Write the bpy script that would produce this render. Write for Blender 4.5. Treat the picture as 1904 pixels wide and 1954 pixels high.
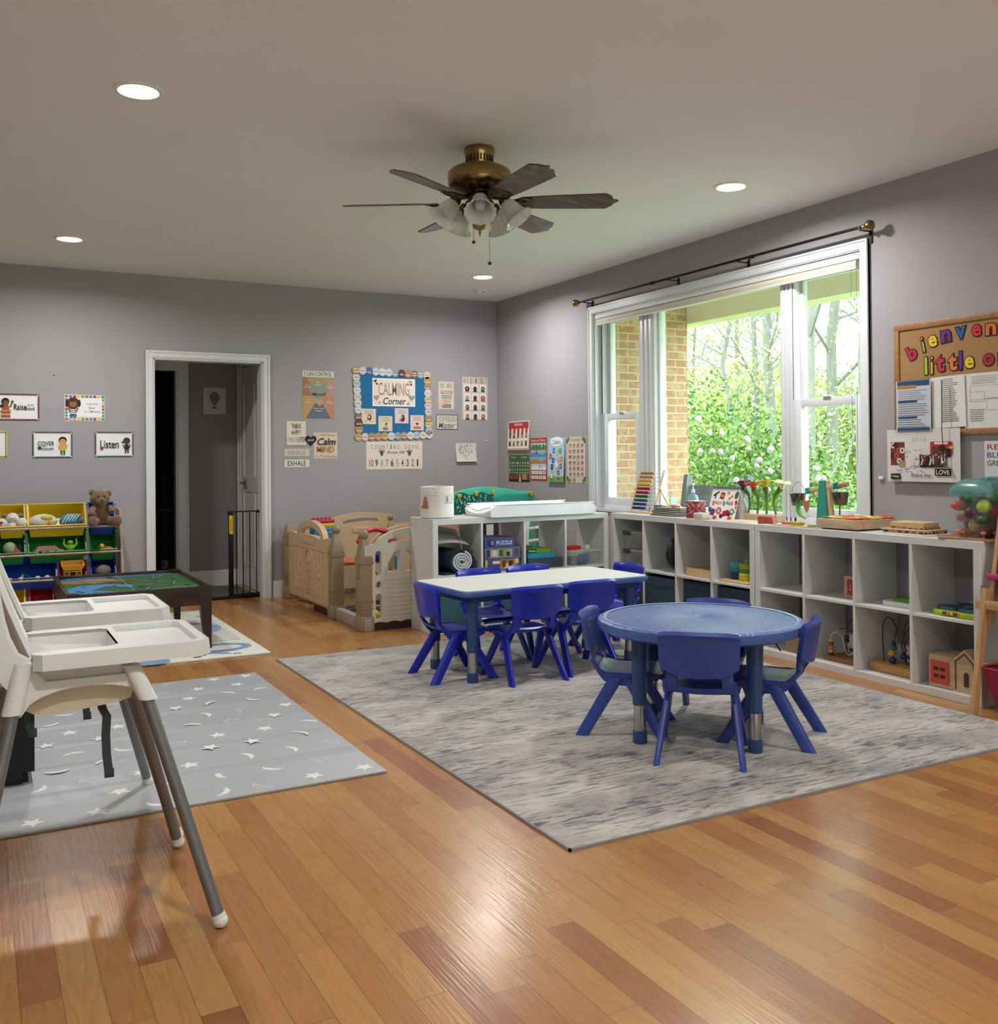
import bpy, bmesh, math, random
from mathutils import Vector, Matrix, noise
from mathutils.geometry import tessellate_polygon
PI = math.pi
random.seed(7)
for o in list(bpy.data.objects):
    bpy.data.objects.remove(o)
SC = bpy.context.scene
COL = SC.collection

# ------------------------------------------------------------------ camera
CAMH = 1.17
YAW, PITCH, ROLL = 0.496687, 0.00754710, -0.00823408
FPX, CYPX = 1848.98, 860.16
cd = bpy.data.cameras.new('camera')
cam = bpy.data.objects.new('camera', cd)
COL.objects.link(cam)
fw = Vector((math.sin(YAW)*math.cos(PITCH), math.cos(YAW)*math.cos(PITCH), math.sin(PITCH)))
rt = Vector((math.cos(YAW), -math.sin(YAW), 0)); up = rt.cross(fw)
rt2 = rt*math.cos(ROLL) + up*math.sin(ROLL); up2 = -rt*math.sin(ROLL) + up*math.cos(ROLL)
cam.matrix_world = Matrix(((rt2.x, up2.x, -fw.x, 0), (rt2.y, up2.y, -fw.y, 0), (rt2.z, up2.z, -fw.z, CAMH), (0, 0, 0, 1)))
cd.sensor_fit = 'VERTICAL'; cd.sensor_height = 24.0
cd.lens = 24.0*FPX/1954.0
cd.shift_y = -(977.0-CYPX)/1954.0
cd.clip_start = 0.05; cd.clip_end = 300
SC.camera = cam

# ------------------------------------------------------------------ light, world, exposure
SC.view_settings.view_transform = 'Standard'
SC.view_settings.look = 'None'
SC.view_settings.gamma = 1
SC.view_settings.use_curve_mapping = False
SC.view_settings.exposure = 0.25
SKY_STRENGTH = 7.0
CAN_POWER = 21.0
wd = bpy.data.worlds.new('world'); SC.world = wd; wd.use_nodes = True
bg = wd.node_tree.nodes['Background']
bg.inputs[0].default_value = (0.86, 0.95, 1.0, 1); bg.inputs[1].default_value = SKY_STRENGTH
CANS = [(0.59, 4.12), (0.57, 7.08), (3.70, 4.10), (3.70, 7.08), (0.59, 1.15), (3.70, 1.15)]
CEIL = 2.668; YB = 8.18; XW = 4.418
for i, (x, y) in enumerate(CANS):
    ld = bpy.data.lights.new('downlight_lamp', 'AREA'); ld.shape = 'DISK'; ld.size = 0.13
    ld.energy = CAN_POWER; ld.color = (1.0, 0.97, 0.94); ld.spread = math.radians(165)
    lo = bpy.data.objects.new('downlight_lamp', ld); COL.objects.link(lo); lo.location = (x, y, CEIL-0.012)

# ------------------------------------------------------------------ materials
def lin(c):
    return tuple((v/12.92 if v <= 0.04045 else ((v+0.055)/1.055)**2.4) for v in c)
def hx(s):
    return lin(tuple(int(s[i:i+2], 16)/255 for i in (0, 2, 4)))
MATS = {}
def mat(name, col, rough=0.5, metal=0.0, var=0.06, scale=8.0, bump=0.0, bscale=60.0, spec=0.5, coat=0.0, trans=0.0, emit=0.0, alpha=1.0, sheen=0.0, stretch=None):
    """procedural principled material: base colour slightly broken up by noise, optional fine bump"""
    if name in MATS: return MATS[name]
    m = bpy.data.materials.new(name); m.use_nodes = True
    nt = m.node_tree; N = nt.nodes; L = nt.links; b = N['Principled BSDF']
    c = hx(col) if isinstance(col, str) else col
    b.inputs['Roughness'].default_value = rough; b.inputs['Metallic'].default_value = metal
    b.inputs['Specular IOR Level'].default_value = spec
    if coat: b.inputs['Coat Weight'].default_value = coat; b.inputs['Coat Roughness'].default_value = 0.15
    if sheen: b.inputs['Sheen Weight'].default_value = sheen
    if trans: b.inputs['Transmission Weight'].default_value = trans
    if alpha < 1: b.inputs['Alpha'].default_value = alpha
    if emit:
        b.inputs['Emission Color'].default_value = (*c, 1); b.inputs['Emission Strength'].default_value = emit
    b.inputs['Base Color'].default_value = (*c, 1)
    tc = None
    if var or bump:
        tc = N.new('ShaderNodeTexCoord'); mp = N.new('ShaderNodeMapping')
        if stretch: mp.inputs['Scale'].default_value = stretch
        L.new(tc.outputs['Object'], mp.inputs['Vector'])
    if var:
        n = N.new('ShaderNodeTexNoise'); n.inputs['Scale'].default_value = scale; n.inputs['Detail'].default_value = 3
        r = N.new('ShaderNodeMapRange'); r.inputs['To Min'].default_value = 1-var*1.6; r.inputs['To Max'].default_value = 1+var*1.2
        mx = N.new('ShaderNodeVectorMath'); mx.operation = 'SCALE'; mx.inputs[0].default_value = c
        L.new(mp.outputs[0], n.inputs['Vector']); L.new(n.outputs['Fac'], r.inputs['Value'])
        L.new(r.outputs[0], mx.inputs['Scale']); L.new(mx.outputs[0], b.inputs['Base Color'])
    if bump:
        n2 = N.new('ShaderNodeTexNoise'); n2.inputs['Scale'].default_value = bscale; n2.inputs['Detail'].default_value = 2
        bp = N.new('ShaderNodeBump'); bp.inputs['Strength'].default_value = bump; bp.inputs['Distance'].default_value = 0.01
        L.new(mp.outputs[0], n2.inputs['Vector']); L.new(n2.outputs['Fac'], bp.inputs['Height']); L.new(bp.outputs[0], b.inputs['Normal'])
    MATS[name] = m
    return m
def flat(col):                                   # printed ink / paper of one colour
    return mat('ink_'+col, col, 0.75, var=0.03, scale=20, spec=0.2)
def math_node(nt, op, a, b=None, c=None):
    n = nt.nodes.new('ShaderNodeMath'); n.operation = op
    for i, v in enumerate((a, b, c)):
        if v is None: continue
        if isinstance(v, (int, float)): n.inputs[i].default_value = v
        else: nt.links.new(v, n.inputs[i])
    return n.outputs[0]

def floor_material(dark=False):
    m = bpy.data.materials.new('oak_floor'); m.use_nodes = True
    nt = m.node_tree; N = nt.nodes; L = nt.links; b = N['Principled BSDF']
    tc = N.new('ShaderNodeTexCoord'); sp = N.new('ShaderNodeSeparateXYZ'); L.new(tc.outputs['Object'], sp.inputs[0])
    X, Y = sp.outputs[0], sp.outputs[1]
    W = 0.083
    xr = math_node(nt, 'DIVIDE', X, W); row = math_node(nt, 'FLOOR', xr); fx = math_node(nt, 'FRACT', xr)
    wn = N.new('ShaderNodeTexWhiteNoise'); wn.noise_dimensions = '1D'; L.new(row, wn.inputs['W'])
    rnd = wn.outputs['Value']
    ln = math_node(nt, 'MULTIPLY_ADD', rnd, 0.35, 0.62)
    yy = math_node(nt, 'ADD', math_node(nt, 'DIVIDE', Y, ln), math_node(nt, 'MULTIPLY', rnd, 37.3))
    idx = math_node(nt, 'FLOOR', yy); fy = math_node(nt, 'FRACT', yy)
    cb = N.new('ShaderNodeCombineXYZ'); L.new(row, cb.inputs[0]); L.new(idx, cb.inputs[1])
    w2 = N.new('ShaderNodeTexWhiteNoise'); w2.noise_dimensions = '2D'; L.new(cb.outputs[0], w2.inputs['Vector'])
    ramp = N.new('ShaderNodeValToRGB'); e = ramp.color_ramp
    e.elements[0].position = 0; e.elements[0].color = (*hx('93592f'), 1)
    e.elements[1].position = 1; e.elements[1].color = (*hx('b88a4f'), 1)
    for p, c in ((0.1, 'a06838'), (0.4, 'ad773f'), (0.75, 'b48146')):
        q = e.elements.new(p); q.color = (*hx(c), 1)
    L.new(w2.outputs['Value'], ramp.inputs[0])
    # grain: rings stretched along the board, shifted per board
    off = N.new('ShaderNodeVectorMath'); off.operation = 'SCALE'; L.new(w2.outputs['Color'], off.inputs[0]); off.inputs['Scale'].default_value = 30
    ad = N.new('ShaderNodeVectorMath'); L.new(tc.outputs['Object'], ad.inputs[0]); L.new(off.outputs[0], ad.inputs[1])
    mp = N.new('ShaderNodeMapping'); mp.inputs['Scale'].default_value = (9, 0.9, 1); L.new(ad.outputs[0], mp.inputs[0])
    n1 = N.new('ShaderNodeTexNoise'); n1.inputs['Scale'].default_value = 1.4; n1.inputs['Detail'].default_value = 3; L.new(mp.outputs[0], n1.inputs['Vector'])
    rg = math_node(nt, 'FRACT', math_node(nt, 'MULTIPLY', n1.outputs['Fac'], 9.0))
    rg = math_node(nt, 'POWER', rg, 3.0)
    mp2 = N.new('ShaderNodeMapping'); mp2.inputs['Scale'].default_value = (140, 5, 1); L.new(ad.outputs[0], mp2.inputs[0])
    n2 = N.new('ShaderNodeTexNoise'); n2.inputs['Scale'].default_value = 1.0; n2.inputs['Detail'].default_value = 4; L.new(mp2.outputs[0], n2.inputs['Vector'])
    g = math_node(nt, 'ADD', math_node(nt, 'MULTIPLY', rg, 0.16), math_node(nt, 'MULTIPLY', n2.outputs['Fac'], 0.22))
    shade = math_node(nt, 'SUBTRACT', 1.12, g)
    ex = math_node(nt, 'MINIMUM', fx, math_node(nt, 'SUBTRACT', 1.0, fx))
    ey = math_node(nt, 'MULTIPLY', math_node(nt, 'MINIMUM', fy, math_node(nt, 'SUBTRACT', 1.0, fy)), 9.0)
    ed = math_node(nt, 'MINIMUM', ex, ey)
    gap = math_node(nt, 'MULTIPLY', math_node(nt, 'LESS_THAN', ed, 0.012), 0.5)
    shade = math_node(nt, 'MULTIPLY', shade, math_node(nt, 'SUBTRACT', 1.0, gap))
    sc = N.new('ShaderNodeVectorMath'); sc.operation = 'SCALE'; L.new(ramp.outputs[0], sc.inputs[0]); L.new(shade, sc.inputs['Scale'])
    L.new(sc.outputs[0], b.inputs['Base Color'])
    b.inputs['Roughness'].default_value = 0.27
    b.inputs['Coat Weight'].default_value = 0.4; b.inputs['Coat Roughness'].default_value = 0.19
    rr = math_node(nt, 'MULTIPLY_ADD', n2.outputs['Fac'], 0.14, 0.22); L.new(rr, b.inputs['Roughness'])
    bp = N.new('ShaderNodeBump'); bp.inputs['Strength'].default_value = 0.12; bp.inputs['Distance'].default_value = 0.004
    n3 = N.new('ShaderNodeTexNoise'); n3.inputs['Scale'].default_value = 7; L.new(tc.outputs['Object'], n3.inputs['Vector'])
    hh = math_node(nt, 'SUBTRACT', math_node(nt, 'ADD', n2.outputs['Fac'], n3.outputs['Fac']), gap)
    L.new(hh, bp.inputs['Height']); L.new(bp.outputs[0], b.inputs['Normal']); L.new(bp.outputs[0], b.inputs['Coat Normal'])
    return m

def wood(name, c1, c2, axis=0, rough=0.5, sc=1.0, coat=0.0):
    if name in MATS: return MATS[name]
    m = bpy.data.materials.new(name); m.use_nodes = True
    nt = m.node_tree; N = nt.nodes; L = nt.links; b = N['Principled BSDF']
    tc = N.new('ShaderNodeTexCoord'); mp = N.new('ShaderNodeMapping')
    s = [22*sc]*3; s[axis] = 2.2*sc; mp.inputs['Scale'].default_value = s; L.new(tc.outputs['Object'], mp.inputs[0])
    n = N.new('ShaderNodeTexNoise'); n.inputs['Scale'].default_value = 1.5; n.inputs['Detail'].default_value = 4; n.inputs['Distortion'].default_value = 1.2
    L.new(mp.outputs[0], n.inputs['Vector'])
    r = N.new('ShaderNodeValToRGB'); r.color_ramp.elements[0].color = (*hx(c1), 1); r.color_ramp.elements[1].color = (*hx(c2), 1)
    r.color_ramp.elements[0].position = 0.35; r.color_ramp.elements[1].position = 0.65
    L.new(n.outputs['Fac'], r.inputs[0]); L.new(r.outputs[0], b.inputs['Base Color'])
    b.inputs['Roughness'].default_value = rough
    if coat: b.inputs['Coat Weight'].default_value = coat
    MATS[name] = m
    return m

def clear(name, tint=(1, 1, 1), gloss=0.08, milk=0.0, milkcol=(.9, .95, .95)):
    """thin clear pane or plastic wall: mostly see-through with a glossy film and optional milkiness"""
    if name in MATS: return MATS[name]
    m = bpy.data.materials.new(name); m.use_nodes = True
    nt = m.node_tree; N = nt.nodes; L = nt.links
    N.remove(N['Principled BSDF']); out = N['Material Output']
    t = N.new('ShaderNodeBsdfTransparent'); t.inputs[0].default_value = (*tint, 1)
    g = N.new('ShaderNodeBsdfGlossy'); g.inputs['Roughness'].default_value = 0.03
    lw = N.new('ShaderNodeLayerWeight'); lw.inputs[0].default_value = 0.5      # facing: 0 head-on, 1 grazing, the same from either side
    f2 = math_node(nt, 'MULTIPLY_ADD', math_node(nt, 'POWER', lw.outputs['Facing'], 4.0), 0.6, gloss*0.5)
    mx = N.new('ShaderNodeMixShader'); L.new(f2, mx.inputs[0]); L.new(t.outputs[0], mx.inputs[1]); L.new(g.outputs[0], mx.inputs[2])
    last = mx
    if milk:
        d = N.new('ShaderNodeBsdfPrincipled'); d.inputs['Base Color'].default_value = (*milkcol, 1); d.inputs['Roughness'].default_value = 0.25
        m2 = N.new('ShaderNodeMixShader'); m2.inputs[0].default_value = milk
        L.new(mx.outputs[0], m2.inputs[1]); L.new(d.outputs[0], m2.inputs[2]); last = m2
    L.new(last.outputs[0], out.inputs[0])
    MATS[name] = m
    return m

# ------------------------------------------------------------------ mesh builder
_bev = {}
class MB:
    def __init__(s):
        s.v = []; s.f = []; s.mi = []; s.sm = []; s.mats = []; s.M = Matrix()
    def at(s, *a, rz=0, rx=0, ry=0, sc=1):
        s.M = Matrix.Translation(Vector(a) if a else Vector()) @ Matrix.Rotation(rz, 4, 'Z') @ Matrix.Rotation(ry, 4, 'Y') @ Matrix.Rotation(rx, 4, 'X') @ Matrix.Scale(sc, 4)
        return s
    def add(s, vs, fs, m, smooth=False):
        if m not in s.mats: s.mats.append(m)
        k = s.mats.index(m); n = len(s.v)
        s.v += [tuple(s.M @ Vector(v)) for v in vs]
        for f in fs:
            s.f.append([i+n for i in f]); s.mi.append(k); s.sm.append(smooth)
        return s
    def box(s, x0, x1, y0, y1, z0, z1, m, bev=0.0, seg=2):
        if x1 < x0: x0, x1 = x1, x0
        if y1 < y0: y0, y1 = y1, y0
        if z1 < z0: z0, z1 = z1, z0
        if bev > 0:
            b = min(bev, 0.49*min(x1-x0, y1-y0, z1-z0))
            bm = bmesh.new()
            r = bmesh.ops.create_cube(bm, size=1)
            for v in bm.verts:
                v.co = Vector(((x0+x1)/2+v.co.x*(x1-x0), (y0+y1)/2+v.co.y*(y1-y0), (z0+z1)/2+v.co.z*(z1-z0)))
            bmesh.ops.bevel(bm, geom=list(bm.edges), offset=b, segments=seg, profile=0.5, affect='EDGES')
            bm.verts.index_update()
            s.add([v.co[:] for v in bm.verts], [[v.index for v in f.verts] for f in bm.faces], m, True)
            bm.free(); return s
        vs = [(x, y, z) for x in (x0, x1) for y in (y0, y1) for z in (z0, z1)]
        return s.add(vs, [(0, 1, 3, 2), (4, 6, 7, 5), (0, 4, 5, 1), (2, 3, 7, 6), (0, 2, 6, 4), (1, 5, 7, 3)], m)
    def tube(s, pts, r, m, seg=8, closed=False, caps=True, smooth=True, flat=1.0):
        P = [Vector(p) for p in pts]; n = len(P)
        rs = r if isinstance(r, (list, tuple)) else [r]*n
        vs = []; fs = []; prev = None
        for i, p in enumerate(P):
            if closed: t = (P[(i+1) % n]-P[i-1])
            else: t = P[min(i+1, n-1)]-P[max(i-1, 0)]
            if t.length < 1e-9: t = Vector((0, 0, 1))
            t.normalize()
            if prev is None:
                a = Vector((0, 0, 1)) if abs(t.z) < 0.9 else Vector((1, 0, 0))
                u = t.cross(a).normalized()
            else:
                u = (prev - t*prev.dot(t))
                u = u.normalized() if u.length > 1e-6 else t.orthogonal().normalized()
            prev = u; w = t.cross(u)
            for k in range(seg):
                a = 2*PI*k/seg
                vs.append(tuple(p+u*math.cos(a)*rs[i]+w*math.sin(a)*rs[i]*flat))
        m2 = n if closed else n-1
        for i in range(m2):
            for k in range(seg):
                a = i*seg+k; b2 = i*seg+(k+1) % seg; c = ((i+1) % n)*seg+(k+1) % seg; d = ((i+1) % n)*seg+k
                fs.append((a, b2, c, d))
        s.add(vs, fs, m, smooth)
        if caps and not closed:
            s.add(vs[:seg], [list(range(seg))[::-1]], m); s.add(vs[-seg:], [list(range(seg))], m)
        return s
    def cyl(s, p0, p1, r, m, seg=16, r1=None):
        return s.tube([p0, p1], [r, r if r1 is None else r1], m, seg)
    def limb(s, p0, p1, a0, a1, m, seg=12, steps=4, bow=(0, 0), pw=0.75):
        """tapered leg with horizontal super-ellipse rings, so its foot is cut flat"""
        vs = []; fs = []
        for i in range(steps+1):
            t = i/steps
            c = Vector(p0).lerp(Vector(p1), t) + Vector((bow[0], bow[1], 0))*math.sin(PI*t)
            rx = a0[0]+(a1[0]-a0[0])*t; ry = a0[1]+(a1[1]-a0[1])*t
            for k in range(seg):
                a = 2*PI*k/seg; ca, sa = math.cos(a), math.sin(a)
                vs.append((c.x+rx*math.copysign(abs(ca)**pw, ca), c.y+ry*math.copysign(abs(sa)**pw, sa), c.z))
        for i in range(steps):
            for k in range(seg):
                fs.append((i*seg+k, i*seg+(k+1) % seg, (i+1)*seg+(k+1) % seg, (i+1)*seg+k))
        s.add(vs, fs, m, True)
        s.add(vs[:seg], [list(range(seg))], m); s.add(vs[-seg:], [list(range(seg))], m)
        return s
    def lathe(s, prof, m, seg=32, smooth=True, flute=0.0, nfl=12):
        vs = []; fs = []
        for i, (r, z) in enumerate(prof):
            for k in range(seg):
                a = 2*PI*k/seg
                rr = r*(1+flute*math.cos(nfl*a)*min(1, i/max(1, len(prof)-1)*1.5))
                vs.append((rr*math.cos(a), rr*math.sin(a), z))
        for i in range(len(prof)-1):
            for k in range(seg):
                fs.append((i*seg+k, i*seg+(k+1) % seg, (i+1)*seg+(k+1) % seg, (i+1)*seg+k))
        return s.add(vs, fs, m, smooth)
    def ball(s, c, r, m, seg=12, rings=8):
        if not isinstance(r, (tuple, list)): r = (r, r, r)
        vs = []; fs = []
        for i in range(rings+1):
            th = PI*i/rings
            for k in range(seg):
                a = 2*PI*k/seg
                vs.append((c[0]+r[0]*math.sin(th)*math.cos(a), c[1]+r[1]*math.sin(th)*math.sin(a), c[2]+r[2]*math.cos(th)))
        for i in range(rings):
            for k in range(seg):
                fs.append((i*seg+k, (i+1)*seg+k, (i+1)*seg+(k+1) % seg, i*seg+(k+1) % seg))
        return s.add(vs, fs, m, True)
    def prism(s, loops, d0, d1, m, side=None, axis='z'):
        """loops: outline and holes as 2D lists; extruded from d0 to d1 along axis (z: (u,v,d); y: (u,d,v); x: (d,u,v))"""
        def mk(p, d):
            return (p[0], p[1], d) if axis == 'z' else ((p[0], d, p[1]) if axis == 'y' else (d, p[0], p[1]))
        flatp = [p for l in loops for p in l]
        tris = tessellate_polygon([[Vector((p[0], p[1], 0)) for p in l] for l in loops])
        n = len(flatp)
        vs = [mk(p, d0) for p in flatp]+[mk(p, d1) for p in flatp]
        s.add(vs, [tuple(t) for t in tris]+[tuple(i+n for i in t)[::-1] for t in tris], m)
        fs = []; k = 0
        for l in loops:
            c = len(l)
            for i in range(c):
                fs.append((k+i, k+(i+1) % c, n+k+(i+1) % c, n+k+i))
            k += c
        return s.add(vs, fs, side or m)
    def sheet(s, fn, nu, nv, th, m, hole=None, smooth=True):
        """solid shell from a parametric surface fn(u,v), u,v in 0..1; hole(u,v) cells are left out"""
        G = [[Vector(fn(i/nu, j/nv)) for j in range(nv+1)] for i in range(nu+1)]
        vs = []
        for sgn in (1, -1):
            for i in range(nu+1):
                for j in range(nv+1):
                    a = G[min(i+1, nu)][j]-G[max(i-1, 0)][j]; b = G[i][min(j+1, nv)]-G[i][max(j-1, 0)]
                    nn = a.cross(b); nn = nn.normalized() if nn.length > 1e-12 else Vector((0, 0, 1))
                    vs.append(tuple(G[i][j]+nn*sgn*th/2))
        T = (nu+1)*(nv+1); fs = []
        ok = [[not (hole and hole((i+.5)/nu, (j+.5)/nv)) for j in range(nv)] for i in range(nu)]
        idx = lambda i, j: i*(nv+1)+j
        for i in range(nu):
            for j in range(nv):
                if not ok[i][j]: continue
                q = (idx(i, j), idx(i+1, j), idx(i+1, j+1), idx(i, j+1))
                fs.append(q); fs.append(tuple(k+T for k in q)[::-1])
                for (di, dj, a, b) in ((-1, 0, idx(i, j), idx(i, j+1)), (1, 0, idx(i+1, j+1), idx(i+1, j)), (0, -1, idx(i+1, j), idx(i, j)), (0, 1, idx(i, j+1), idx(i+1, j+1))):
                    ii, jj = i+di, j+dj
                    if not (0 <= ii < nu and 0 <= jj < nv and ok[ii][jj]):
                        fs.append((a, b, b+T, a+T))
        return s.add(vs, fs, m, smooth)
    def build(s, name, parent=None, loc=None, rot=None):
        me = bpy.data.meshes.new(name)
        me.from_pydata(s.v, [], s.f); me.update()
        for m in s.mats: me.materials.append(m)
        me.polygons.foreach_set('material_index', s.mi); me.polygons.foreach_set('use_smooth', s.sm)
        me.update()
        if any(s.sm):
            try: me.set_sharp_from_angle(angle=math.radians(38))
            except Exception: pass
        o = bpy.data.objects.new(name, me); COL.objects.link(o)
        if parent: o.parent = parent
        if loc is not None: o.location = loc
        if rot is not None: o.rotation_euler = rot
        return o

def tag(o, label=None, cat=None, group=None, kind=None):
    if label: o['label'] = label
    if cat: o['category'] = cat
    if group: o['group'] = group
    if kind: o['kind'] = kind
    return o
def thing(name, label, cat, loc=(0, 0, 0), rz=0, group=None):
    o = bpy.data.objects.new(name, None); COL.objects.link(o)
    o.location = loc; o.rotation_euler = (0, 0, rz); o.empty_display_size = 0.1
    return tag(o, label, cat, group)
def struct(name, mb, parent=None):
    o = mb.build(name, parent)
    if not parent: o['kind'] = 'structure'
    return o
KIDS = {}
def copy_tree(o, label=None, loc=None, rz=None, parent=None):
    c = o.copy(); COL.objects.link(c)
    c.parent = parent
    if label: c['label'] = label
    if loc is not None: c.location = loc
    if rz is not None: c.rotation_euler = (0, 0, rz)
    for ch in list(o.children): copy_tree(ch, parent=c)
    return c

_tx = {}
def glyphs(txt, bold=0.0):
    k = (txt, bold)
    if k in _tx: return _tx[k]
    cu = bpy.data.curves.new('t', 'FONT'); cu.body = txt; cu.size = 1; cu.resolution_u = 3; cu.offset = bold
    ob = bpy.data.objects.new('t', cu); COL.objects.link(ob)
    dg = bpy.context.evaluated_depsgraph_get(); ev = ob.evaluated_get(dg); me = ev.to_mesh()
    vs = [tuple(v.co) for v in me.vertices]; fs = [tuple(p.vertices) for p in me.polygons]
    ev.to_mesh_clear(); bpy.data.objects.remove(ob); bpy.data.curves.remove(cu)
    _tx[k] = (vs, fs)
    return _tx[k]

BACK = Matrix(((1, 0, 0), (0, 0, -1), (0, 1, 0)))
RIGHT = Matrix(((0, 0, -1), (-1, 0, 0), (0, 1, 0)))
class Poster(MB):
    """flat print: x right, y up, z toward the viewer, origin at its centre"""
    def __init__(s, w=0, h=0, paper='f2efe9', th=0.002):
        super().__init__(); s.w = w; s.h = h; s.th = th; s.n = 0
        if w: s.box(-w/2, w/2, -h/2, h/2, 0.0005, th, flat(paper))
    def z(s):
        s.n += 1
        return s.th + 0.00007*s.n
    def rect(s, x, y, w, h, c, rot=0):
        z = s.z(); ca, sa = math.cos(rot), math.sin(rot)
        P = [(-w/2, -h/2), (w/2, -h/2), (w/2, h/2), (-w/2, h/2)]
        return s.add([(x+a*ca-b*sa, y+a*sa+b*ca, z) for a, b in P], [(0, 1, 2, 3)], flat(c))
    def poly(s, pts, c):
        z = s.z(); t = tessellate_polygon([[Vector((p[0], p[1], 0)) for p in pts]])
        return s.add([(p[0], p[1], z) for p in pts], [tuple(q) for q in t], flat(c))
    def circ(s, x, y, rx, c, ry=None, n=16, rot=0):
        ry = ry or rx; ca, sa = math.cos(rot), math.sin(rot); z = s.z()
        P = [(rx*math.cos(2*PI*k/n), ry*math.sin(2*PI*k/n)) for k in range(n)]
        return s.add([(x+a*ca-b*sa, y+a*sa+b*ca, z) for a, b in P], [list(range(n))], flat(c))
    def heart(s, x, y, r, c, rot=0):
        P = []
        for k in range(24):
            t = 2*PI*k/24
            a = r*0.0625*16*math.sin(t)**3; b = r*0.0625*(13*math.cos(t)-5*math.cos(2*t)-2*math.cos(3*t)-math.cos(4*t))
            P.append((x+a*math.cos(rot)-b*math.sin(rot), y+a*math.sin(rot)+b*math.cos(rot)))
        return s.poly(P, c)
    def frame(s, x, y, w, h, t, c):
        s.rect(x, y+h/2-t/2, w, t, c); s.rect(x, y-h/2+t/2, w, t, c); s.rect(x-w/2+t/2, y, t, h-2*t, c); s.rect(x+w/2-t/2, y, t, h-2*t, c)
    def text(s, txt, x, y, h, c, w=None, bold=0.0, skew=0.0, rot=0):
        """centred at x,y; h = cap height; w = forced total width"""
        vs, fs = glyphs(txt, max(bold, 0.010))
        if not vs: return s
        x0 = min(v[0] for v in vs); x1 = max(v[0] for v in vs); y0 = min(v[1] for v in vs); y1 = max(v[1] for v in vs)
        sy = h/max(0.3, (y1-y0)); sx = (w/(x1-x0)) if w else sy
        z = s.z(); ca, sa = math.cos(rot), math.sin(rot); out = []
        for v in vs:
            b = (v[1]-(y0+y1)/2)*sy; a = (v[0]-(x0+x1)/2)*sx + skew*b
            out.append((x+a*ca-b*sa, y+a*sa+b*ca, z))
        return s.add(out, fs, flat(c))
    def hang(s, name, label, cat, wall, u, z, group=None, off=0.0, tilt=0.0, lean=0.0, parent=None):
        o = s.build(name, parent)
        R = (BACK if wall == 'back' else RIGHT).to_4x4() @ Matrix.Rotation(tilt, 4, 'Z') @ Matrix.Rotation(lean, 4, 'X')
        p = Vector((u, YB-off, z)) if wall == 'back' else Vector((XW-off, u, z))
        o.matrix_world = Matrix.Translation(p) @ R
        if label: tag(o, label, cat, group)
        return o
def child(s): return 'e2b08a' if s == 0 else ('7a4f38' if s == 1 else 'b07a55')
def kid(p, x, y, s, skin, hair, shirt, legs, long=False, arm=True):
    """simple printed child figure of height s, feet at y"""
    p.rect(x-s*.07, y+s*.12, s*.09, s*.24, legs); p.rect(x+s*.07, y+s*.12, s*.09, s*.24, legs)
    p.poly([(x-s*.13, y+s*.22), (x+s*.13, y+s*.22), (x+s*.11, y+s*.55), (x-s*.11, y+s*.55)], shirt)
    if arm: p.rect(x-s*.17, y+s*.43, s*.07, s*.24, skin, 0.35); p.rect(x+s*.17, y+s*.43, s*.07, s*.24, skin, -0.35)
    if long: p.circ(x, y+s*.72, s*.24, hair, s*.26)
    else: p.circ(x, y+s*.80, s*.205, hair, s*.19)
    p.circ(x, y+s*.72, s*.16, skin); 
# ------------------------------------------------------------------ room shell
M_wall = mat('wall_paint', 'a4a1a6', 0.62, var=0.02, scale=3, bump=0.03, bscale=180, spec=0.3)
M_ceil = mat('ceiling_paint', 'eceae8', 0.8, var=0.02, scale=2, bump=0.04, bscale=150, spec=0.2)
M_trim = mat('white_trim_paint', 'dfe0e0', 0.35, var=0.015, scale=6)
M_vinyl = mat('white_vinyl', 'dde1e6', 0.32, var=0)
M_floor = floor_material()
X0, Y0 = -2.6, -3.0
struct('floor', MB().box(X0, XW+0.2, Y0, YB+0.0, -0.12, 0, M_floor))
struct('ceiling', MB().box(X0-0.2, XW+0.2, Y0-0.2, YB+0.14, CEIL, CEIL+0.15, M_ceil))
DX0, DX1, DZ = 1.272, 2.156, 2.0
struct('wall_back', MB().prism([[(X0, 0), (DX0, 0), (DX0, DZ), (DX1, DZ), (DX1, 0), (XW+0.2, 0), (XW+0.2, CEIL), (X0, CEIL)]], YB, YB+0.13, M_wall, axis='y'))
WY0, WY1, WZ0, WZ1 = 3.832, 6.52, 0.74, 2.328
struct('wall_right', MB().prism([[(Y0, 0), (YB, 0), (YB, CEIL), (Y0, CEIL)], [(WY0, WZ0), (WY0, WZ1), (WY1, WZ1), (WY1, WZ0)]], XW, XW+0.2, M_wall, axis='x'))
struct('wall_left', MB().box(X0-0.12, X0, Y0, YB, 0, CEIL, M_wall))
struct('wall_front', MB().prism([[(X0-0.12, 0), (XW+0.2, 0), (XW+0.2, CEIL), (X0-0.12, CEIL)], [(-1.4, 0.05), (3.6, 0.05), (3.6, 2.25), (-1.4, 2.25)]], Y0-0.12, Y0, M_wall, axis='y'))  # opening cut for the added daylight doors
def baseboard(b, x0, x1, y0, y1, out):
    """out: unit direction (dx,dy) into the room; x0..x1 / y0..y1 the wall line"""
    dx, dy = out
    for d, z0, z1 in ((0.014, 0, 0.105), (0.010, 0.105, 0.125), (0.006, 0.125, 0.14)):
        if dy: b.box(x0, x1, y0, y0+dy*d, z0, z1, M_trim)
        else: b.box(x0, x0+dx*d, y0, y1, z0, z1, M_trim)
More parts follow.
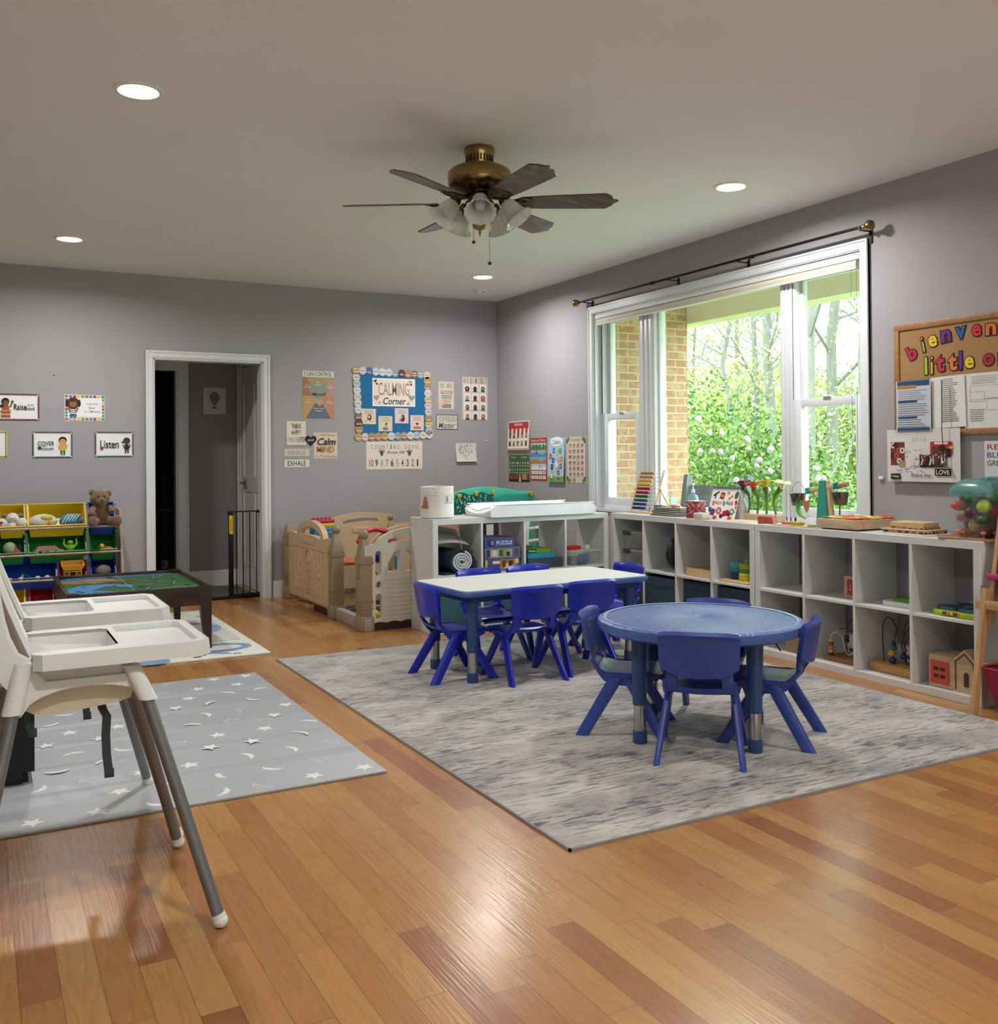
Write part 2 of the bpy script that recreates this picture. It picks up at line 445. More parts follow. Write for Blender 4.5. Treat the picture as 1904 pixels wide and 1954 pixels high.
b = MB(); baseboard(b, X0, 1.214, YB, YB, (0, -1)); baseboard(b, 2.233, XW, YB, YB, (0, -1)); struct('baseboard_back', b)
b = MB(); baseboard(b, XW, XW, Y0, YB-0.015, (-1, 0)); struct('baseboard_right', b)
def casing(b, x0, x1, zt, y, w=0.06, side=-1):
    """door casing with stepped profile on plane y; opening x0..x1, height zt"""
    for o0, o1, d in ((0.0, w, 0.012), (0.008, w-0.006, 0.018), (0.022, w-0.02, 0.014), (w-0.016, w, 0.024)):
        b.box(x0-o1, x0-o0, y, y+side*d, 0, zt+o1, M_trim); b.box(x1+o0, x1+o1, y, y+side*d, 0, zt+o1, M_trim)
        b.box(x0-o0, x1+o0, y, y+side*d, zt+o0, zt+o1, M_trim)
b = MB(); casing(b, DX0, DX1, DZ, YB)
b.box(DX0-0.001, DX0+0.012, YB-0.004, YB+0.134, 0, DZ, M_trim); b.box(DX1-0.012, DX1+0.001, YB-0.004, YB+0.134, 0, DZ, M_trim); b.box(DX0, DX1, YB-0.004, YB+0.134, DZ-0.012, DZ+0.001, M_trim)
struct('trim_1', b)
# hallway behind the doorway
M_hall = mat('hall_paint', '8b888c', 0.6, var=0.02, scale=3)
HY, HX = 9.28, 2.236
struct('floor_hall', MB().box(-0.4, 3.2, YB, 11.2, -0.12, 0, M_floor))
struct('ceiling_hall', MB().box(-0.6, 3.2, YB+0.13, 11.3, 2.35, 2.5, M_ceil))
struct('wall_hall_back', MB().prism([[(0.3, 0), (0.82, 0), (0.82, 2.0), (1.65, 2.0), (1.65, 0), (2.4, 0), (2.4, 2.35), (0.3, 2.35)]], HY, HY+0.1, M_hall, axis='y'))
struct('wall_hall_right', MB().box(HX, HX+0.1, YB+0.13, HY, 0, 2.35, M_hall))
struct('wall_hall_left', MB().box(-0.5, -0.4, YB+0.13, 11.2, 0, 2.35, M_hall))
M_dark = mat('unlit_room_shade', '2e2c30', 0.7, var=0.02)  # darkness of the unlit room put into the wall colour
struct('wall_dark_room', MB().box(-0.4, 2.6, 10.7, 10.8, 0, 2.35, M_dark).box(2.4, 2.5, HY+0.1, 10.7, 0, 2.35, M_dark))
b = MB(); casing(b, 0.82, 1.65, 2.0, HY, w=0.1); b.box(1.638, 1.652, HY-0.003, HY+0.104, 0, 2.0, M_trim); struct('trim_2', b)
b = MB(); baseboard(b, 1.75, HX, HY, HY, (0, -1)); struct('baseboard_hall', b)
d = MB()
d.box(HX-0.012, HX, 8.38, 9.19, 0.005, 2.03, M_trim)                       # door leaf face with raised stiles
for y0, y1, z0, z1 in ((8.38, 8.48, .005, 2.03), (9.09, 9.19, .005, 2.03), (8.7, 8.79, .22, .88), (8.7, 8.79, 1.02, 1.86), (8.48, 9.09, .005, .22), (8.48, 9.09, .88, 1.02), (8.48, 9.09, 1.86, 2.03)):
    d.box(HX-0.022, HX-0.01, y0, y1, z0, z1, M_trim)
dr = d.build('door_1'); dr['kind'] = 'structure'
b = MB()
for o0, o1, q in ((0.0, 0.07, 0.03), (0.05, 0.07, 0.04)): b.box(HX-q, HX, 9.195+o0, 9.195+o1, 0, 2.04+o1, M_trim); b.box(HX-q, HX, 8.33, 9.195+o1, 2.04+o0, 2.04+o1, M_trim)
struct('trim_3', b)
M_brassy = mat('satin_brass', '9c8350', 0.3, 1.0, var=0.05)
h = MB(); h.cyl((HX-0.022, 9.03, 0.96), (HX-0.03, 9.03, 0.96), 0.03, M_brassy); h.cyl((HX-0.03, 9.03, 0.96), (HX-0.065, 9.03, 0.96), 0.01, M_brassy)
h.tube([(HX-0.062, 9.03, 0.96), (HX-0.066, 8.97, 0.962), (HX-0.064, 8.91, 0.957)], 0.009, M_brassy)
h.build('door_handle', dr)

# ------------------------------------------------------------------ window_1: three lights in the right wall
win = bpy.data.objects.new('window_1', None); COL.objects.link(win); win['kind'] = 'structure'
b = MB()
for o0, o1, q in ((0.0, 0.058, 0.014), (0.006, 0.05, 0.019), (0.046, 0.058, 0.024)):
    b.box(XW-q, XW, WY0-o1, WY0-o0, WZ0-0.02, WZ1+o1, M_vinyl); b.box(XW-q, XW, WY1+o0, WY1+o1, WZ0-0.02, WZ1+o1, M_vinyl)
    b.box(XW-q, XW, WY0-o0, WY1+o0, WZ1+o0, WZ1+o1, M_vinyl)
b.build('casing', win)
b = MB()
b.box(XW, XW+0.2, WY0-0.001, WY0+0.014, WZ0, WZ1, M_vinyl); b.box(XW, XW+0.2, WY1-0.014, WY1+0.001, WZ0, WZ1, M_vinyl)
b.box(XW, XW+0.2, WY0, WY1, WZ1-0.014, WZ1+0.001, M_vinyl); b.box(XW-0.01, XW+0.22, WY0, WY1, WZ0, WZ0+0.02, M_vinyl)
b.build('jamb', win)
def rect_frame(b, y0, y1, z0, z1, w, x0, x1, m, wb=None, wt=None):
    wb = wb or w; wt = wt or w
    b.box(x0, x1, y0, y0+w, z0, z1, m, 0.003); b.box(x0, x1, y1-w, y1, z0, z1, m, 0.003)
    b.box(x0, x1, y0+w, y1-w, z0, z0+wb, m, 0.003); b.box(x0, x1, y0+w, y1-w, z1-wt, z1, m, 0.003)
f = MB(); M_slot = mat('dark_track', '3b3f45', 0.6)
for y0, y1 in ((5.80, 5.99), (4.39, 4.515)):
    f.box(XW+0.05, XW+0.16, y0, y1, WZ0+0.02, WZ1-0.014, M_vinyl, 0.004)
    w = (y1-y0)
    for t in (0.22, 0.5, 0.78): f.box(XW+0.042, XW+0.052, y0+w*t-w*0.09, y0+w*t+w*0.09, WZ0+0.02, WZ1-0.014, M_vinyl, 0.003)
rect_frame(f, WY0+0.014, WY1-0.014, WZ0+0.02, WZ1-0.014, 0.03, XW+0.05, XW+0.17, M_vinyl)
rect_frame(f, 4.515, 5.80, WZ0+0.02, 2.30, 0.018, XW+0.085, XW+0.13, M_vinyl, wb=0.05, wt=0.045)
f.box(XW+0.046, XW+0.05, 6.478, 6.486, 1.517, 2.24, M_slot); f.box(XW+0.046, XW+0.0505, 4.405, 4.413, 1.517, 2.26, M_slot)
f.build('window_frame', win)
M_glass = clear('window_glass', (0.93, 0.98, 0.96), 0.07)
def pane(y0, y1, z0, z1, x, par):
    p = MB(); p.box(x, x+0.004, y0, y1, z0, z1, M_glass); return p.build('pane', par)
pane(4.53, 5.785, 0.80, 2.262, XW+0.11, win)
for (a, c) in ((5.99, 6.476), (3.876, 4.39+0.02)):
    u = MB(); rect_frame(u, a, c, 1.475, 2.285, 0.04, XW+0.10, XW+0.135, M_vinyl, wb=0.03, wt=0.035); us = u.build('upper_sash', win); pane(a+0.038, c-0.038, 1.50, 2.255, XW+0.115, us)
    l = MB(); rect_frame(l, a, c, WZ0+0.04, 1.518, 0.058, XW+0.055, XW+0.095, M_vinyl, wb=0.07, wt=0.05)
    l.box(XW+0.04, XW+0.075, (a+c)/2-0.03, (a+c)/2+0.03, 1.518, 1.53, M_vinyl, 0.004)
    ls = l.build('lower_sash', win); pane(a+0.056, c-0.056, 0.83, 1.47, XW+0.073, ls)

# ------------------------------------------------------------------ porch and ground outside
def brick_material():
    m = bpy.data.materials.new('brick'); m.use_nodes = True
    nt = m.node_tree; N = nt.nodes; L = nt.links; b = N['Principled BSDF']
    tc = N.new('ShaderNodeTexCoord'); mp = N.new('ShaderNodeMapping'); mp.inputs['Rotation'].default_value = (PI/2, 0, 0)
    L.new(tc.outputs['Object'], mp.inputs[0])
    t = N.new('ShaderNodeTexBrick'); t.inputs['Scale'].default_value = 1
    t.inputs['Brick Width'].default_value = 0.205; t.inputs['Row Height'].default_value = 0.0675
    t.inputs['Mortar Size'].default_value = 0.006; t.inputs['Mortar Smooth'].default_value = 0.2
    t.inputs['Color1'].default_value = (*hx('b98c70'), 1); t.inputs['Color2'].default_value = (*hx('ad7a5e'), 1); t.inputs['Mortar'].default_value = (*hx('c9bfa2'), 1)
    L.new(mp.outputs[0], t.inputs['Vector'])
    n = N.new('ShaderNodeTexNoise'); n.inputs['Scale'].default_value = 14; n.inputs['Detail'].default_value = 5; L.new(mp.outputs[0], n.inputs['Vector'])
    mx = N.new('ShaderNodeMix'); mx.data_type = 'RGBA'; mx.blend_type = 'MIX'; mx.inputs['B'].default_value = (*hx('c4a986'), 1)
    f = math_node(nt, 'MULTIPLY', math_node(nt, 'GREATER_THAN', n.outputs['Fac'], 0.52), 0.55)
    L.new(f, mx.inputs['Factor']); L.new(t.outputs['Color'], mx.inputs['A']); L.new(mx.outputs['Result'], b.inputs['Base Color'])
    b.inputs['Roughness'].default_value = 0.9
    bp = N.new('ShaderNodeBump'); bp.inputs['Distance'].default_value = 0.01; bp.inputs['Strength'].default_value = 0.6; bp.invert = True
    L.new(t.outputs['Fac'], bp.inputs['Height']); L.new(bp.outputs[0], b.inputs['Normal'])
    return m
M_brick = brick_material(); M_beige = mat('beige_paint', 'e8dec4', 0.6, var=0.05, scale=5)
struct('wall_porch', MB().box(XW+0.2, 5.565, 6.75, 6.95, -0.3, 2.5, M_brick))
M_conc = mat('concrete', 'c9c4ba', 0.85, var=0.1, scale=9)
struct('floor_porch', MB().box(XW+0.2, 5.9, 0.5, 6.75, -0.3, -0.1, M_conc))
struct('ceiling_porch', MB().box(XW+0.2, 5.85, 0.5, 6.95, 2.50, 2.6, M_beige))
b = MB(); b.box(5.56, 5.77, 0.5, 7.05, 2.344, 2.50, M_beige); b.ball((5.555, 5.48, 2.42), 0.014, M_slot)
struct('trim_4', b)
grass_m = bpy.data.materials.new('lawn'); grass_m.use_nodes = True
nt = grass_m.node_tree; N = nt.nodes; n = N.new('ShaderNodeTexNoise'); n.inputs['Scale'].default_value = 1.3; n.inputs['Detail'].default_value = 6
tcn = N.new('ShaderNodeTexCoord'); nt.links.new(tcn.outputs['Object'], n.inputs['Vector'])
r = N.new('ShaderNodeValToRGB'); r.color_ramp.elements[0].color = (*hx('57782e'), 1); r.color_ramp.elements[1].color = (*hx('86a04e'), 1)
nt.links.new(n.outputs['Fac'], r.inputs[0]); nt.links.new(r.outputs[0], N['Principled BSDF'].inputs['Base Color']); N['Principled BSDF'].inputs['Roughness'].default_value = 0.9
g = MB()
gx = [5.9+1.6*i for i in range(40)]; gy = [-25+2.5*i for i in range(40)]
vs = [(x, y, -0.32+0.05*math.sin(x*.6)+0.06*math.sin(y*.43)+0.035*max(0, x-12)) for x in gx for y in gy]
fs = [(i*40+j, (i+1)*40+j, (i+1)*40+j+1, i*40+j+1) for i in range(39) for j in range(39)]
g.add(vs, fs, grass_m, True); g.box(4.6, 5.95, -25, 0.5, -0.5, -0.31, grass_m); g.box(4.6, 5.95, 6.95, 60, -0.5, -0.31, grass_m)
struct('ground_lawn', g)

# unseen sliding doors added in the front wall to let in more daylight
w2 = bpy.data.objects.new('window_added', None); COL.objects.link(w2); w2['kind'] = 'structure'
b = MB()
for x in (-1.4, 0.25, 1.92, 3.54): b.box(x, x+0.06, Y0-0.09, Y0-0.03, 0.05, 2.25, M_vinyl, 0.003)
for z in (0.05, 2.19): b.box(-1.4, 3.6, Y0-0.09, Y0-0.03, z, z+0.06, M_vinyl, 0.003)
b.build('window_frame', w2); MB().box(-1.36, 3.56, Y0-0.062, Y0-0.058, 0.1, 2.2, M_glass).build('pane', w2)
struct('wall_added_blocker', MB().box(-16, 12, -12.3, -12.0, -0.4, 4.6, mat('blocker_brown', '5c5246', 0.9, var=0.2, scale=2)))  # unseen wall added to keep low sky light off the shelf cubes
struct('ground_added_bounce', MB().box(-30, 4.55, -30, Y0-0.13, -0.4, -0.1, mat('bounce_pale', 'dcd9d2', 0.85, var=0.08, scale=2)).box(-30, X0-0.13, Y0-0.13, 30, -0.4, -0.1, mat('bounce_pale', 'c9c6be')))  # unseen pale ground added to bounce daylight up to the ceiling

# ------------------------------------------------------------------ ceiling: downlights, smoke detector, fan
M_white = mat('white_plastic', 'e6e6e2', 0.4, var=0.015)
M_glow = mat('lamp_glow', 'fff3e0', 0.5, var=0, emit=14)
names = ['round recessed ceiling light nearest the camera on the left', 'recessed ceiling light above the toy bins in the left background', 'recessed ceiling light in front of the window side of the room', 'recessed ceiling light by the far corner beside the smoke detector',
         'recessed ceiling light overhead on the left, behind the camera', 'recessed ceiling light overhead on the right, behind the camera']
for i, (x, y) in enumerate(CANS):
    t = thing('recessed_light', names[i], 'ceiling light', (x, y, CEIL), 0, 'recessed lights in the white ceiling')
    MB().lathe([(0.074, -0.003), (0.08, -0.008), (0.096, -0.006), (0.099, 0.0)], M_white, 40).build('trim_ring', t)
    MB().lathe([(0.0005, -0.003), (0.075, -0.003)], M_glow, 40).build('diffuser', t)
t = thing('smoke_detector', 'round white smoke detector on the ceiling near the far corner', 'smoke detector', (3.968, 7.639, CEIL))
MB().lathe([(0.001, -0.035), (0.045, -0.035), (0.055, -0.028), (0.066, -0.01), (0.066, 0)], M_white, 32).build('housing', t)
MB().box(-0.008, 0.008, -0.06, -0.045, -0.032, -0.026, mat('dark_grey', '4a4a4a')).build('indicator', t)

M_brass = mat('antique_brass', '9b8254', 0.28, 1.0, var=0.12, scale=12)
M_brassd = mat('dark_antique_brass', '5d452f', 0.35, 1.0, var=0.3, scale=25)
M_blade = wood('fan_blade_wood', '43332a', '705a4c', 0, 0.3, 1.0, coat=0.4)
M_frost = clear('frosted_glass', (0.85, 0.88, 0.85), 0.08, milk=0.88, milkcol=hx('dde2da'))
fan = thing('ceiling_fan', 'antique brass ceiling fan with six wooden blades and five frosted glass shades', 'ceiling fan', (2.155, 4.15, CEIL))
b = MB().lathe([(0.0, 0), (0.072, 0), (0.074, -0.006), (0.073, -0.035), (0.066, -0.045), (0.066, -0.06), (0.056, -0.075), (0.056, -0.088), (0.0, -0.088)], M_brass, 40)
b.build('canopy', fan)
b = MB()
for k in range(26):
    a = 2*PI*k/26; b.box(-0.0035, 0.0035, -0.003, 0.003, -0.014, 0.014, M_brassd)
    n_ = 8
    for q in range(-n_, 0):
        v = Vector(b.v[q]); v = Vector((v.x, v.y, v.z)); co = Matrix.Rotation(a, 3, 'Z') @ Vector((0.065+v.y, v.x, v.z-0.056)); b.v[q] = tuple(co)
b.build('vent_band', fan)
MB().lathe([(0.05, -0.082), (0.085, -0.087), (0.12, -0.096), (0.142, -0.108), (0.152, -0.120)], M_brass, 56).lathe([(0.152, -0.120), (0.154, -0.124), (0.154, -0.172), (0.152, -0.176), (0.149, -0.182)], M_brass, 56).build('motor_housing', fan)
MB().lathe([(0.149, -0.181), (0.142, -0.192), (0.11, -0.204), (0.085, -0.209)], M_brassd, 40).lathe([(0.085, -0.209), (0.06, -0.212), (0.055, -0.235), (0.0, -0.235)], M_brassd, 40).build('flywheel', fan)
MB().lathe([(0.0, -0.23), (0.042, -0.23), (0.05, -0.245), (0.048, -0.285), (0.03, -0.305), (0.022, -0.32), (0.022, -0.345), (0.036, -0.355), (0.04, -0.365), (0.032, -0.385), (0.012, -0.397), (0.004, -0.402), (0.007, -0.409), (0.004, -0.416), (0.0045, -0.424), (0.0, -0.428)], M_brass, 32).build('light_kit', fan)
ZB = -0.268
for k, deg in enumerate((29, 89, 149, 209, 269, 329)):
    R = Matrix.Rotation(math.radians(deg), 4, 'Z') @ Matrix.Translation((0, 0, ZB))
    Rp = R @ Matrix.Rotation(math.radians(-13), 4, 'X')
    b = MB(); b.M = R
    b.tube([(0.05, 0, 0.052), (0.085, 0, 0.03), (0.12, 0, 0.0), (0.15, 0, -0.004)], [0.014, 0.013, 0.011, 0.01], M_brassd, 8, flat=0.5)
    b.M = Rp
    for sgn in (1, -1):
        b.tube([(0.13, 0, -0.004), (0.165, sgn*0.035, -0.006), (0.20, sgn*0.05, -0.005), (0.235, sgn*0.043, -0.005), (0.225, sgn*0.02, -0.005), (0.20, sgn*0.018, -0.005)], 0.006, M_brassd, 6)
    b.prism([[(0.17, -0.02), (0.25, -0.052), (0.262, -0.02), (0.258, 0), (0.262, 0.02), (0.25, 0.052), (0.17, 0.02)]], -0.006, -0.002, M_brassd)
    arm = b.build('blade_arm', fan)
    b = MB(); b.M = Rp
    b.prism([[(0.20, -0.050), (0.30, -0.060), (0.605, -0.072), (0.635, -0.045), (0.648, -0.018), (0.668, 0), (0.648, 0.018), (0.635, 0.045), (0.605, 0.072), (0.30, 0.060), (0.20, 0.050)]], -0.002, 0.005, M_blade)
    b.build('blade', fan)
for deg in (243, 315, 27, 99, 171):
    R = Matrix.Rotation(math.radians(deg), 4, 'Z') @ Matrix.Translation((0, 0, -0.272))
    b = MB(); b.M = R
    b.tube([(0.045, 0, 0.012), (0.07, 0, 0.035), (0.105, 0, 0.038), (0.125, 0, 0.015)], 0.006, M_brassd, 8)
    b.tube([(0.045, 0, -0.03), (0.06, 0, -0.06), (0.085, 0, -0.06), (0.088, 0, -0.035), (0.07, 0, -0.03), (0.072, 0, -0.045)], 0.0035, M_brassd, 6)
    T = R @ Matrix.Translation((0.12, 0, 0.012)) @ Matrix.Rotation(math.radians(-38), 4, 'Y') @ Matrix.Scale(1.1, 4)
    b.M = T; b.lathe([(0.0, 0.012), (0.02, 0.01), (0.026, -0.002), (0.026, -0.015), (0.018, -0.018)], M_brassd, 20)
    b.build('lamp_arm', fan)
    s_ = MB(); s_.M = T
    s_.lathe([(0.022, -0.010), (0.033, -0.025), (0.04, -0.05), (0.043, -0.075), (0.05, -0.095), (0.066, -0.112), (0.069, -0.113), (0.066, -0.108)], M_frost, 48, flute=0.045, nfl=14)
    sh = s_.build('glass_shade', fan)
    q = MB(); q.M = T; q.lathe([(0.0, -0.015), (0.013, -0.018), (0.014, -0.035), (0.024, -0.055), (0.026, -0.068), (0.018, -0.082), (0.0, -0.088)], mat('bulb_glass', 'b9b7c2', 0.2), 16); q.build('bulb', sh)
for (x, y, z) in ((-0.045, -0.02, -0.455), (0.052, 0.0, -0.545)):
    b = MB(); b.tube([(x*0.8, y, -0.29), (x, y, -0.31), (x, y, z)], 0.0013, M_brassd, 5); b.ball((x, y, z-0.007), (0.010, 0.010, 0.008), mat('dark_knob', '3a2a20'), 10, 6); b.build('pull_chain', fan)

# ------------------------------------------------------------------ curtain rod, blind
M_black = mat('black_metal', '22201f', 0.4, 0.6, var=0.05)
cr = thing('curtain_rod', 'long bare dark curtain rod with brass ball ends above the window', 'curtain rod', (4.33, 5.2, 2.43))
MB().cyl((0, -1.46, 0.004), (0, 1.42, 0), 0.009, M_black, 12).cyl((0, -0.60, 0), (0, -0.56, 0), 0.013, M_black).cyl((0, 0.42, 0), (0, 0.46, 0), 0.013, M_black).build('rod', cr)
for y in (-1.5, 1.45):
    s_ = 1 if y > 0 else -1
    b = MB().at(0, y-0.04*s_, 0.002, rx=-s_*PI/2)
    b.lathe([(0.0, 0.0), (0.014, 0.0), (0.012, 0.015), (0.02, 0.02), (0.028, 0.035), (0.03, 0.048), (0.024, 0.06), (0.0, 0.066)], M_brassy, 20).build('finial', cr)
for y in (-1.44, -0.47, 0.24, 1.33):
    MB().box(-0.006, 0.085, y-0.006, y+0.006, -0.014, -0.008, M_black).box(0.078, 0.086, y-0.009, y+0.009, -0.075, 0.01, M_black).box(-0.012, -0.006, y-0.006, y+0.006, -0.014, 0.006, M_black).build('bracket', cr)
M_cream = mat('cream_fabric', 'd9d5c3', 0.7, var=0.03, bump=0.05)
bl = thing('roller_blind', 'rolled up cream roller blind at the top of the window', 'blind', (XW, 0, 0))
MB().box(0.0, 0.035, 3.848, 6.504, 2.285, 2.313, M_white, 0.003).build('headrail', bl)
MB().cyl((0.02, 3.87, 2.262), (0.02, 6.49, 2.262), 0.023, M_cream, 16).box(0.0, 0.004, 3.87, 6.49, 2.245, 2.28, M_cream).build('rolled_shade', bl)
MB().box(-0.004, 0.014, 3.87, 6.49, 2.232, 2.243, M_white, 0.003).build('bottom_rail', bl)
MB().tube([(0.0, 3.905, 2.25), (-0.004, 3.904, 1.7), (-0.004, 3.906, 1.15), (-0.004, 3.89, 1.07), (-0.004, 3.87, 1.15), (-0.004, 3.868, 1.7), (0.0, 3.866, 2.25)], 0.0012, mat('cord_grey', '6f7374'), 5).build('cord_loop', bl)
# ------------------------------------------------------------------ rugs and mats
def rug_material():
    m = bpy.data.materials.new('abstract_rug'); m.use_nodes = True
    nt = m.node_tree; N = nt.nodes; L = nt.links; b = N['Principled BSDF']
    tc = N.new('ShaderNodeTexCoord')
    def nz(sx, sy, s, d, dist=0.0):
        mp = N.new('ShaderNodeMapping'); mp.inputs['Scale'].default_value = (sx, sy, 1); L.new(tc.outputs['Object'], mp.inputs[0])
        n = N.new('ShaderNodeTexNoise'); n.inputs['Scale'].default_value = s; n.inputs['Detail'].default_value = d; n.inputs['Distortion'].default_value = dist
        L.new(mp.outputs[0], n.inputs['Vector']); return n.outputs['Fac']
    a = nz(1.0, 2.0, 2.2, 6, 0.6); c = nz(10.0, 62, 1.0, 4); d = nz(26, 210, 1.0, 2)
    def ramp01(v_, lo, hi):
        q = N.new('ShaderNodeMapRange'); q.interpolation_type = 'SMOOTHSTEP'; q.inputs['From Min'].default_value = lo; q.inputs['From Max'].default_value = hi; L.new(v_, q.inputs['Value']); return q.outputs[0]
    a2 = nz(3.5, 9, 1.0, 3)
    base = math_node(nt, 'ADD', math_node(nt, 'MULTIPLY', a, 0.6), math_node(nt, 'MULTIPLY', a2, 0.4))
    dash = math_node(nt, 'MULTIPLY', ramp01(c, 0.49, 0.60), ramp01(a2, 0.34, 0.54))
    dash2 = ramp01(d, 0.50, 0.66)
    v = math_node(nt, 'SUBTRACT', base, math_node(nt, 'ADD', math_node(nt, 'MULTIPLY', dash, 0.19), math_node(nt, 'MULTIPLY', dash2, 0.09)))
    r = N.new('ShaderNodeValToRGB'); e = r.color_ramp; e.elements[0].position = 0.20; e.elements[0].color = (*hx('4c4c52'), 1); e.elements[1].position = 0.58; e.elements[1].color = (*hx('c2beb8'), 1)
    for p, cc in ((0.30, '74737a'), (0.40, '9c9896'), (0.48, 'b0aca7')):
        q = e.elements.new(p); q.color = (*hx(cc), 1)
    L.new(v, r.inputs[0]); L.new(r.outputs[0], b.inputs['Base Color'])
    b.inputs['Roughness'].default_value = 0.95; b.inputs['Sheen Weight'].default_value = 0.2
    bp = N.new('ShaderNodeBump'); bp.inputs['Strength'].default_value = 0.4; bp.inputs['Distance'].default_value = 0.004; L.new(v, bp.inputs['Height']); L.new(bp.outputs[0], b.inputs['Normal'])
    return m
b = MB().box(1.555, 3.905, 2.445, 5.60, 0.0, 0.009, rug_material(), 0.004)
b.box(1.548, 1.556, 2.438, 5.607, 0, 0.008, mat('rug_binding', '8f8c8c', 0.9)).box(3.904, 3.912, 2.438, 5.607, 0, 0.008, mat('rug_binding', '8f8c8c')).box(1.548, 3.912, 2.438, 2.446, 0, 0.008, mat('rug_binding', '8f8c8c'))
tag(b.build('area_rug'), 'large distressed grey and cream area rug under the two blue tables', 'rug')
def shape_star(cx, cy, r, rot, outline=False):
    P = []
    for k in range(10):
        a = rot+PI*k/5; q = r if k % 2 == 0 else r*0.45
        P.append((cx+q*math.cos(a), cy+q*math.sin(a)))
    return P
def shape_moon(cx, cy, r, rot):
    P = []
    for k in range(9):
        a = -1.25+2.5*k/8; P.append((r*math.cos(a), r*math.sin(a)))
    for k in range(8, -1, -1):
        a = -1.25+2.5*k/8; P.append((r*0.42*math.cos(a)+r*0.09, r*0.97*math.sin(a)))
    ca, sa = math.cos(rot), math.sin(rot)
    return [(cx+x*ca-y*sa, cy+x*sa+y*ca) for x, y in P]
M_matgrey = mat('grey_foam', 'a9acb1', 0.42, var=0.04, scale=3, bump=0.10, bscale=260, spec=0.4)
M_matw = mat('white_print', 'e4e6e6', 0.45, var=0.02)
b = MB(); x0, x1, y0, y1 = -0.85, 1.35, 3.385, 5.31
b.box(x0, x1, y0, y1, 0.0, 0.010, M_matgrey, 0.004)
# soft folds across the mat every 0.33 m
for k in range(1, 6):
    yy = y0+k*(y1-y0)/6
    b.sheet(lambda u, v, yy=yy: (x0+0.01+u*(x1-x0-0.02), yy+(v-.5)*0.09, 0.0095+0.004*math.cos((v-.5)*PI)), 12, 8, 0.0006, M_matgrey)
rr = random.Random(5); k = 0
for i in range(12):
    for j in range(11):
        cx = x0+0.10+i*0.185+(0.09 if j % 2 else 0)+rr.uniform(-.015, .015); cy = y0+0.08+j*0.178
        if cx > x1-0.05 or cy > y1-.05: continue
        yy = (cy-y0)/((y1-y0)/6); near = abs(yy-round(yy)) < 0.15 and 0 < round(yy) < 6
        z = 0.0155 if near else 0.0104
        t = (i*2+j*3) % 5
        if t in (0, 2): P = shape_star(cx, cy, 0.042, rr.uniform(0, 2))
        elif t in (1, 4): P = shape_moon(cx, cy, 0.045, rr.uniform(0, 6))
        else: P = None
        if P:
            tr = tessellate_polygon([[Vector((p[0], p[1], 0)) for p in P]])
            b.add([(p[0], p[1], z) for p in P], [tuple(q) for q in tr], M_matw)
        else:
            P = shape_star(cx, cy, 0.04, rr.uniform(0, 2)) if j % 2 else shape_moon(cx, cy, 0.042, rr.uniform(0, 6))
            Q = [(cx+(p[0]-cx)*0.8, cy+(p[1]-cy)*0.8) for p in P] if j % 2 else None
            b.tube([(p[0], p[1], z) for p in P], 0.0016, M_matw, 4, closed=True, flat=0.3)
tag(b.build('foam_play_mat'), 'grey foam play mat printed with white stars and moons', 'play mat')
# road play mat under the train table
b = MB(); M_pm = mat('ivory_mat', 'dcdcd4', 0.5, var=0.04, bump=0.08, bscale=200)
x0, x1, y0, y1 = -0.75, 1.575, 5.82, 7.72
b.box(x0, x1, y0, y1, 0, 0.009, M_pm, 0.003)
def ring(b, cx, cy, rx, ry, w, z, m, a0=0, a1=2*PI, n=28):
    vs = []; fs = []
    for k in range(n+1):
        a = a0+(a1-a0)*k/n
        for q in (-w/2, w/2): vs.append((cx+(rx+q)*math.cos(a), cy+(ry+q)*math.sin(a), z))
    for k in range(n): fs.append((2*k, 2*k+1, 2*k+3, 2*k+2))
    b.add(vs, fs, m)
road = mat('print_road_blue', '7f9fc4', 0.5, var=0.05); pg = mat('print_grey', '8d9298', 0.5); po = mat('print_rust', 'a8503a', 0.5); pgd = mat('print_brown', '5a4033', 0.5)
for q, (cx, cy, rx, ry) in enumerate(((1.15, 5.9, 0.18, 0.09), (1.33, 6.12, 0.17, 0.11), (0.55, 6.1, 0.3, 0.14), (0.9, 5.86, 0.07, 0.035), (1.32, 6.9, 0.16, 0.22), (0.8, 7.3, 0.3, 0.16))):
    ring(b, cx, cy, rx, ry, 0.06, 0.0096+q*0.0002, road, 0 if q != 0 else 0, 2*PI if q != 0 else PI)
for i in range(26):
    cx, cy = rr.uniform(0.7, 1.53), rr.uniform(5.86, 7.6); z = 0.0112
    b.add([(cx-.025, cy-.008, z), (cx+.02, cy-.012, z), (cx+.03, cy+.01, z), (cx-.015, cy+.014, z)], [(0, 1, 2, 3)], (po, pgd, pg)[i % 3])
for i in range(14):
    cy = 6.35+i*0.07; b.box(1.05, 1.52, cy, cy+0.012, 0.0092, 0.0102, pg)
tag(b.build('road_play_mat'), 'white play mat printed with blue roads and animals beneath the train table', 'play mat')

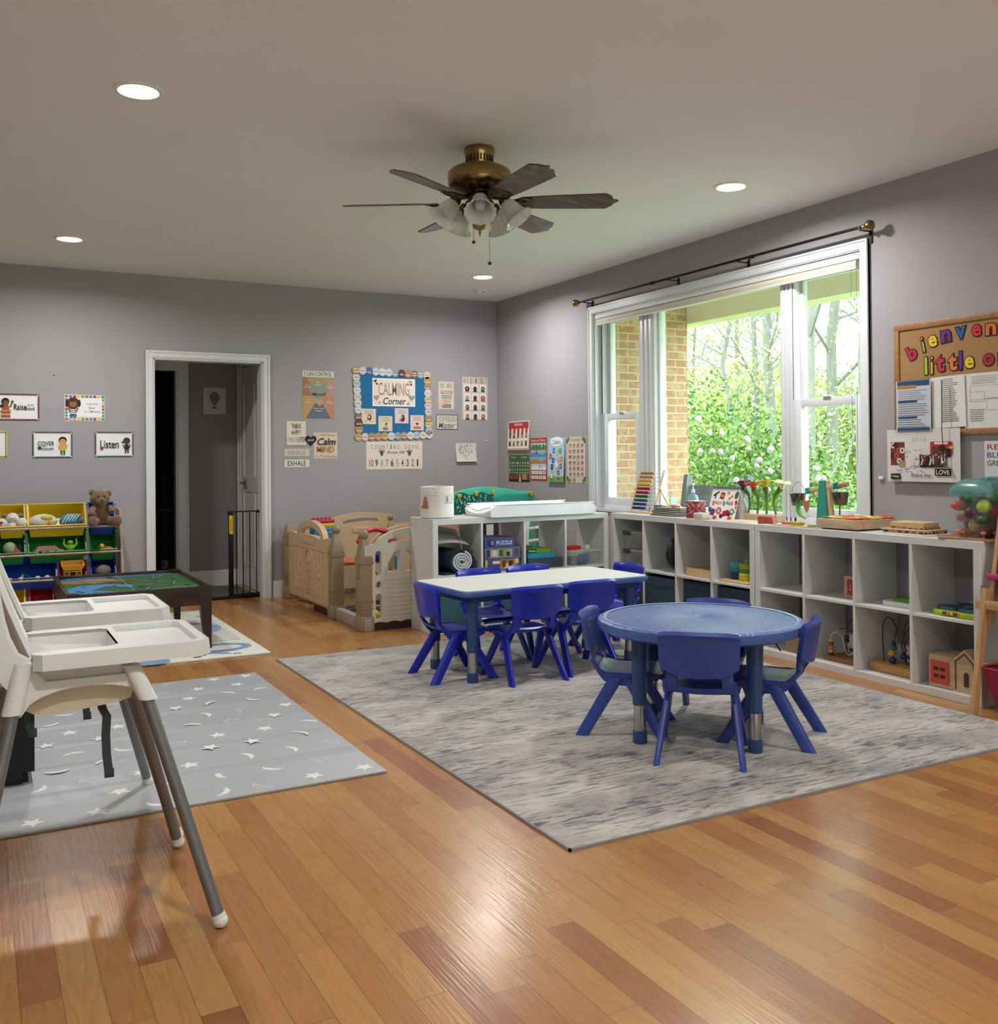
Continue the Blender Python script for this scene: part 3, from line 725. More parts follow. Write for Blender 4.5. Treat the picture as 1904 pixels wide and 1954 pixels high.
# ------------------------------------------------------------------ white cube shelving (three units)
M_shelf = mat('white_laminate', 'd6d7d6', 0.38, var=0.015, scale=4)
def cube_unit(name, label, L, D, cols=4, H=0.765, T=0.038, t=0.016, back_open=True, corner=False):
    """local: x along the front 0..L, y depth 0..D (front at y=0), z up"""
    r = thing(name, label, 'shelf unit')
    def panel(pn, x0, x1, z0, z1, holes=()):
        b = MB(); b.box(x0, x1, 0, D, z0, z1, M_shelf, 0.0015, 1)
        for (hx_, hy, hz, ax) in holes:
            if ax == 'x': b.cyl((hx_-0.0006, hy, hz), (hx_+0.0006, hy, hz), 0.004, mat('screw_hole', '2a2a2c'), 10)
        b.build(pn, r)
    panel('top_board', 0, L, H-T, H)
    panel('bottom_board', T, L-T, 0, T)
    panel('side_board', 0, T, 0, H-T, [(0, 0.035, H-T-0.02, 'x'), (0, D-0.035, H-T-0.02, 'x'), (0, D-0.035, 0.03, 'x'), (0, .035, .03, 'x')])
    panel('side_board', L-T, L, 0, H-T)
    w = (L-2*T-(cols-1)*t)/cols
    for k in range(1, cols):
        panel('divider', T+k*w+(k-1)*t, T+k*w+k*t, T, H-T)
    for k in range(cols):
        panel('shelf_board', T+k*(w+t), T+k*(w+t)+w, H/2-t/2, H/2+t/2)
    return r, w
SX = 4.078; SD = XW-0.016-SX
# unit beside the window, far one and near one; front faces -X, local x runs toward the camera (-Y)
u1, CW = cube_unit('cube_shelf', 'white cube shelf unit under the left half of the window', 1.47, SD)
u1.location = (SX, 5.823, 0); u1.rotation_euler = (0, 0, -PI/2)
# local y (depth) must run toward +X: rotation -90deg sends +y to +x
u2, _ = cube_unit('cube_shelf', 'white cube shelf unit nearest the easel under the right part of the window', 1.47, SD)
u2.location = (SX, 4.346, 0); u2.rotation_euler = (0, 0, -PI/2)
# mirror note: with -90deg rotation local x runs to -Y
u3, _ = cube_unit('cube_shelf', 'white cube shelf unit standing out from the window shelves behind the long table', 1.405, 0.368)
u3.location = (2.668, 5.85, 0)
def sp(unit, lx, ly, z):
    """a point in a shelf unit's own frame (x along its front, y depth) as world coordinates"""
    if unit == 3: return (2.668+lx, 5.85+ly, z)
    return (SX+ly, (5.823 if unit == 1 else 4.346)-lx, z)
T_, t_ = 0.038, 0.016
def cellx(k): return T_+k*(CW+t_)
def cellx3(k): return T_+k*(0.32+t_)
Z_LO, Z_MID, Z_TOP = 0.038, 0.3905, 0.765

# fabric bins
M_navy = mat('navy_fabric', '2b4054', 0.9, var=0.1, scale=120, bump=0.15, bscale=400)
M_teal = mat('teal_fabric', '35606a', 0.9, var=0.1, scale=120, bump=0.15, bscale=400)
M_grey = mat('grey_tag', '9aa3a8', 0.6)
def fabric_bin(w, d, h, m):
    b = MB()
    for x0, x1, y0, y1 in ((-w/2, -w/2+0.006, 0, d), (w/2-0.006, w/2, 0, d), (-w/2, w/2, 0, 0.006), (-w/2, w/2, d-0.006, d)):
        b.box(x0, x1, y0, y1, 0.002, h, m, 0.003, 1)
    b.box(-w/2, w/2, 0, d, 0, 0.006, m)
    # stitched horizontal seam
    b.tube([(-w/2+0.004, -0.001, h-0.055), (0, -0.002, h-0.06), (w/2-0.004, -0.001, h-0.055)], 0.0012, m, 5)
    return b
bin_lab = ['navy fabric bin in the lower shelf second from the corner', 'navy fabric bin behind the round table, lower row below the wooden tray', 'navy fabric bin in the lower row under the two stacking cups']
for q, k in enumerate((1, 2, 3)):
    dy = (0.0, 0.05, 0.035)[q]
    o = fabric_bin(CW-0.012, SD-0.07, 0.315, M_navy).build('fabric_bin')
    o.location = sp(1, cellx(k)+CW/2, 0.004+dy, Z_LO+0.001); o.rotation_euler = (0, 0, -PI/2)
    tag(o, bin_lab[q], 'storage bin', 'fabric bins in the cube shelves')
o = fabric_bin(CW-0.012, SD-0.03, 0.315, M_navy).build('fabric_bin'); o.location = sp(1, cellx(0)+CW/2, 0.004, Z_LO+0.001); o.rotation_euler = (0, 0, -PI/2)
tag(o, 'navy fabric bin lowest in the corner behind the chair at the far table end', 'storage bin', 'fabric bins in the cube shelves')
for q, k in enumerate((0, 1, 2, 3)):
    o = fabric_bin(0.308, 0.30, 0.31, M_teal).build('fabric_bin'); o.location = sp(3, cellx3(k)+0.16, 0.012, Z_LO+0.001)
    tag(o, ['teal fabric bin low in the shelf at its open left end', 'teal fabric bin low in the shelf seen between the chairs of the long table', 'teal fabric bin low in the shelf under the blue game boxes', 'teal fabric bin low in the shelf by the inner corner'][q], 'storage bin', 'fabric bins in the cube shelves')

# ------------------------------------------------------------------ tables
M_tb = mat('blue_plastic', '3a5aa8', 0.32, var=0.03, scale=5, bump=0.05, bscale=90)
M_tleg = mat('slate_blue_plastic', '2c4a7c', 0.35, var=0.03)
M_royal = mat('royal_blue_plastic', '1226ae', 0.3, var=0.02, coat=0.2)
M_chair2 = mat('dull_blue_plastic', '34499a', 0.36, var=0.03)
M_chrome = mat('chrome', 'b9b6b0', 0.12, 1.0, var=0.02)
M_ttop = mat('pale_laminate', 'd9dad4', 0.38, var=0.02)
def table_leg(parent, x, y, h, m):
    b = MB(); b.M = Matrix.Translation((x, y, 0))
    b.lathe([(0.0, 0.155), (0.028, 0.155), (0.029, 0.16), (0.032, h-0.02), (0.034, h)], m, 20)
    l = b.build('leg', parent)
    c = MB(); c.M = Matrix.Translation((x, y, 0)); c.lathe([(0.0245, 0.045), (0.0245, 0.158)], M_chrome, 20); c.build('chrome_tube', l)
    f = MB(); f.M = Matrix.Translation((x, y, 0)); f.lathe([(0.0, 0.0), (0.027, 0.0), (0.0295, 0.006), (0.0285, 0.05), (0.024, 0.053)], m, 20); f.build('foot_cap', l)
ZR = 0.0095
t = thing('activity_table', 'long rectangular kids table with pale top and blue edge', 'table', (2.775, 4.725, ZR), math.radians(3.2))
b = MB()
W, Dp, zt = 1.235, 0.60, 0.482
def rrect(w, d, r, n=5):
    P = []
    for cx, cy, a0 in ((w/2-r, d/2-r, 0), (-w/2+r, d/2-r, PI/2), (-w/2+r, -d/2+r, PI), (w/2-r, -d/2+r, 1.5*PI)):
        for k in range(n+1):
            a = a0+PI/2*k/n; P.append((cx+r*math.cos(a), cy+r*math.sin(a)))
    return P
def loft(b, rings, m, cap0=True, cap1=True, smooth=True):
    """rings: list of lists of 3D points of equal length"""
    n = len(rings[0]); vs = [p for r_ in rings for p in r_]; fs = []
    for i in range(len(rings)-1):
        for k in range(n): fs.append((i*n+k, i*n+(k+1) % n, (i+1)*n+(k+1) % n, (i+1)*n+k))
    b.add(vs, fs, m, smooth)
    if cap0: b.add(rings[0], [list(range(n))[::-1]], m)
    if cap1: b.add(rings[-1], [list(range(n))], m)
rings = [[(x, y, z) for x, y in rrect(W+dx, Dp+dx, 0.06)] for dx, z in ((-0.03, zt-0.032), (-0.006, zt-0.028), (0.0, zt-0.016), (-0.008, zt-0.003), (-0.022, zt))]
loft(b, rings, mat('edge_blue', '4a63a6', 0.35))
b.build('table_edge', t)
MB().prism([rrect(W-0.026, Dp-0.026, 0.05)], zt-0.004, zt+0.0015, M_ttop).build('table_top', t)
b = MB(); b.box(-W/2+0.07, W/2-0.07, -Dp/2+0.06, -Dp/2+0.075, zt-0.065, zt-0.03, M_tleg).box(-W/2+0.07, W/2-0.07, Dp/2-0.075, Dp/2-0.06, zt-0.065, zt-0.03, M_tleg).box(-W/2+0.06, -W/2+0.075, -Dp/2+0.07, Dp/2-0.07, zt-0.065, zt-0.03, M_tleg).box(W/2-0.075, W/2-0.06, -Dp/2+0.07, Dp/2-0.07, zt-0.065, zt-0.03, M_tleg)
b.build('apron', t)
for x in (-0.52, 0.52):
    for y in (-0.205, 0.205): table_leg(t, x, y, zt-0.03, M_tleg)
for x in (-0.46, 0.46): MB().tube([(x*1.1, -0.2, 0.36), (x, -0.14, zt-0.04)], 0.003, M_black, 5).build('brace', t)
t = thing('activity_table', 'round blue plastic kids table with textured top', 'table', (2.69, 3.20, ZR), math.radians(2))
b = MB(); R_ = 0.43
b.lathe([(0.0, zt-0.012), (0.36, zt-0.012), (0.375, zt-0.045), (0.405, zt-0.05), (0.425, zt-0.04), (R_, zt-0.022), (R_-0.004, zt-0.006), (R_-0.02, zt+0.002), (R_-0.034, zt), (R_-0.038, zt-0.003), (R_-0.044, zt-0.001), (0.02, zt-0.001), (0.018, zt-0.0025), (0.0, zt-0.0025)], mat('textured_blue_top', '4a67a8', 0.36, var=0.04, scale=30, bump=0.5, bscale=42), 72)
b.build('table_top', t)
MB().lathe([(R_-0.037, zt+0.0008), (R_-0.031, zt+0.0022), (R_-0.026, zt+0.0018)], mat('pale_blue_bead', '8fa8d8', 0.25), 72).build('rim_bead', t)
for deg in (-2, 88, 178, 268): table_leg(t, 0.315*math.cos(math.radians(deg)), 0.325*math.sin(math.radians(deg)), zt-0.012, M_tleg)
for deg in (-52, 215): a = math.radians(deg); MB().tube([(0.33*math.cos(a), 0.33*math.sin(a), 0.36), (0.26*math.cos(a), 0.26*math.sin(a), zt-0.02)], 0.003, M_black, 5).build('brace', t)

# ------------------------------------------------------------------ chairs (one built, the rest copied)
def make_chair(m):
    """faces +y, origin on the floor under the seat centre"""
    r = thing('kids_chair', 'x', 'chair')
    # seat shell with the lower back; profile in (y,z)
    prof = [(0.165, 0.247), (0.15, 0.262), (0.10, 0.266), (0.02, 0.262), (-0.06, 0.262), (-0.115, 0.275), (-0.143, 0.305), (-0.156, 0.345), (-0.166, 0.40), (-0.174, 0.455)]
    wid = [0.125, 0.142, 0.148, 0.148, 0.142, 0.134, 0.126, 0.122, 0.124, 0.13]
    def P(u, v):
        f = v*(len(prof)-1); i = min(int(f), len(prof)-2); q = f-i
        y = prof[i][0]*(1-q)+prof[i+1][0]*q; z = prof[i][1]*(1-q)+prof[i+1][1]*q; w = wid[i]*(1-q)+wid[i+1]*q
        s_ = 2*u-1
        k = max(0, min(1, (v-0.5)/0.3))
        y += 0.030*k*abs(s_)**2.2; z += (1-k)*(-0.012*(1-s_*s_))*(1 if v > 0.1 else 0.3)+(1-k)*(-0.012*abs(s_)**6)
        return (s_*w, y, z)
    b = MB(); b.sheet(P, 18, 27, 0.012, m, hole=lambda u, v: abs(u-.5) < 0.33 and 0.585 < v < 0.75)
    b.build('seat', r)
    # curved skirts under the seat edges
    for s_ in (-1, 1):
        b = MB(); b.sheet(lambda u, v, s_=s_: (s_*(0.137-0.012*v), 0.125-0.265*u, 0.262-v*(0.055*math.sin(PI*min(1, max(0, u*0.9+0.1)))**0.7)+(0.05*max(0, u-0.8)/0.2)), 14, 4, 0.01, m); b.build('seat_rail', r)
    def Bk(u, v):
        s_ = 2*u-1; zb = 0.330+0.032*s_*s_; ztp = 0.500-0.010*s_**4
        z = zb+v*(ztp-zb); w = 0.142+0.008*v
        y = -0.158-0.028*(z-0.33)/0.17-0.006*(1 if v > .93 else 0)+0.034*abs(s_)**2.4
        return (s_*w, y-0.006, z)
    b = MB(); b.sheet(Bk, 20, 12, 0.022, m); b.build('backrest', r)
    for sx in (-1, 1):
        l = MB().limb((sx*0.125, 0.015, 0.245), (sx*0.163, 0.165, 0), (0.014, 0.030), (0.012, 0.026), m, bow=(0.0, 0.0)); l.build('leg', r)
        l = MB().limb((sx*0.125, -0.03, 0.245), (sx*0.160, -0.175, 0), (0.015, 0.032), (0.012, 0.028), m); l.build('leg', r)
    return r
def face(v): return math.atan2(v[1], v[0])-PI/2
def cat_chair(label, x, y, f, src, group, first=False):
    o = src if first else copy_tree(src)
    o.location = (x, y, ZR-0.001); o.rotation_euler = (0, 0, face(f)); o['label'] = label; o['group'] = group
G1, G2 = 'bright blue chairs round the long table', 'dull blue chairs round the round table'
ca = make_chair(M_royal)
cat_chair('bright blue kids chair with its back to us at the long table, left of two', 2.56, 4.475, (0.02, 1), ca, G1, True)
cat_chair('bright blue kids chair with its back to us at the long table, right of two', 2.93, 4.52, (0.0, 1), ca, G1)
cat_chair('bright blue kids chair at the left end of the long table', 2.255, 4.69, (1, -0.04), ca, G1)
cat_chair('bright blue kids chair behind the long table, before the rolled blanket', 2.645, 4.985, (0, -1), ca, G1)
cat_chair('bright blue kids chair behind the long table, before the puzzle boxes', 3.00, 5.01, (0.02, -1), ca, G1)
cat_chair('bright blue kids chair at the right end of the long table by the shelf corner', 3.40, 4.90, (-1, 0.02), ca, G1)
cb = make_chair(M_chair2)
cat_chair('dull blue kids chair in front of the round table with its back to us', 2.50, 2.965, (0.69, 0.72), cb, G2, True)
cat_chair('dull blue kids chair on the left of the round table, seen from its side', 2.47, 3.41, (0.73, -0.68), cb, G2)
cat_chair('dull blue kids chair right of the round table, nearest the bead mazes', 2.895, 3.0, (-0.584, 0.81), cb, G2)
cat_chair('dull blue kids chair on the far side of the round table, only its top showing', 2.875, 3.365, (-0.845, -0.535), cb, G2)

# ------------------------------------------------------------------ high chairs
M_hc = mat('cream_white_plastic', 'e6eaea', 0.3, var=0.015, scale=4)
M_hcb = mat('shaded_cream_plastic', 'd6ccb6', 0.35, var=0.015)  # seat pan: shade and warm floor bounce put into the cream colour
M_alu = mat('silver_tube', '808285', 0.40, 0.55, var=0.03)
M_strap = mat('dark_strap', '3c4246', 0.8)
def make_highchair():
    """faces +x; origin under the seat centre"""
    r = thing('high_chair', 'x', 'high chair')
    b = MB()
    # seat body: tapering tub between tray and legs, closed below by a curved pan
    def ringxy(x0, x1, w, z, dz=0.0, n=6, rc=0.05):
        P = []
        for cx, cy, a0 in ((x1-rc, w/2-rc, 0), (x0+rc, w/2-rc, PI/2), (x0+rc, -w/2+rc, PI), (x1-rc, -w/2+rc, 1.5*PI)):
            for k in range(n): a = a0+PI/2*k/(n-1); P.append((cx+rc*math.cos(a), cy+rc*math.sin(a), z+dz*(cx+rc*math.cos(a))))
        return P
    loft(b, [ringxy(-0.15, 0.125, 0.31, 0.685), ringxy(-0.14, 0.12, 0.29, 0.64), ringxy(-0.12, 0.11, 0.26, 0.60), ringxy(-0.10, 0.10, 0.24, 0.575, 0.04)], M_hc, cap0=False, cap1=False)
    loft(b, [ringxy(-0.14, 0.115, 0.295, 0.685), ringxy(-0.10, 0.10, 0.25, 0.62), ringxy(-0.09, 0.09, 0.22, 0.60)], M_hc, cap0=False, cap1=True)
    b.build('seat', r)
    # curved pan under the seat
    b = MB()
    pan = [(-0.155, 0.585), (-0.148, 0.566), (-0.125, 0.553), (-0.09, 0.546), (0.0, 0.552), (0.075, 0.560), (0.10, 0.566), (0.112, 0.60), (0.10, 0.634), (-0.13, 0.634)]
    b.prism([pan], -0.132, 0.132, M_hcb, axis='y'); b.box(0.085, 0.118, -0.03, 0.03, 0.556, 0.575, M_hcb, 0.004)
    b.build('seat_pan', r)
    # side aprons with an arched lower edge and leg sockets
    for s_ in (-1, 1):
        n = 16; top = []; bot = []
        for i in range(n+1):
            x = -0.17+0.285*i/n
            top.append((x, 0.632+0.03*(1-i/n) if i < 4 else 0.634)); a = (x+0.005)/0.145
            bot.append((x, 0.555+0.06*math.sqrt(max(0, 1-min(1, a*a)))))
        b = MB(); b.prism([[*bot, *top[::-1]]], s_*0.152, s_*0.160, M_hc, axis='y'); b.build('side_apron', r)
        for (xt, zt_, xb, zb) in ((0.098, 0.655, 0.136, 0.568), (-0.145, 0.685, -0.172, 0.568)):
            b = MB(); b.limb((xb, s_*0.172, zb), (xt, s_*0.152, zt_), (0.024, 0.024), (0.022, 0.022), M_hc, 16, 2, pw=0.9); sk = b.build('leg_socket', r)
    for sx in (-1, 1):
        for s_ in (-1, 1):
            b = MB(); b.tube([((0.126 if sx > 0 else -0.165), s_*0.168, 0.60), (sx*0.288, s_*0.285, 0.018)], 0.0155, M_alu, 14)
            l = b.build('leg', r)
            MB().ball((sx*0.289, s_*0.286, 0.018), (0.019, 0.019, 0.018), M_white, 14, 10).tube([(sx*0.289, s_*0.286, 0.018), (sx*0.284, s_*0.282, 0.034)], 0.0175, M_white, 14).build('foot_cap', l)
    # backrest with its wings sweeping down to the arms
    b = MB()
    def Bk(u, v):
        s_ = 2*u-1; wv = 0.150-0.020*v
        x = -0.145-0.085*v-0.02*math.sin(v*PI)*0+0.03*abs(s_)**3*(1-v)**1.6+0.03*abs(s_)**2
        return (x, s_*wv, 0.60+0.31*v-0.02*v*s_**4)
    b.sheet(Bk, 20, 14, 0.012, M_hc)
    rimp = [(-0.212, 0.895), (-0.204, 0.865), (-0.192, 0.79), (-0.180, 0.745), (-0.162, 0.705), (-0.14, 0.690), (-0.118, 0.686)]
    for s_ in (-1, 1):
        b.prism([rimp+[(-0.118, 0.635), (-0.165, 0.60), (-0.195, 0.64), (-0.235, 0.76), (-0.25, 0.90)]], s_*0.150, s_*0.158, M_hc, axis='y')
        b.tube([(x, s_*0.150, z) for x, z in rimp], 0.007, M_hc, 8)
    b.build('backrest', r)
    # tray: shallow pan with raised rim, body cut-out toward the child
    b = MB(); b.M = Matrix.Translation((0.028, 0, 0)); zt_ = 0.705; w = 0.195
    rim = [(-0.155, -w+0.02), (-0.135, -w), (0.235, -w), (0.262, -w+0.03), (0.262, w-0.03), (0.235, w), (-0.135, w), (-0.155, w-0.02), (-0.155, w-0.05), (0.03, w-0.055), (0.045, w-0.075), (0.045, -w+0.075), (0.03, -w+0.055), (-0.155, -w+0.05)]
    hole = [(0.062, -w+0.035), (0.062, w-0.035), (0.225, w-0.035), (0.238, w-0.05), (0.238, -w+0.05), (0.225, -w+0.035)]
    b.prism([rim, hole], zt_-0.009, zt_, M_hc)
    outer = rim[:8]
    for i in range(7):
        a, c = outer[i], outer[i+1]
        vs = [(a[0], a[1], zt_), (c[0], c[1], zt_), (c[0]+(0.004 if c[0] > .2 else 0), c[1]*1.012, zt_-0.038), (a[0]+(0.004 if a[0] > .2 else 0), a[1]*1.012, zt_-0.038)]
        b.add(vs+[(p[0]-0.003 if p[0] > .2 else p[0], p[1]*0.985, p[2]) for p in vs], [(0, 1, 2, 3), (7, 6, 5, 4), (2, 6, 7, 3), (0, 4, 5, 1)], M_hc)
    b.prism([hole], zt_-0.018, zt_-0.0155, M_hc)
    for i in range(len(hole)):
        a, c = hole[i], hole[(i+1) % len(hole)]
        b.add([(a[0], a[1], zt_-0.009), (c[0], c[1], zt_-0.009), (c[0], c[1], zt_-0.0155), (a[0], a[1], zt_-0.0155)], [(0, 1, 2, 3)], M_hc)
    inner = rim[8:14]
    for i in range(5):
        a, c = inner[i], inner[i+1]
        b.add([(a[0], a[1], zt_), (c[0], c[1], zt_), (c[0], c[1], zt_-0.05), (a[0], a[1], zt_-0.05), (a[0]+.004, a[1]*1.01, zt_-.002), (c[0]+.004, c[1]*1.01, zt_-.002), (c[0]+.004, c[1]*1.01, zt_-0.05), (a[0]+.004, a[1]*1.01, zt_-0.05)], [(0, 1, 2, 3), (4, 7, 6, 5)], M_hc)
    for s_ in (-1, 1): b.box(-0.185, -0.15, s_*(w-0.03)-0.008, s_*(w-0.03)+0.008, zt_-0.03, zt_-0.018, M_hc, 0.003)
    b.build('tray', r)
    def webbing(pts, w):
        q = MB(); n = len(pts)-1
        def P(u, v):
            f = u*n; i = min(int(f), n-1); t = f-i; A, B_ = pts[i], pts[i+1]
            return (A[0]*(1-t)+B_[0]*t+(v-.5)*w, A[1]*(1-t)+B_[1]*t, A[2]*(1-t)+B_[2]*t)
        q.sheet(P, 3*n, 1, 0.0022, M_strap); e_ = pts[-1]
        q.box(e_[0]-w*.55, e_[0]+w*.55, e_[1]-0.003, e_[1]+0.003, e_[2]-0.004, e_[2]+0.018, M_strap, 0.001); return q
    webbing([(0.032, -0.10, 0.555), (0.036, -0.112, 0.54), (0.046, -0.108, 0.52), (0.044, -0.10, 0.47), (0.046, -0.10, 0.42), (0.052, -0.10, 0.365)], 0.021).build('strap', r)
    webbing([(-0.14, -0.11, 0.56), (-0.135, -0.115, 0.53), (-0.125, -0.11, 0.495)], 0.018).build('strap', r)
    return r
hc = make_highchair(); hc.location = (0.25, 2.765, 0); hc['label'] = 'white high chair with silver legs, nearest the camera'; hc['group'] = 'white high chairs on the left'
copy_tree(hc, 'white high chair with silver legs, farther one beyond the first', (0.258, 3.395, 0.0))
b = MB(); M_bk = mat('black_fibreboard', '1d2327', 0.6, var=0.1)
b.box(-0.42, 0.19, 3.90, 3.915, 0.05, 0.30, M_bk).box(-0.42, 0.15, 3.90, 3.915, 0.01, 0.05, M_bk).box(-0.42, -0.40, 3.915, 4.3, 0.01, 0.30, M_bk).box(0.17, 0.19, 3.915, 4.3, 0.05, 0.30, M_bk).box(-0.42, 0.19, 4.285, 4.3, 0.01, 0.30, M_bk).box(-0.40, 0.17, 3.915, 4.285, 0.01, 0.03, M_bk)
tag(b.build('storage_box'), 'black box on the star mat half hidden behind the high chairs', 'box')
# ------------------------------------------------------------------ prints on the back wall, left of the door
def clip_card(label, u, z, w, h, border, stripes, build, group='classroom rule cards', name='wall_card'):
    p = Poster(w, h, border); n = 26
    rr_ = random.Random(len(label))
    p.rect(0, 0, w*0.905, h*0.86, 'eef0f0')
    for k in range(n):
        x = -w/2+w*(k+.5)/n
        for y in (-h/2+h*0.062, h/2-h*0.062): p.rect(x, y, w/n*0.42, h*0.042, stripes)
    for k in range(16):
        y = -h/2+h*(k+.5)/16
        for x in (-w/2+w*0.042, w/2-w*0.042): p.rect(x, y, w*0.028, h/16*0.42, stripes)
    build(p, w, h)
    return p.hang(name, label, 'wall card', 'back', u, z, group)
def f_raise(p, w, h):
    p.rect(-0.085, -0.055, 0.062, 0.045, 'a5583c'); p.rect(-0.085, -0.028, 0.07, 0.012, 'c08a60')
    for k in range(4): p.circ(-0.108+0.0155*k, -0.055, 0.006, 'e5c9a8')
    p.poly([(-0.11, -0.022), (-0.06, -0.022), (-0.065, 0.012), (-0.105, 0.012)], 'b2543c')
    p.rect(-0.048, 0.018, 0.010, 0.04, '6b4a3a', -0.4); p.circ(-0.04, 0.042, 0.009, '6b4a3a')
    p.circ(-0.087, 0.042, 0.027, '2f2320'); p.circ(-0.112, 0.008, 0.012, '2f2320'); p.circ(-0.084, 0.03, 0.020, '80583f')
    p.text('Raise', 0.012, 0.002, 0.046, '2c2c34', 0.085, 0.0); p.text('your', 0.085, 0.016, 0.014, '2c2c34', 0.045); p.text('hand', 0.082, -0.008, 0.026, '2c2c34', 0.055, 0.01)
clip_card('white card reading Raise your hand with a dark red striped border', 0.298, 1.585, 0.288, 0.202, '6d1f3f', 'efe9ea', f_raise)
p = Poster(0.288, 0.202, 'e9ece8')
rc = ['d8563c', '4a8fc0', 'b53a5e', 'e5c558', '6f9e5a', 'd8563c', '4a8fc0', 'b53a5e', 'e5c558', '6f9e5a']
for k in range(10):
    for y in (-0.088, 0.088): p.rect(-0.13+0.029*k, y, 0.022, 0.018, rc[k])
for k in range(6):
    for x in (-0.131, 0.131): p.rect(x, -0.062+0.025*k, 0.018, 0.017, rc[(k*3+1) % 10])
p.rect(-0.085+0.1, 0, 0.22, 0.145, 'f2f4f5')
p.text('Learning', 0.055, 0.03, 0.018, 'a8386a', 0.08); p.text('About', 0.05, 0.0, 0.016, '4a4a58', 0.05); p.text('Good', 0.015, -0.028, 0.015, '8fb07a', 0.045); p.text('Manners', 0.078, -0.028, 0.015, '3f3a4e', 0.07)
kid(p, -0.083, -0.088, 0.165, '9a6f50', '5c3b2c', 'f2f2f2', '8a5a44', True)
for k in range(4): p.rect(-0.083, -0.05+k*0.014+0.0, 0.045, 0.006, '26283a')
p.poly([(-0.107, -0.062), (-0.059, -0.062), (-0.053, -0.04), (-0.113, -0.04)], '3f6ea0') if False else p.poly([(-0.11, -0.068), (-0.056, -0.068), (-0.061, -0.048), (-0.105, -0.048)], '3f6ea0')
for x in (-0.125, -0.041): p.circ(x, 0.035, 0.013, '4a3026', 0.03)
p.circ(-0.083, 0.062, 0.034, '5c3b2c', 0.018); p.rect(-0.096, -0.088, 0.02, 0.008, 'f8f8f8'); p.rect(-0.07, -0.088, 0.02, 0.008, 'f8f8f8')
p.hang('wall_card', 'card reading Learning About Good Manners with rainbow block border and pigtailed girl', 'wall card', 'back', 0.762, 1.588, 'classroom rule cards')
def f_cover(p, w, h):
    p.text('COVER', -0.045, 0.012, 0.032, '2c2f38', 0.115); p.text('your', -0.055, -0.012, 0.012, '2c2f38', 0.035); p.text('mouth', -0.035, -0.028, 0.024, '3c3f48', 0.085); p.circ(-0.09, -0.022, 0.013, '4a4a55')
    kid(p, 0.072, -0.075, 0.14, 'd9996c', '3a1c1a', 'd9b43a', '2f5a4a'); p.rect(0.077, 0.012, 0.05, 0.012, 'd9996c', 0.7); p.rect(0.072, -0.008, 0.05, 0.013, 'd9b43a', 0.5)
clip_card('card reading Cover your mouth with a boy in a yellow shirt', 0.532, 1.299, 0.282, 0.202, '3b4a4a', 'eceeee', f_cover)
def f_listen(p, w, h):
    p.text('Listen', -0.035, 0.002, 0.062, '24262c', 0.135); p.circ(-0.093, -0.032, 0.012, 'a84050')
    kid(p, 0.092, -0.068, 0.125, '4f4235', '3b372c', '2b3140', '7a2f3f'); p.rect(0.066, 0.022, 0.03, 0.011, '4f4235', 0.5)
clip_card('card reading Listen with a child cupping an ear', 0.976, 1.302, 0.288, 0.2, '454b52', 'e8eaea', f_listen)
clip_card('card with a lime green dotted border cut off by the left edge of the photo', 0.082, 1.302, 0.284, 0.205, 'c3cc7c', '55603a', lambda p, w, h: None)
b = MB(); b.ball((0.545, YB-0.002, 1.836), (0.005, 0.004, 0.005), M_black, 8, 6); tag(b.build('nail'), 'small dark nail in the back wall above the rule cards', 'nail')

# hallway picture
p = Poster(0.209, 0.25, 'cbc6c0', 0.012)
p.circ(0, 0.03, 0.048, '8a8280', 0.055); p.circ(0, 0.03, 0.026, '7a7472', 0.055); p.circ(0, 0.03, 0.01, '8a8280', 0.055); p.poly([(-0.03, -0.012), (0.03, -0.012), (0.012, -0.045), (-0.012, -0.045)], '827c7a'); p.rect(0, -0.064, 0.036, 0.016, '3b3836'); p.rect(0, -0.066, 0.02, 0.010, '5f5a58')
p.hang('picture', 'small white hallway picture of a hot air balloon', 'picture', 'back', 1.991, 1.730, off=-(HY-YB))

# ------------------------------------------------------------------ calm corner prints
p = Poster(0.283, 0.41, 'c3a487')
p.poly([(-0.1415, 0.16), (-0.11, 0.16), (-0.02, -0.01), (-0.1415, -0.01)], 'a87e66')
p.poly([(-0.11, 0.16), (0.1415, 0.16), (0, -0.02)], 'b0a07c'); p.poly([(0.1415, 0.16), (0.1415, -0.01), (0.02, 0.0)], 'c09a8e')
p.poly([(-0.1415, -0.01), (-0.02, -0.01), (-0.11, -0.205), (-0.1415, -0.205)], 'c69f6c'); p.poly([(0.1415, -0.01), (0.02, -0.01), (0.11, -0.205), (0.1415, -0.205)], 'c58e74')
p.heart(0.0, 0.035, 0.088, '98a196'); p.poly([(-0.112, -0.205), (-0.028, -0.07), (0.012, -0.1), (0.036, -0.075), (0.112, -0.205)], '6c7488')
p.rect(0, 0.18, 0.283, 0.052, 'e6e3d6'); p.text('I CAN CONTROL', 0, 0.18, 0.036, '25252a', 0.245)
p.text('Myself', 0.008, 0.0, 0.038, '2e3138', 0.12, skew=0.25)
for (x, y, a, c) in ((-0.105, 0.075, 'My', 'words'), (0.0, 0.095, 'My', 'behavior'), (0.105, 0.075, 'My', 'reactions'), (-0.09, -0.06, 'My', 'feelings'), (0.1, -0.06, 'My', 'actions'), (0.0, -0.13, 'How I treat', 'others')):
    p.text(a, x, y+0.012, 0.012, 'f0ebe2', 0.02 if len(a) < 4 else 0.09); p.text(c, x, y-0.008, 0.012, 'f0ebe2', 0.062)
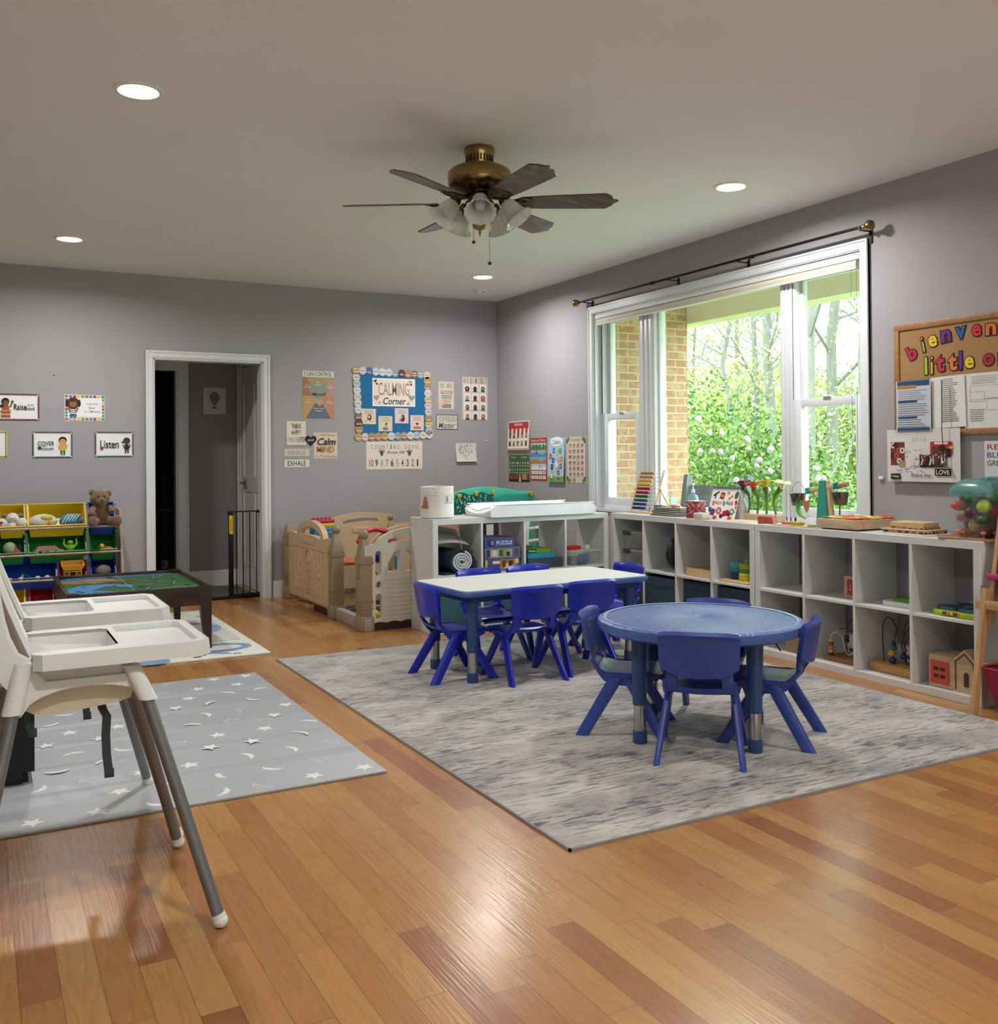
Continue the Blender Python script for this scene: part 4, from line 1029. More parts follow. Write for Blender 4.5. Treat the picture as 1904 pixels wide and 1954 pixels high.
p.hang('poster', 'poster reading I can control myself with muted triangles and a heart', 'poster', 'back', 2.645, 1.735)
CARDP = 'e4ddd0'
p = Poster(0.182, 0.218, CARDP)
for k in range(18):
    for y in (-0.106, 0.106): p.rect(-0.083+k*0.0098, y, 0.004, 0.007, '2c2c2e')
for k in range(20):
    for x in (-0.088, 0.088): p.rect(x, -0.1+k*0.0105, 0.006, 0.004, '2c2c2e')
for txt, y, cs, w in (('THINK', 0.06, ('1f1f22', '4a3a34', '9a7c6a', 'a8826e', '6b4c42'), 0.085), ('HAPPY', 0.005, ('1f1f22', 'b0a090', '2a2428', '9a7468', '7a5448'), 0.085), ('THOUGHTS', -0.055, ('a8b0a8', 'a89a8a', 'c4b49c', 'b8ad98', 'b49c90', '6a6a6a', '3a3a3c', '1f1f22'), 0.145)):
    n = len(txt)
    for k, ch in enumerate(txt): p.text(ch, -w/2+w*(k+.5)/n, y, 0.042, cs[k], w/n*0.72, 0.012)
p.hang('poster', 'small poster reading Think Happy Thoughts with dotted edge', 'poster', 'back', 2.447, 1.400)
p = Poster(); p.heart(0, 0, 0.052, '2b2c34'); p.text('and', 0, 0.004, 0.024, 'd4d0c8', 0.05, skew=0.3)
p.prism([[(0.052*0.0625*16*math.sin(2*PI*k/24)**3, 0.052*0.0625*(13*math.cos(2*PI*k/24)-5*math.cos(4*PI*k/24)-2*math.cos(6*PI*k/24)-math.cos(8*PI*k/24))) for k in range(24)]], 0, 0.0018, flat('2b2c34'))
p.hang('heart_cutout', 'dark paper heart reading and between two small posters', 'paper cutout', 'back', 2.573, 1.338, off=0.0036)
p = Poster(0.214, 0.226, 'e0cdbb'); rr_ = random.Random(3)
for k in range(46):
    for sg in (-1, 1):
        x = -0.1+k*0.0045; p.circ(x, sg*(0.1-abs(rr_.gauss(0, .008))), 0.003, rr_.choice(['2c2c2e', 'b0705e', 'c49a5a', 'efe6dc']), n=7)
p.text('Calm', 0.01, 0.035, 0.06, '23252b', 0.165, skew=0.25); p.text('MIND', 0.0, -0.032, 0.052, 'b88d52', 0.155)
p.hang('poster', 'small pink poster reading Calm Mind', 'poster', 'back', 2.707, 1.292)
p = Poster(0.218, 0.062, 'd3cabb'); p.text('INHALE', -0.003, 0, 0.038, 'a08f7e', 0.155); p.hang('wall_sign', 'narrow paper strip reading Inhale', 'sign', 'back', 2.452, 1.232)
p = Poster(0.218, 0.064, 'e2ddd0'); p.text('EXHALE', -0.003, 0, 0.042, '1d1d20', 0.16, 0.01); p.hang('wall_sign', 'narrow paper strip reading Exhale', 'sign', 'back', 2.452, 1.139)

# bulletin board of the calming corner
p = Poster(0.70, 0.58, '2b6fa3', 0.006)
cbd = p.hang('bulletin_board', 'blue bulletin board with a scalloped border of round badges', 'bulletin board', 'back', 3.345, 1.672)
p = Poster(); rr_ = random.Random(11)
bc = ['cfd6dc', 'c98f78', 'd9c3cc', 'cfcdb8', '5a7396', 'd8c9d0', 'd6bd78', 'c3d2da', '9aa8b0', '6b4738', 'd8cdbc', 'd2bfc4', 'b58f70', 'b7c2c6', 'c7a25c', '8c6a56']
P_ = []
for k in range(12): P_.append((-0.355+k*0.0625, 0.29-0.002*k)); P_.append((-0.335+k*0.0625, -0.305+0.002*k))
for k in range(9): P_.append((-0.352+k*0.003, 0.228-k*0.058)); P_.append((0.338+0.0015*k, 0.218-k*0.058))
for i, (x, y) in enumerate(P_):
    c = bc[rr_.randrange(len(bc))]; z = 0.008+0.0012*(i % 3)
    p.M = Matrix.Translation((x, y, z)); p.lathe([(0.0355, -0.001), (0.0355, 0.0008), (0.0, 0.0008)], flat(c), 24, smooth=False); p.M = Matrix()
    zz = z+0.0012; w_ = rr_.uniform(.036, .05)
    for q in range(rr_.randrange(2, 4)):
        dy = -0.012+0.011*q
        p.add([(x-w_/2, y+dy-.003, zz), (x+w_/2, y+dy-.003, zz), (x+w_/2, y+dy+.003, zz), (x-w_/2, y+dy+.003, zz)], [(0, 1, 2, 3)], flat('8f8a88' if q % 2 else 'e8e4de'))
bb = p.build('scalloped_border', cbd)
p = Poster(0.415, 0.252, 'eae0d6'); p.frame(0, 0, 0.415, 0.252, 0.010, 'f4f2ee')
p.text('CALMING', 0.0, 0.03, 0.118, 'b3907c', 0.30); p.text('Corner', 0.005, -0.078, 0.062, '2e3440', 0.22, 0.012, skew=0.2)
for x, y, r_, c, a in ((-0.18, 0.10, 0.018, '7a4a44', .4), (-0.165, 0.075, 0.012, '22242c', -.5), (0.16, 0.10, 0.018, 'c79878', -.4), (0.168, 0.075, 0.012, '22242c', .5), (-0.17, -0.05, 0.03, 'c9929a', .2), (-0.14, -0.095, 0.014, 'a8ab98', -.4), (0.172, -0.045, 0.032, '89a9a8', -.1), (0.14, -0.1, 0.018, 'd69a84', .5)): p.heart(x, y, r_, c, a)
p.hang('poster', 'sign reading Calming Corner with hearts pinned on the blue board', 'sign', 'back', 3.351, 1.772, off=0.007)
def mini(label, u, z, c, hair, body, kind):
    p = Poster(0.134, 0.138, c)
    for k in range(3): p.rect(0.0, 0.052-0.014*k, 0.09-0.02*(k % 2), 0.006, 'b0a296')
    if kind == 0: p.circ(0.005, -0.008, 0.020, hair, 0.026); p.circ(0.002, -0.004, 0.011, 'e8cdb4', 0.014); p.rect(-0.02, -0.035, 0.035, 0.004, '3c2a24', 0.9); p.rect(0.015, -0.04, 0.03, 0.008, body, -0.5)
    if kind == 1: p.circ(0, -0.045, 0.028, body, 0.014); p.circ(0.004, -0.022, 0.013, 'd8a88a', 0.018); p.circ(0.008, -0.002, 0.010, hair)
    if kind == 2: p.circ(0.012, -0.022, 0.018, hair, 0.034); p.circ(0.002, -0.012, 0.010, 'c98f74', 0.014); p.rect(-0.012, -0.04, 0.012, 0.03, body, 0.5)
    if kind == 3: p.rect(0, -0.045, 0.075, 0.018, body); p.circ(0, -0.022, 0.013, 'd8a88a'); p.circ(0, -0.008, 0.014, hair, 0.009)
    p.hang('mini_card', label, 'card', 'back', u, z, 'small cards on the blue board', off=0.007)
mini('small card with a long-haired girl, leftmost on the blue board', 3.108, 1.552, 'e6d2bc', '3a2a28', 'c9a58c', 0)
mini('small card with a figure sitting cross-legged, lowest on the blue board', 3.266, 1.489, 'ddd2b8', '5a3a34', '8a7a8c', 1)
mini('small pink card with a girl in profile under the Calming Corner sign', 3.424, 1.562, 'e2cfd4', '4a332e', 'b0605c', 2)
mini('small card with a child in orange sleeves, rightmost on the blue board', 3.577, 1.500, 'e6cfc4', '3c3034', 'c96a4e', 3)
p = Poster(0.547, 0.252, 'e6dcd0')
for txt, y, h_, w, cs in (('COUNTING DOWN', 0.077, 0.042, 0.47, ['8c9a94', '8a9088', '5c6470', '7a8078', 'a0a498', '6c7078', '8f8a88', '8c968c', '0', '8c9a94', '9aa0a0', 'a8a49c', 'b0988a']),):
    n = len(txt)
    for k, ch in enumerate(txt):
        if ch != ' ': p.text(ch, -w/2+w*(k+.5)/n, y, h_, cs[k], w/n*(0.3 if ch == 'I' else 0.62))
p.text('from', -0.02, 0.028, 0.03, '5a5c60', 0.10, skew=0.3); p.text('10', 0.072, 0.028, 0.026, '2c2e34', 0.042, 0.015)
for sx in (-1, 1):
    hx0 = sx*0.135+0.01
    p.circ(hx0, 0.012, 0.014, '4c5056', 0.017)
    for q in range(5): a = PI/2+(q-2)*0.42; p.rect(hx0+0.026*math.cos(a), 0.014+0.026*math.sin(a), 0.007, 0.03, '4c5056', a-PI/2)
nc = ['b4785c', '1f1f22', 'b8b4a8', '9c968e', '26262a', 'b0a894', '6a6460', '8a6a60', '8c8478', '2c2c30']
for k, tx in enumerate(('10', '9', '8', '7', '6', '5', '4', '3', '2', '1')):
    p.text(tx, -0.225+k*0.05, -0.068, 0.062, nc[k], 0.04 if k == 0 else (0.012 if k == 9 else 0.024), 0.012 if k in (1, 4, 9) else 0.0)
p.hang('poster', 'wide poster reading Counting down from 10 with two hands', 'poster', 'back', 3.356, 1.203)
p = Poster(0.160, 0.257, 'd8d2c2'); 
for k, (ch, c) in enumerate(zip('YOU ARE', ('2a2424', '1f1f22', 'a89a8c', '', '1f1f22', 'b0887a', 'a8a090'))):
    if ch != ' ': p.text(ch, -0.058+k*0.0185, 0.09, 0.042, c, 0.014, 0.01)
for y, c, tx, w in ((0.028, 'b28a80', 'IMPORTANT', 0.12), (-0.013, '6f8f98', 'AMAZING', 0.1), (-0.056, 'c49a78', 'KIND', 0.075), (-0.098, '4c3c30', 'ENOUGH', 0.09)): p.rect(0.003, y, w, 0.03, c); p.text(tx, 0.003, y, 0.019, 'ece6da', w*0.86)
p.circ(-0.062, -0.06, 0.014, 'e2bcb4'); p.circ(-0.055, -0.085, 0.02, 'e2bcb4')
p.hang('poster', 'narrow poster reading You are important amazing kind enough', 'poster', 'back', 3.877, 1.759)
p = Poster(0.222, 0.140, 'd2d2c6'); p.frame(0, 0, 0.222, 0.140, 0.006, '26282e'); p.text('YOUR FEELINGS', 0, 0.03, 0.05, '8f8c80', 0.18); p.text('Matter', 0, -0.03, 0.055, '5c645e', 0.165, skew=0.2)
p.hang('poster', 'black edged sign reading Your feelings matter', 'sign', 'back', 3.883, 1.509)
p = Poster(0.272, 0.408, 'd6c3bc'); p.rect(0, 0, 0.258, 0.394, 'd8d0c8')
for k, ch in enumerate('HOW DO I FEEL?'):
    if ch != ' ': p.text(ch, -0.114+k*0.0178, 0.168, 0.048, ('6a3a34', 'b89a8a', 'a0665a', '', '1f1f22', '8a8a82', '', '7a5a50', '', 'c0a898', 'a86a5c', '6a5a54', 'b0a090', '8a7068')[k], 0.0125)
hc_ = ['2a1e20', '1c1c20', '1a1a20', 'a89a88', '3a2420', 'b0503a', '3c2226', '2a1c1c', '6a2a24', '8a7a68', '3a2c28', '5a4a40']
for j in range(4):
    for i in range(3):
        x, y = -0.083+i*0.083, 0.098-j*0.087; k = j*3+i
        p.rect(x, y, 0.072, 0.076, 'eceae6'); p.circ(x, y-0.006, 0.019+0.006*(k in (0, 5)), hc_[k], 0.023); p.circ(x, y-0.004, 0.010, ('c99a7c', '6b4a3a', 'd0a890')[k % 3], 0.012)
        p.rect(x, y-0.031, 0.046, 0.012, ('b8524a', '3c3c44', '58606a', '2c2c34', '8a3030', 'c04a34')[k % 6])
p.hang('poster', 'poster reading How do I feel with twelve small portraits', 'poster', 'back', 4.179, 1.736)
# heart print whose lower edge stands off the wall
p = Poster(); p.sheet(lambda u, v: (-0.106+0.212*u, 0.087-0.174*v, 0.003+0.022*v*v), 4, 8, 0.001, flat('d9d7cc')); rr_ = random.Random(9)
k = 0
while k < 92:
    x, y = rr_.uniform(-1.15, 1.15), rr_.uniform(-1.1, 1.2)
    if (x*x+y*y-1)**3-x*x*y**3 < 0:
        X_, Y_ = x*0.068, y*0.062; v = (0.087-Y_)/0.174; z = 0.0045+0.022*v*v; r_ = rr_.uniform(.0022, .0045)
        p.add([(X_+r_*math.cos(a*PI/3), Y_+r_*math.sin(a*PI/3), z) for a in range(6)], [tuple(range(6))], flat(rr_.choice(['26282e', '3a3c40', '1c1e24']))); k += 1
p.hang('poster', 'white sheet with a heart of tiny black marks, lower edge curling off the wall', 'poster', 'back', 4.077, 1.226)
b = MB().ball((4.292, YB-0.003, 1.336), (0.008, 0.006, 0.007), M_white, 10, 6); tag(b.build('wall_hook'), 'tiny white hook on the back wall above the heart print', 'hook', 'tiny white wall hooks')
b = MB().box(XW-0.012, XW, 3.690, 3.722, 1.034, 1.052, M_white, 0.003); tag(b.build('wall_hook'), 'tiny white clip on the right wall beside the window', 'hook', 'tiny white wall hooks')

# ------------------------------------------------------------------ learning posters left of the window (right wall)
def rh(p, label, u, z, tilt=0.0, lean=0.0, off=0.0, name='poster', cat='poster', group=None): return p.hang(name, label, cat, 'right', u, z, group, off=off, tilt=tilt, lean=lean)
p = Poster(0.40, 0.27, 'ded9cc'); p.rect(0, 0.095, 0.37, 0.06, 'b83a42')
for k in range(5): p.rect(-0.15+k*0.075, 0.05, 0.037, 0.05, 'b83a42'); p.circ(-0.15+k*0.075, 0.026, 0.0185, 'b83a42')
p.text('Numbers', 0.0, 0.105, 0.028, 'f0e2dc', 0.15)
for j in range(2):
    for i in range(5):
        x, y = -0.15+i*0.075, -0.01-j*0.072
        p.rect(x, y-0.028, 0.055, 0.014, 'f2f0ea'); p.rect(x, y+0.005, 0.03, 0.036, ('6a4a3a', '2c2c34', '7a5a40', '8a8a60', 'b0505a')[(i+j) % 5]); p.circ(x, y+0.022, 0.012, ('2c1c1c', '4a4038', 'c08a50', '9a9a78', '7a3030')[(i*2+j) % 5])
p.rect(0, -0.128, 0.38, 0.012, 'b9a576')
rh(p, 'Numbers poster with a red and white awning', 7.76, 1.375, lean=-0.05, off=0.008)
p = Poster(0.398, 0.258, '4a6b47'); p.frame(0, 0, 0.398, 0.258, 0.008, 'c0a880'); p.rect(0, -0.095, 0.385, 0.062, '6a4634'); p.rect(0.1, -0.085, 0.08, 0.06, 'b08c5c'); p.rect(0, -0.118, 0.385, 0.02, '2f2a26')
p.text('2D Shapes', -0.1, 0.095, 0.016, 'dfe6dc', 0.1); p.text('3D Shapes', 0.095, 0.095, 0.016, 'dfe6dc', 0.1)
for j in range(2):
    for i in range(8):
        x, y = -0.165+i*0.047, 0.045-j*0.062; c = ('8ab0a0', 'b8c08a', 'c89a70', 'e0d8b0', '7aa0b8', '9ab878', 'c0a8a0', 'a0c0c0')[(i+j*3) % 8]
        (p.circ(x, y, 0.012, c) if i % 2 else p.rect(x, y, 0.02, 0.02, c, 0.4*i)); p.rect(x, y-0.027, 0.03, 0.005, 'd8e0d4')
p.poly([(0.0, -0.125), (0.04, -0.125), (0.02, -0.045)], 'dcd0b8'); 
for k in range(3): p.circ(-0.15+0.06*k, -0.09, 0.02, '8a5a44')
rh(p, 'green chalkboard poster of shapes below the Numbers poster', 7.762, 1.079)
p = Poster(0.284, 0.382, 'a5403c'); p.text('Seasons and Weather', 0, 0.17, 0.024, 'e8c8c0', 0.25)
for y, c1, c2 in ((0.118, 'a9c6cc', '5b8a4a'), (0.055, '8fb6cc', '4f8fb4'), (-0.005, '7fb0cc', 'b8834e'), (-0.066, 'b4cad4', 'dfe4e6')):
    p.rect(0, y, 0.26, 0.056, c1); p.poly([(-0.13, y-0.028), (0.13, y-0.028), (0.13, y+0.005), (0.05, y-0.012), (-0.03, y+0.012), (-0.13, y-0.006)], c2)
for k in range(4): p.circ(-0.09+k*0.06, 0.118, 0.02, '4c7a3c', 0.016)
p.rect(-0.03, 0.065, 0.012, 0.04, '3f5a78'); p.rect(0.02, -0.06, 0.012, 0.03, 'b0505a')
for j in range(2):
    for i in range(4): p.rect(-0.097+i*0.065, -0.117-j*0.043, 0.054, 0.03, 'e4e4dc'); p.circ(-0.097+i*0.065, -0.115-j*0.043, 0.010, ('d8b85a', '7a98b0', '8aa070', '55606a')[(i+j) % 4], n=8)
rh(p, 'tall red framed poster of seasons and weather', 7.412, 1.156)
p = Poster(0.26, 0.382, 'a9cbe0'); p.rect(0, -0.165, 0.26, 0.05, '7aa05a'); p.circ(0, 0.16, 0.10, 'eef2f4', 0.04); p.text('Colors', 0, 0.155, 0.04, '2c3440', 0.13, 0.01)
cc_ = ['3f74a8', 'c8b848', '4a9050', 'b84048', '5a3a6a', 'd88a98', 'd07a40', '2a2a30', 'e8e8ec', 'a04a54', '9a9aa4']
for k, (x, y) in enumerate(((-0.04, 0.08), (0.02, 0.06), (0.065, 0.075), (-0.09, 0.03), (-0.045, -0.005), (0.04, -0.005), (0.09, 0.005), (-0.06, -0.06), (0.015, -0.04), (0.08, -0.055), (0.035, -0.09))): p.circ(x, y, 0.021, cc_[k], 0.026); p.circ(x, y, 0.007, 'e8e4dc', n=6)
kid(p, -0.06, -0.178, 0.09, 'e0b090', 'c09a60', 'e8e8e8', '4a6a8a'); kid(p, 0.05, -0.168, 0.08, 'c98f74', '4a2a28', 'd8d0e0', '3a3a48', True)
rh(p, 'light blue Colors poster with coloured balloons, corner lifting', 7.105, 1.150, tilt=0.0, lean=-0.05, off=0.008)
p = Poster(0.288, 0.386, 'd6c6b6'); p.text('ALPHABET', 0, 0.165, 0.022, 'a86a54', 0.15)
for sx in (-1, 1):
    for sy in (-1, 1): p.circ(sx*0.125, sy*0.165, 0.016, '4a7a50', 0.032, rot=sx*sy*0.5); p.circ(sx*0.105, sy*0.178, 0.012, '6a9a60', 0.022, rot=-sx*sy*0.8)
L_ = 'ABCDEFGHIJKLMNOPQRSTUVWXYZ'
for k, ch in enumerate(L_):
    i, j = k % 4, k//4; x, y = -0.09+i*0.06, 0.125-j*0.048
    p.text(ch, x-0.008, y, 0.016, '4a423c', 0.012); p.circ(x+0.012, y, 0.008, ('6a4a38', 'a8584a', '55604a', '3a3a42', 'b08a50')[k % 5], 0.011, n=8); p.rect(x, y-0.016, 0.03, 0.004, '7a6a5e')
rh(p, 'beige Alphabet poster with green leaf corners nearest the window', 6.802, 1.150)

# ------------------------------------------------------------------ cork board at the right
M_cork = mat('cork', 'a88256', 0.9, var=0.15, scale=160, bump=0.2, bscale=300)
M_oak = wood('oak_frame', '93653c', 'a97a4a', 0, 0.5)
cbw, cbh, cu0 = 0.92, 0.60, 3.604
ck = thing('cork_board', 'large wood framed cork board welcoming little ones', 'cork board', (XW, cu0, 1.570))
b = MB(); b.box(-0.012, -0.002, -cbw+0.02, -0.02, -cbh/2+0.02, cbh/2-0.02, M_cork); b.build('cork_panel', ck)
b = MB()
for q in ((-cbw, 0, cbh/2-0.032, cbh/2), (-cbw, 0, -cbh/2, -cbh/2+0.032)): b.box(-0.02, 0, q[0], q[1], q[2], q[3], M_oak, 0.003)
for q in ((-0.032, 0), (-cbw, -cbw+0.032)): b.box(-0.02, 0, q[0], q[1], -cbh/2+0.03, cbh/2-0.03, M_oak, 0.003)
b.build('frame', ck)
def corkpt(px, py):     # position on the board measured in metres: right of its left edge, above its centre
    return cu0-px, 1.570+py
LET = [('b', 3.492, 1.714, 0.085, 'b53440', 0.45), ('i', 3.422, 1.750, 0.089, 'a8bf45', 0.22), ('e', 3.363, 1.762, 0.069, 'e3c73a', 0.12), ('n', 3.285, 1.779, 0.072, '6b3a86', 0.10), ('v', 3.199, 1.786, 0.071, '2f62a8', 0.05), ('e', 3.111, 1.788, 0.068, 'c23a44', 0.0), ('n', 3.033, 1.785, 0.067, 'd9753a', -0.02),
       ('l', 3.405, 1.636, 0.101, 'a8bf45', 0.02), ('i', 3.370, 1.636, 0.101, 'e3c73a', 0.0), ('t', 3.320, 1.643, 0.100, 'c23a44', 0.02), ('t', 3.248, 1.643, 0.098, 'e0793c', 0.02), ('l', 3.202, 1.646, 0.102, '6b3a86', 0.0), ('e', 3.153, 1.632, 0.068, 'e3c73a', 0.0), ('o', 3.048, 1.636, 0.067, 'b53440', 0.0), ('n', 2.968, 1.636, 0.067, '2f62a8', 0.0)]
cnt = {}
colname = {'b53440': 'red', 'a8bf45': 'lime green', 'e3c73a': 'yellow', '6b3a86': 'purple', '2f62a8': 'blue', 'c23a44': 'red', 'd9753a': 'orange', 'e0793c': 'orange'}
# widths along the wall as the board shows them
for k, (ch, x, y, h_, c, rot) in enumerate(LET):
    p = Poster()
    wch = {'i': 0.024, 'l': 0.024, 't': 0.060, 'v': 0.070, 'n': 0.066, 'e': 0.060, 'o': 0.066, 'b': 0.062}[ch]
    bz = 0.03 if ch == 'i' else 0.075; vs, fs = glyphs(ch, bz); a0 = min(v[0] for v in vs); a1 = max(v[0] for v in vs); b0 = min(v[1] for v in vs); b1 = max(v[1] for v in vs)
    for (bo, z0, col_) in ((bz, 0.003, '2a2028'), (bz-0.04, 0.0036, c)):
        vs, fs = glyphs(ch, bo)
        p.add([((v[0]-(a0+a1)/2)*wch/(a1-a0), (v[1]-(b0+b1)/2)*h_/(b1-b0), z0) for v in vs], fs, flat(col_))
        if bo == bz: p.add([((v[0]-(a0+a1)/2)*wch/(a1-a0), (v[1]-(b0+b1)/2)*h_/(b1-b0), 0.0008) for v in vs], [f[::-1] for f in fs], flat(col_))
    row = 'upper word' if k < 7 else 'lower words'
    if ch == 'n' and k > 6: row = 'right end of the lower words'
    cn = colname[c]
    lab = f'{cn} cut-out letter {ch} in the {row} on the cork board'
    if ch == 't': lab = f'{cn} cut-out letter t in little on the cork board'
    o = p.hang('cutout_letter', lab, 'paper letter', 'right', x, y, 'coloured letters on the cork board', off=0.012, tilt=rot)
def lines(p, x, y0, y1, w, n, c='8a8a90', j=0.3, seed=1):
    r_ = random.Random(seed)
    for k in range(n):
        ww = w*(1-j*r_.random()); p.rect(x-(w-ww)/2, y0+(y1-y0)*k/(n-1), ww, abs(y1-y0)/n*0.38, c)
p = Poster(0.215, 0.268, 'e2e4e8'); p.rect(0, 0.118, 0.2, 0.03, '3d5d86'); p.rect(-0.04, 0.100, 0.12, 0.02, 'c49a4e')
lines(p, 0, 0.08, 0.03, 0.19, 6); p.rect(-0.035, 0.022, 0.12, 0.013, '3d5d86'); lines(p, 0, 0.008, -0.05, 0.19, 6, seed=4); p.rect(-0.035, -0.062, 0.12, 0.012, '3d5d86'); lines(p, 0, -0.075, -0.11, 0.19, 4, seed=6); p.rect(0, -0.124, 0.2, 0.016, '3d5d86')
o = p.hang('notice_sheet', 'blue and gold headed notice in a clear sleeve on the cork board', 'paper', 'right', 3.47, 1.430, 'papers pinned to the cork board', off=0.034)
sl = MB(); sl.box(-0.12, 0.114, -0.142, 0.14, 0.004, 0.005, clear('plastic_sleeve', (.97, .98, 1), 0.09)); s2 = sl.build('clear_sleeve', o)
p = Poster(0.195, 0.264, 'dfdfdc'); lines(p, 0.01, 0.115, -0.10, 0.10, 22, '77777c', seed=2); p.hang('notice_sheet', 'white typed list hanging beside the blue headed notice', 'paper', 'right', 3.268, 1.440, 'papers pinned to the cork board', off=0.024, tilt=0.03)
p = Poster(0.12, 0.26, 'dcdcd8'); lines(p, 0.0, 0.1, -0.10, 0.08, 20, '85858a', seed=8); p.hang('notice_sheet', 'narrow typed sheet fanned out behind the typed list', 'paper', 'right', 3.222, 1.437, 'papers pinned to the cork board', off=0.016, tilt=0.11)
p = Poster(0.24, 0.275, 'dbdcdb'); lines(p, 0, 0.12, 0.085, 0.16, 5, '88888c', seed=3)
for x, y, w, h_ in ((0.0, 0.04, 0.18, 0.07), (-0.05, 0.02, 0.08, 0.05), (0.05, -0.02, 0.1, 0.06)): p.frame(x, y, w, h_, 0.0015, '8a8a90')
lines(p, -0.04, -0.045, -0.10, 0.1, 6, '88888c', seed=5); p.hang('notice_sheet', 'sheet with a ruled form at the right edge of the photo', 'paper', 'right', 3.058, 1.437, 'papers pinned to the cork board', off=0.018)
# photo collage banner below
p = Poster(0.445, 0.278, 'd4d2ce')
p.text('2016', -0.02, 0.085, 0.022, 'a8a4a0', 0.09)
p.rect(-0.155, 0.01, 0.09, 0.125, '7a3440'); 
for k in range(7): p.circ(-0.185+0.02*(k % 4), 0.055-0.028*(k//2), 0.016, ('d8cdb8', '3a2428', 'a85a5c')[k % 3], n=10); p.circ(-0.185+0.02*(k % 4), 0.055-0.028*(k//2), 0.007, '5a2430', n=8)
p.rect(-0.125, -0.045, 0.04, 0.035, '9a8f6c')
for k in range(26): p.rect(-0.06+rr_.uniform(-.04, .06), 0.06-rr_.uniform(0, .15), rr_.uniform(.008, .03), 0.0025, '77777c', rr_.uniform(-.6, .6))
p.rect(0.115, 0.035, 0.13, 0.07, 'b03440'); p.rect(0.08, 0.02, 0.04, 0.05, '6a3a34'); p.circ(0.12, 0.035, 0.02, '3c2a2a'); p.rect(0.155, 0.012, 0.035, 0.045, '2e2828'); p.circ(0.17, 0.04, 0.014, 'd0b060', 0.008); p.rect(0.115, 0.062, 0.08, 0.010, 'e4dcd8')
p.rect(0.045, -0.03, 0.12, 0.065, '2b2426'); p.rect(0.11, -0.025, 0.075, 0.075, '4a3a38')
for k in range(9): p.rect(0.0+k*0.017, -0.035+0.006*(k % 3), 0.009, 0.035, ('c8c0b8', '8c3038', '2c3040', 'e0d8d0')[k % 4], 0.3*(k % 3-1)); p.circ(0.0+k*0.017, -0.01+0.006*(k % 3), 0.006, 'c09a80', n=8)
p.rect(-0.165, -0.112, 0.062, 0.03, '1c1c1e'); p.text('Happy', -0.165, -0.112, 0.015, 'dcd8d4', 0.045); p.text('happy', -0.14, -0.078, 0.014, '8a7a9a', 0.04)
p.text('Enjoy Joy', -0.005, -0.106, 0.022, '3a3a3e', 0.12); p.rect(0.125, -0.088, 0.095, 0.035, '1a1a1c'); p.text('LOVE', 0.125, -0.088, 0.024, 'e4e2de', 0.078, 0.01)
p.hang('photo_collage', 'white photo collage sheet hanging under the cork board', 'collage', 'right', 3.42, 1.166, off=0.03)
tr = MB(); tr.tube([(XW-0.05, 3.285, 1.55), (XW-0.055, 3.285, 1.30), (XW-0.055, 3.275, 1.14)], 0.0022, M_black, 6).ball((XW-0.055, 3.275, 1.128), (0.014, 0.014, 0.009), mat('silver_charm', '9a9a98', 0.3, 0.8), 12, 6).box(XW-0.06, XW-0.05, 3.262, 3.274, 1.105, 1.118, mat('silver_charm', '9a9a98'))
tag(tr.build('lanyard'), 'thin black lanyard with a silver charm hanging from the cork board', 'lanyard')
p = Poster(0.20, 0.19, 'd4d6d8')
for tx, y, c in (('RED', 0.065, 'a83a48'), ('BLUE', 0.025, '3a4a78'), ('GREEN', -0.015, '3f4a52')): p.text(tx, -0.03, y, 0.026, c, 0.11)
p.hang('wall_sign', 'handwritten colour word sheet at the right edge below the cork board', 'sign', 'right', 2.985, 1.14)
# ------------------------------------------------------------------ toy rack with tilted bins
M_rack = wood('rack_wood', 'a58f74', 'bba68a', 2, 0.5)
M_yel = mat('yellow_plastic', 'd9b916', 0.35, var=0.02); M_grn = mat('green_plastic', '1f7a33', 0.35, var=0.02); M_blu = mat('blue_bin_plastic', '123f9a', 0.35, var=0.02); M_red = mat('red_plastic', '9c1f2a', 0.35, var=0.02)
rk = thing('toy_rack', 'wooden toy rack holding yellow, green and blue bins', 'toy rack', (0, 0, 0))
RX0, RX1 = -0.07, 0.985
for x in (RX0, RX1-0.015):
    MB().prism([[(7.62, 0.0), (8.13, 0.0), (8.13, 0.80), (8.02, 0.81), (7.86, 0.80)]], x, x+0.015, M_rack, axis='x').build('side_panel', rk)
ROWS = [(7.80, 0.697), (7.785, 0.506), (7.77, 0.322), (7.755, 0.14), (7.765, 0.268)]
for (y, z) in ROWS[:4]:
    MB().cyl((RX0+0.015, y-0.004, z-0.012), (RX1-0.015, y-0.004, z-0.012), 0.008, M_rack, 10).build('dowel', rk)
    MB().cyl((RX0+0.015, y+0.152, z+0.15), (RX1-0.015, y+0.152, z+0.15), 0.008, M_rack, 10).build('dowel', rk)
aV = Vector((0, 0.62, 0.785)); nV = Vector((0, 0.56, -0.83))
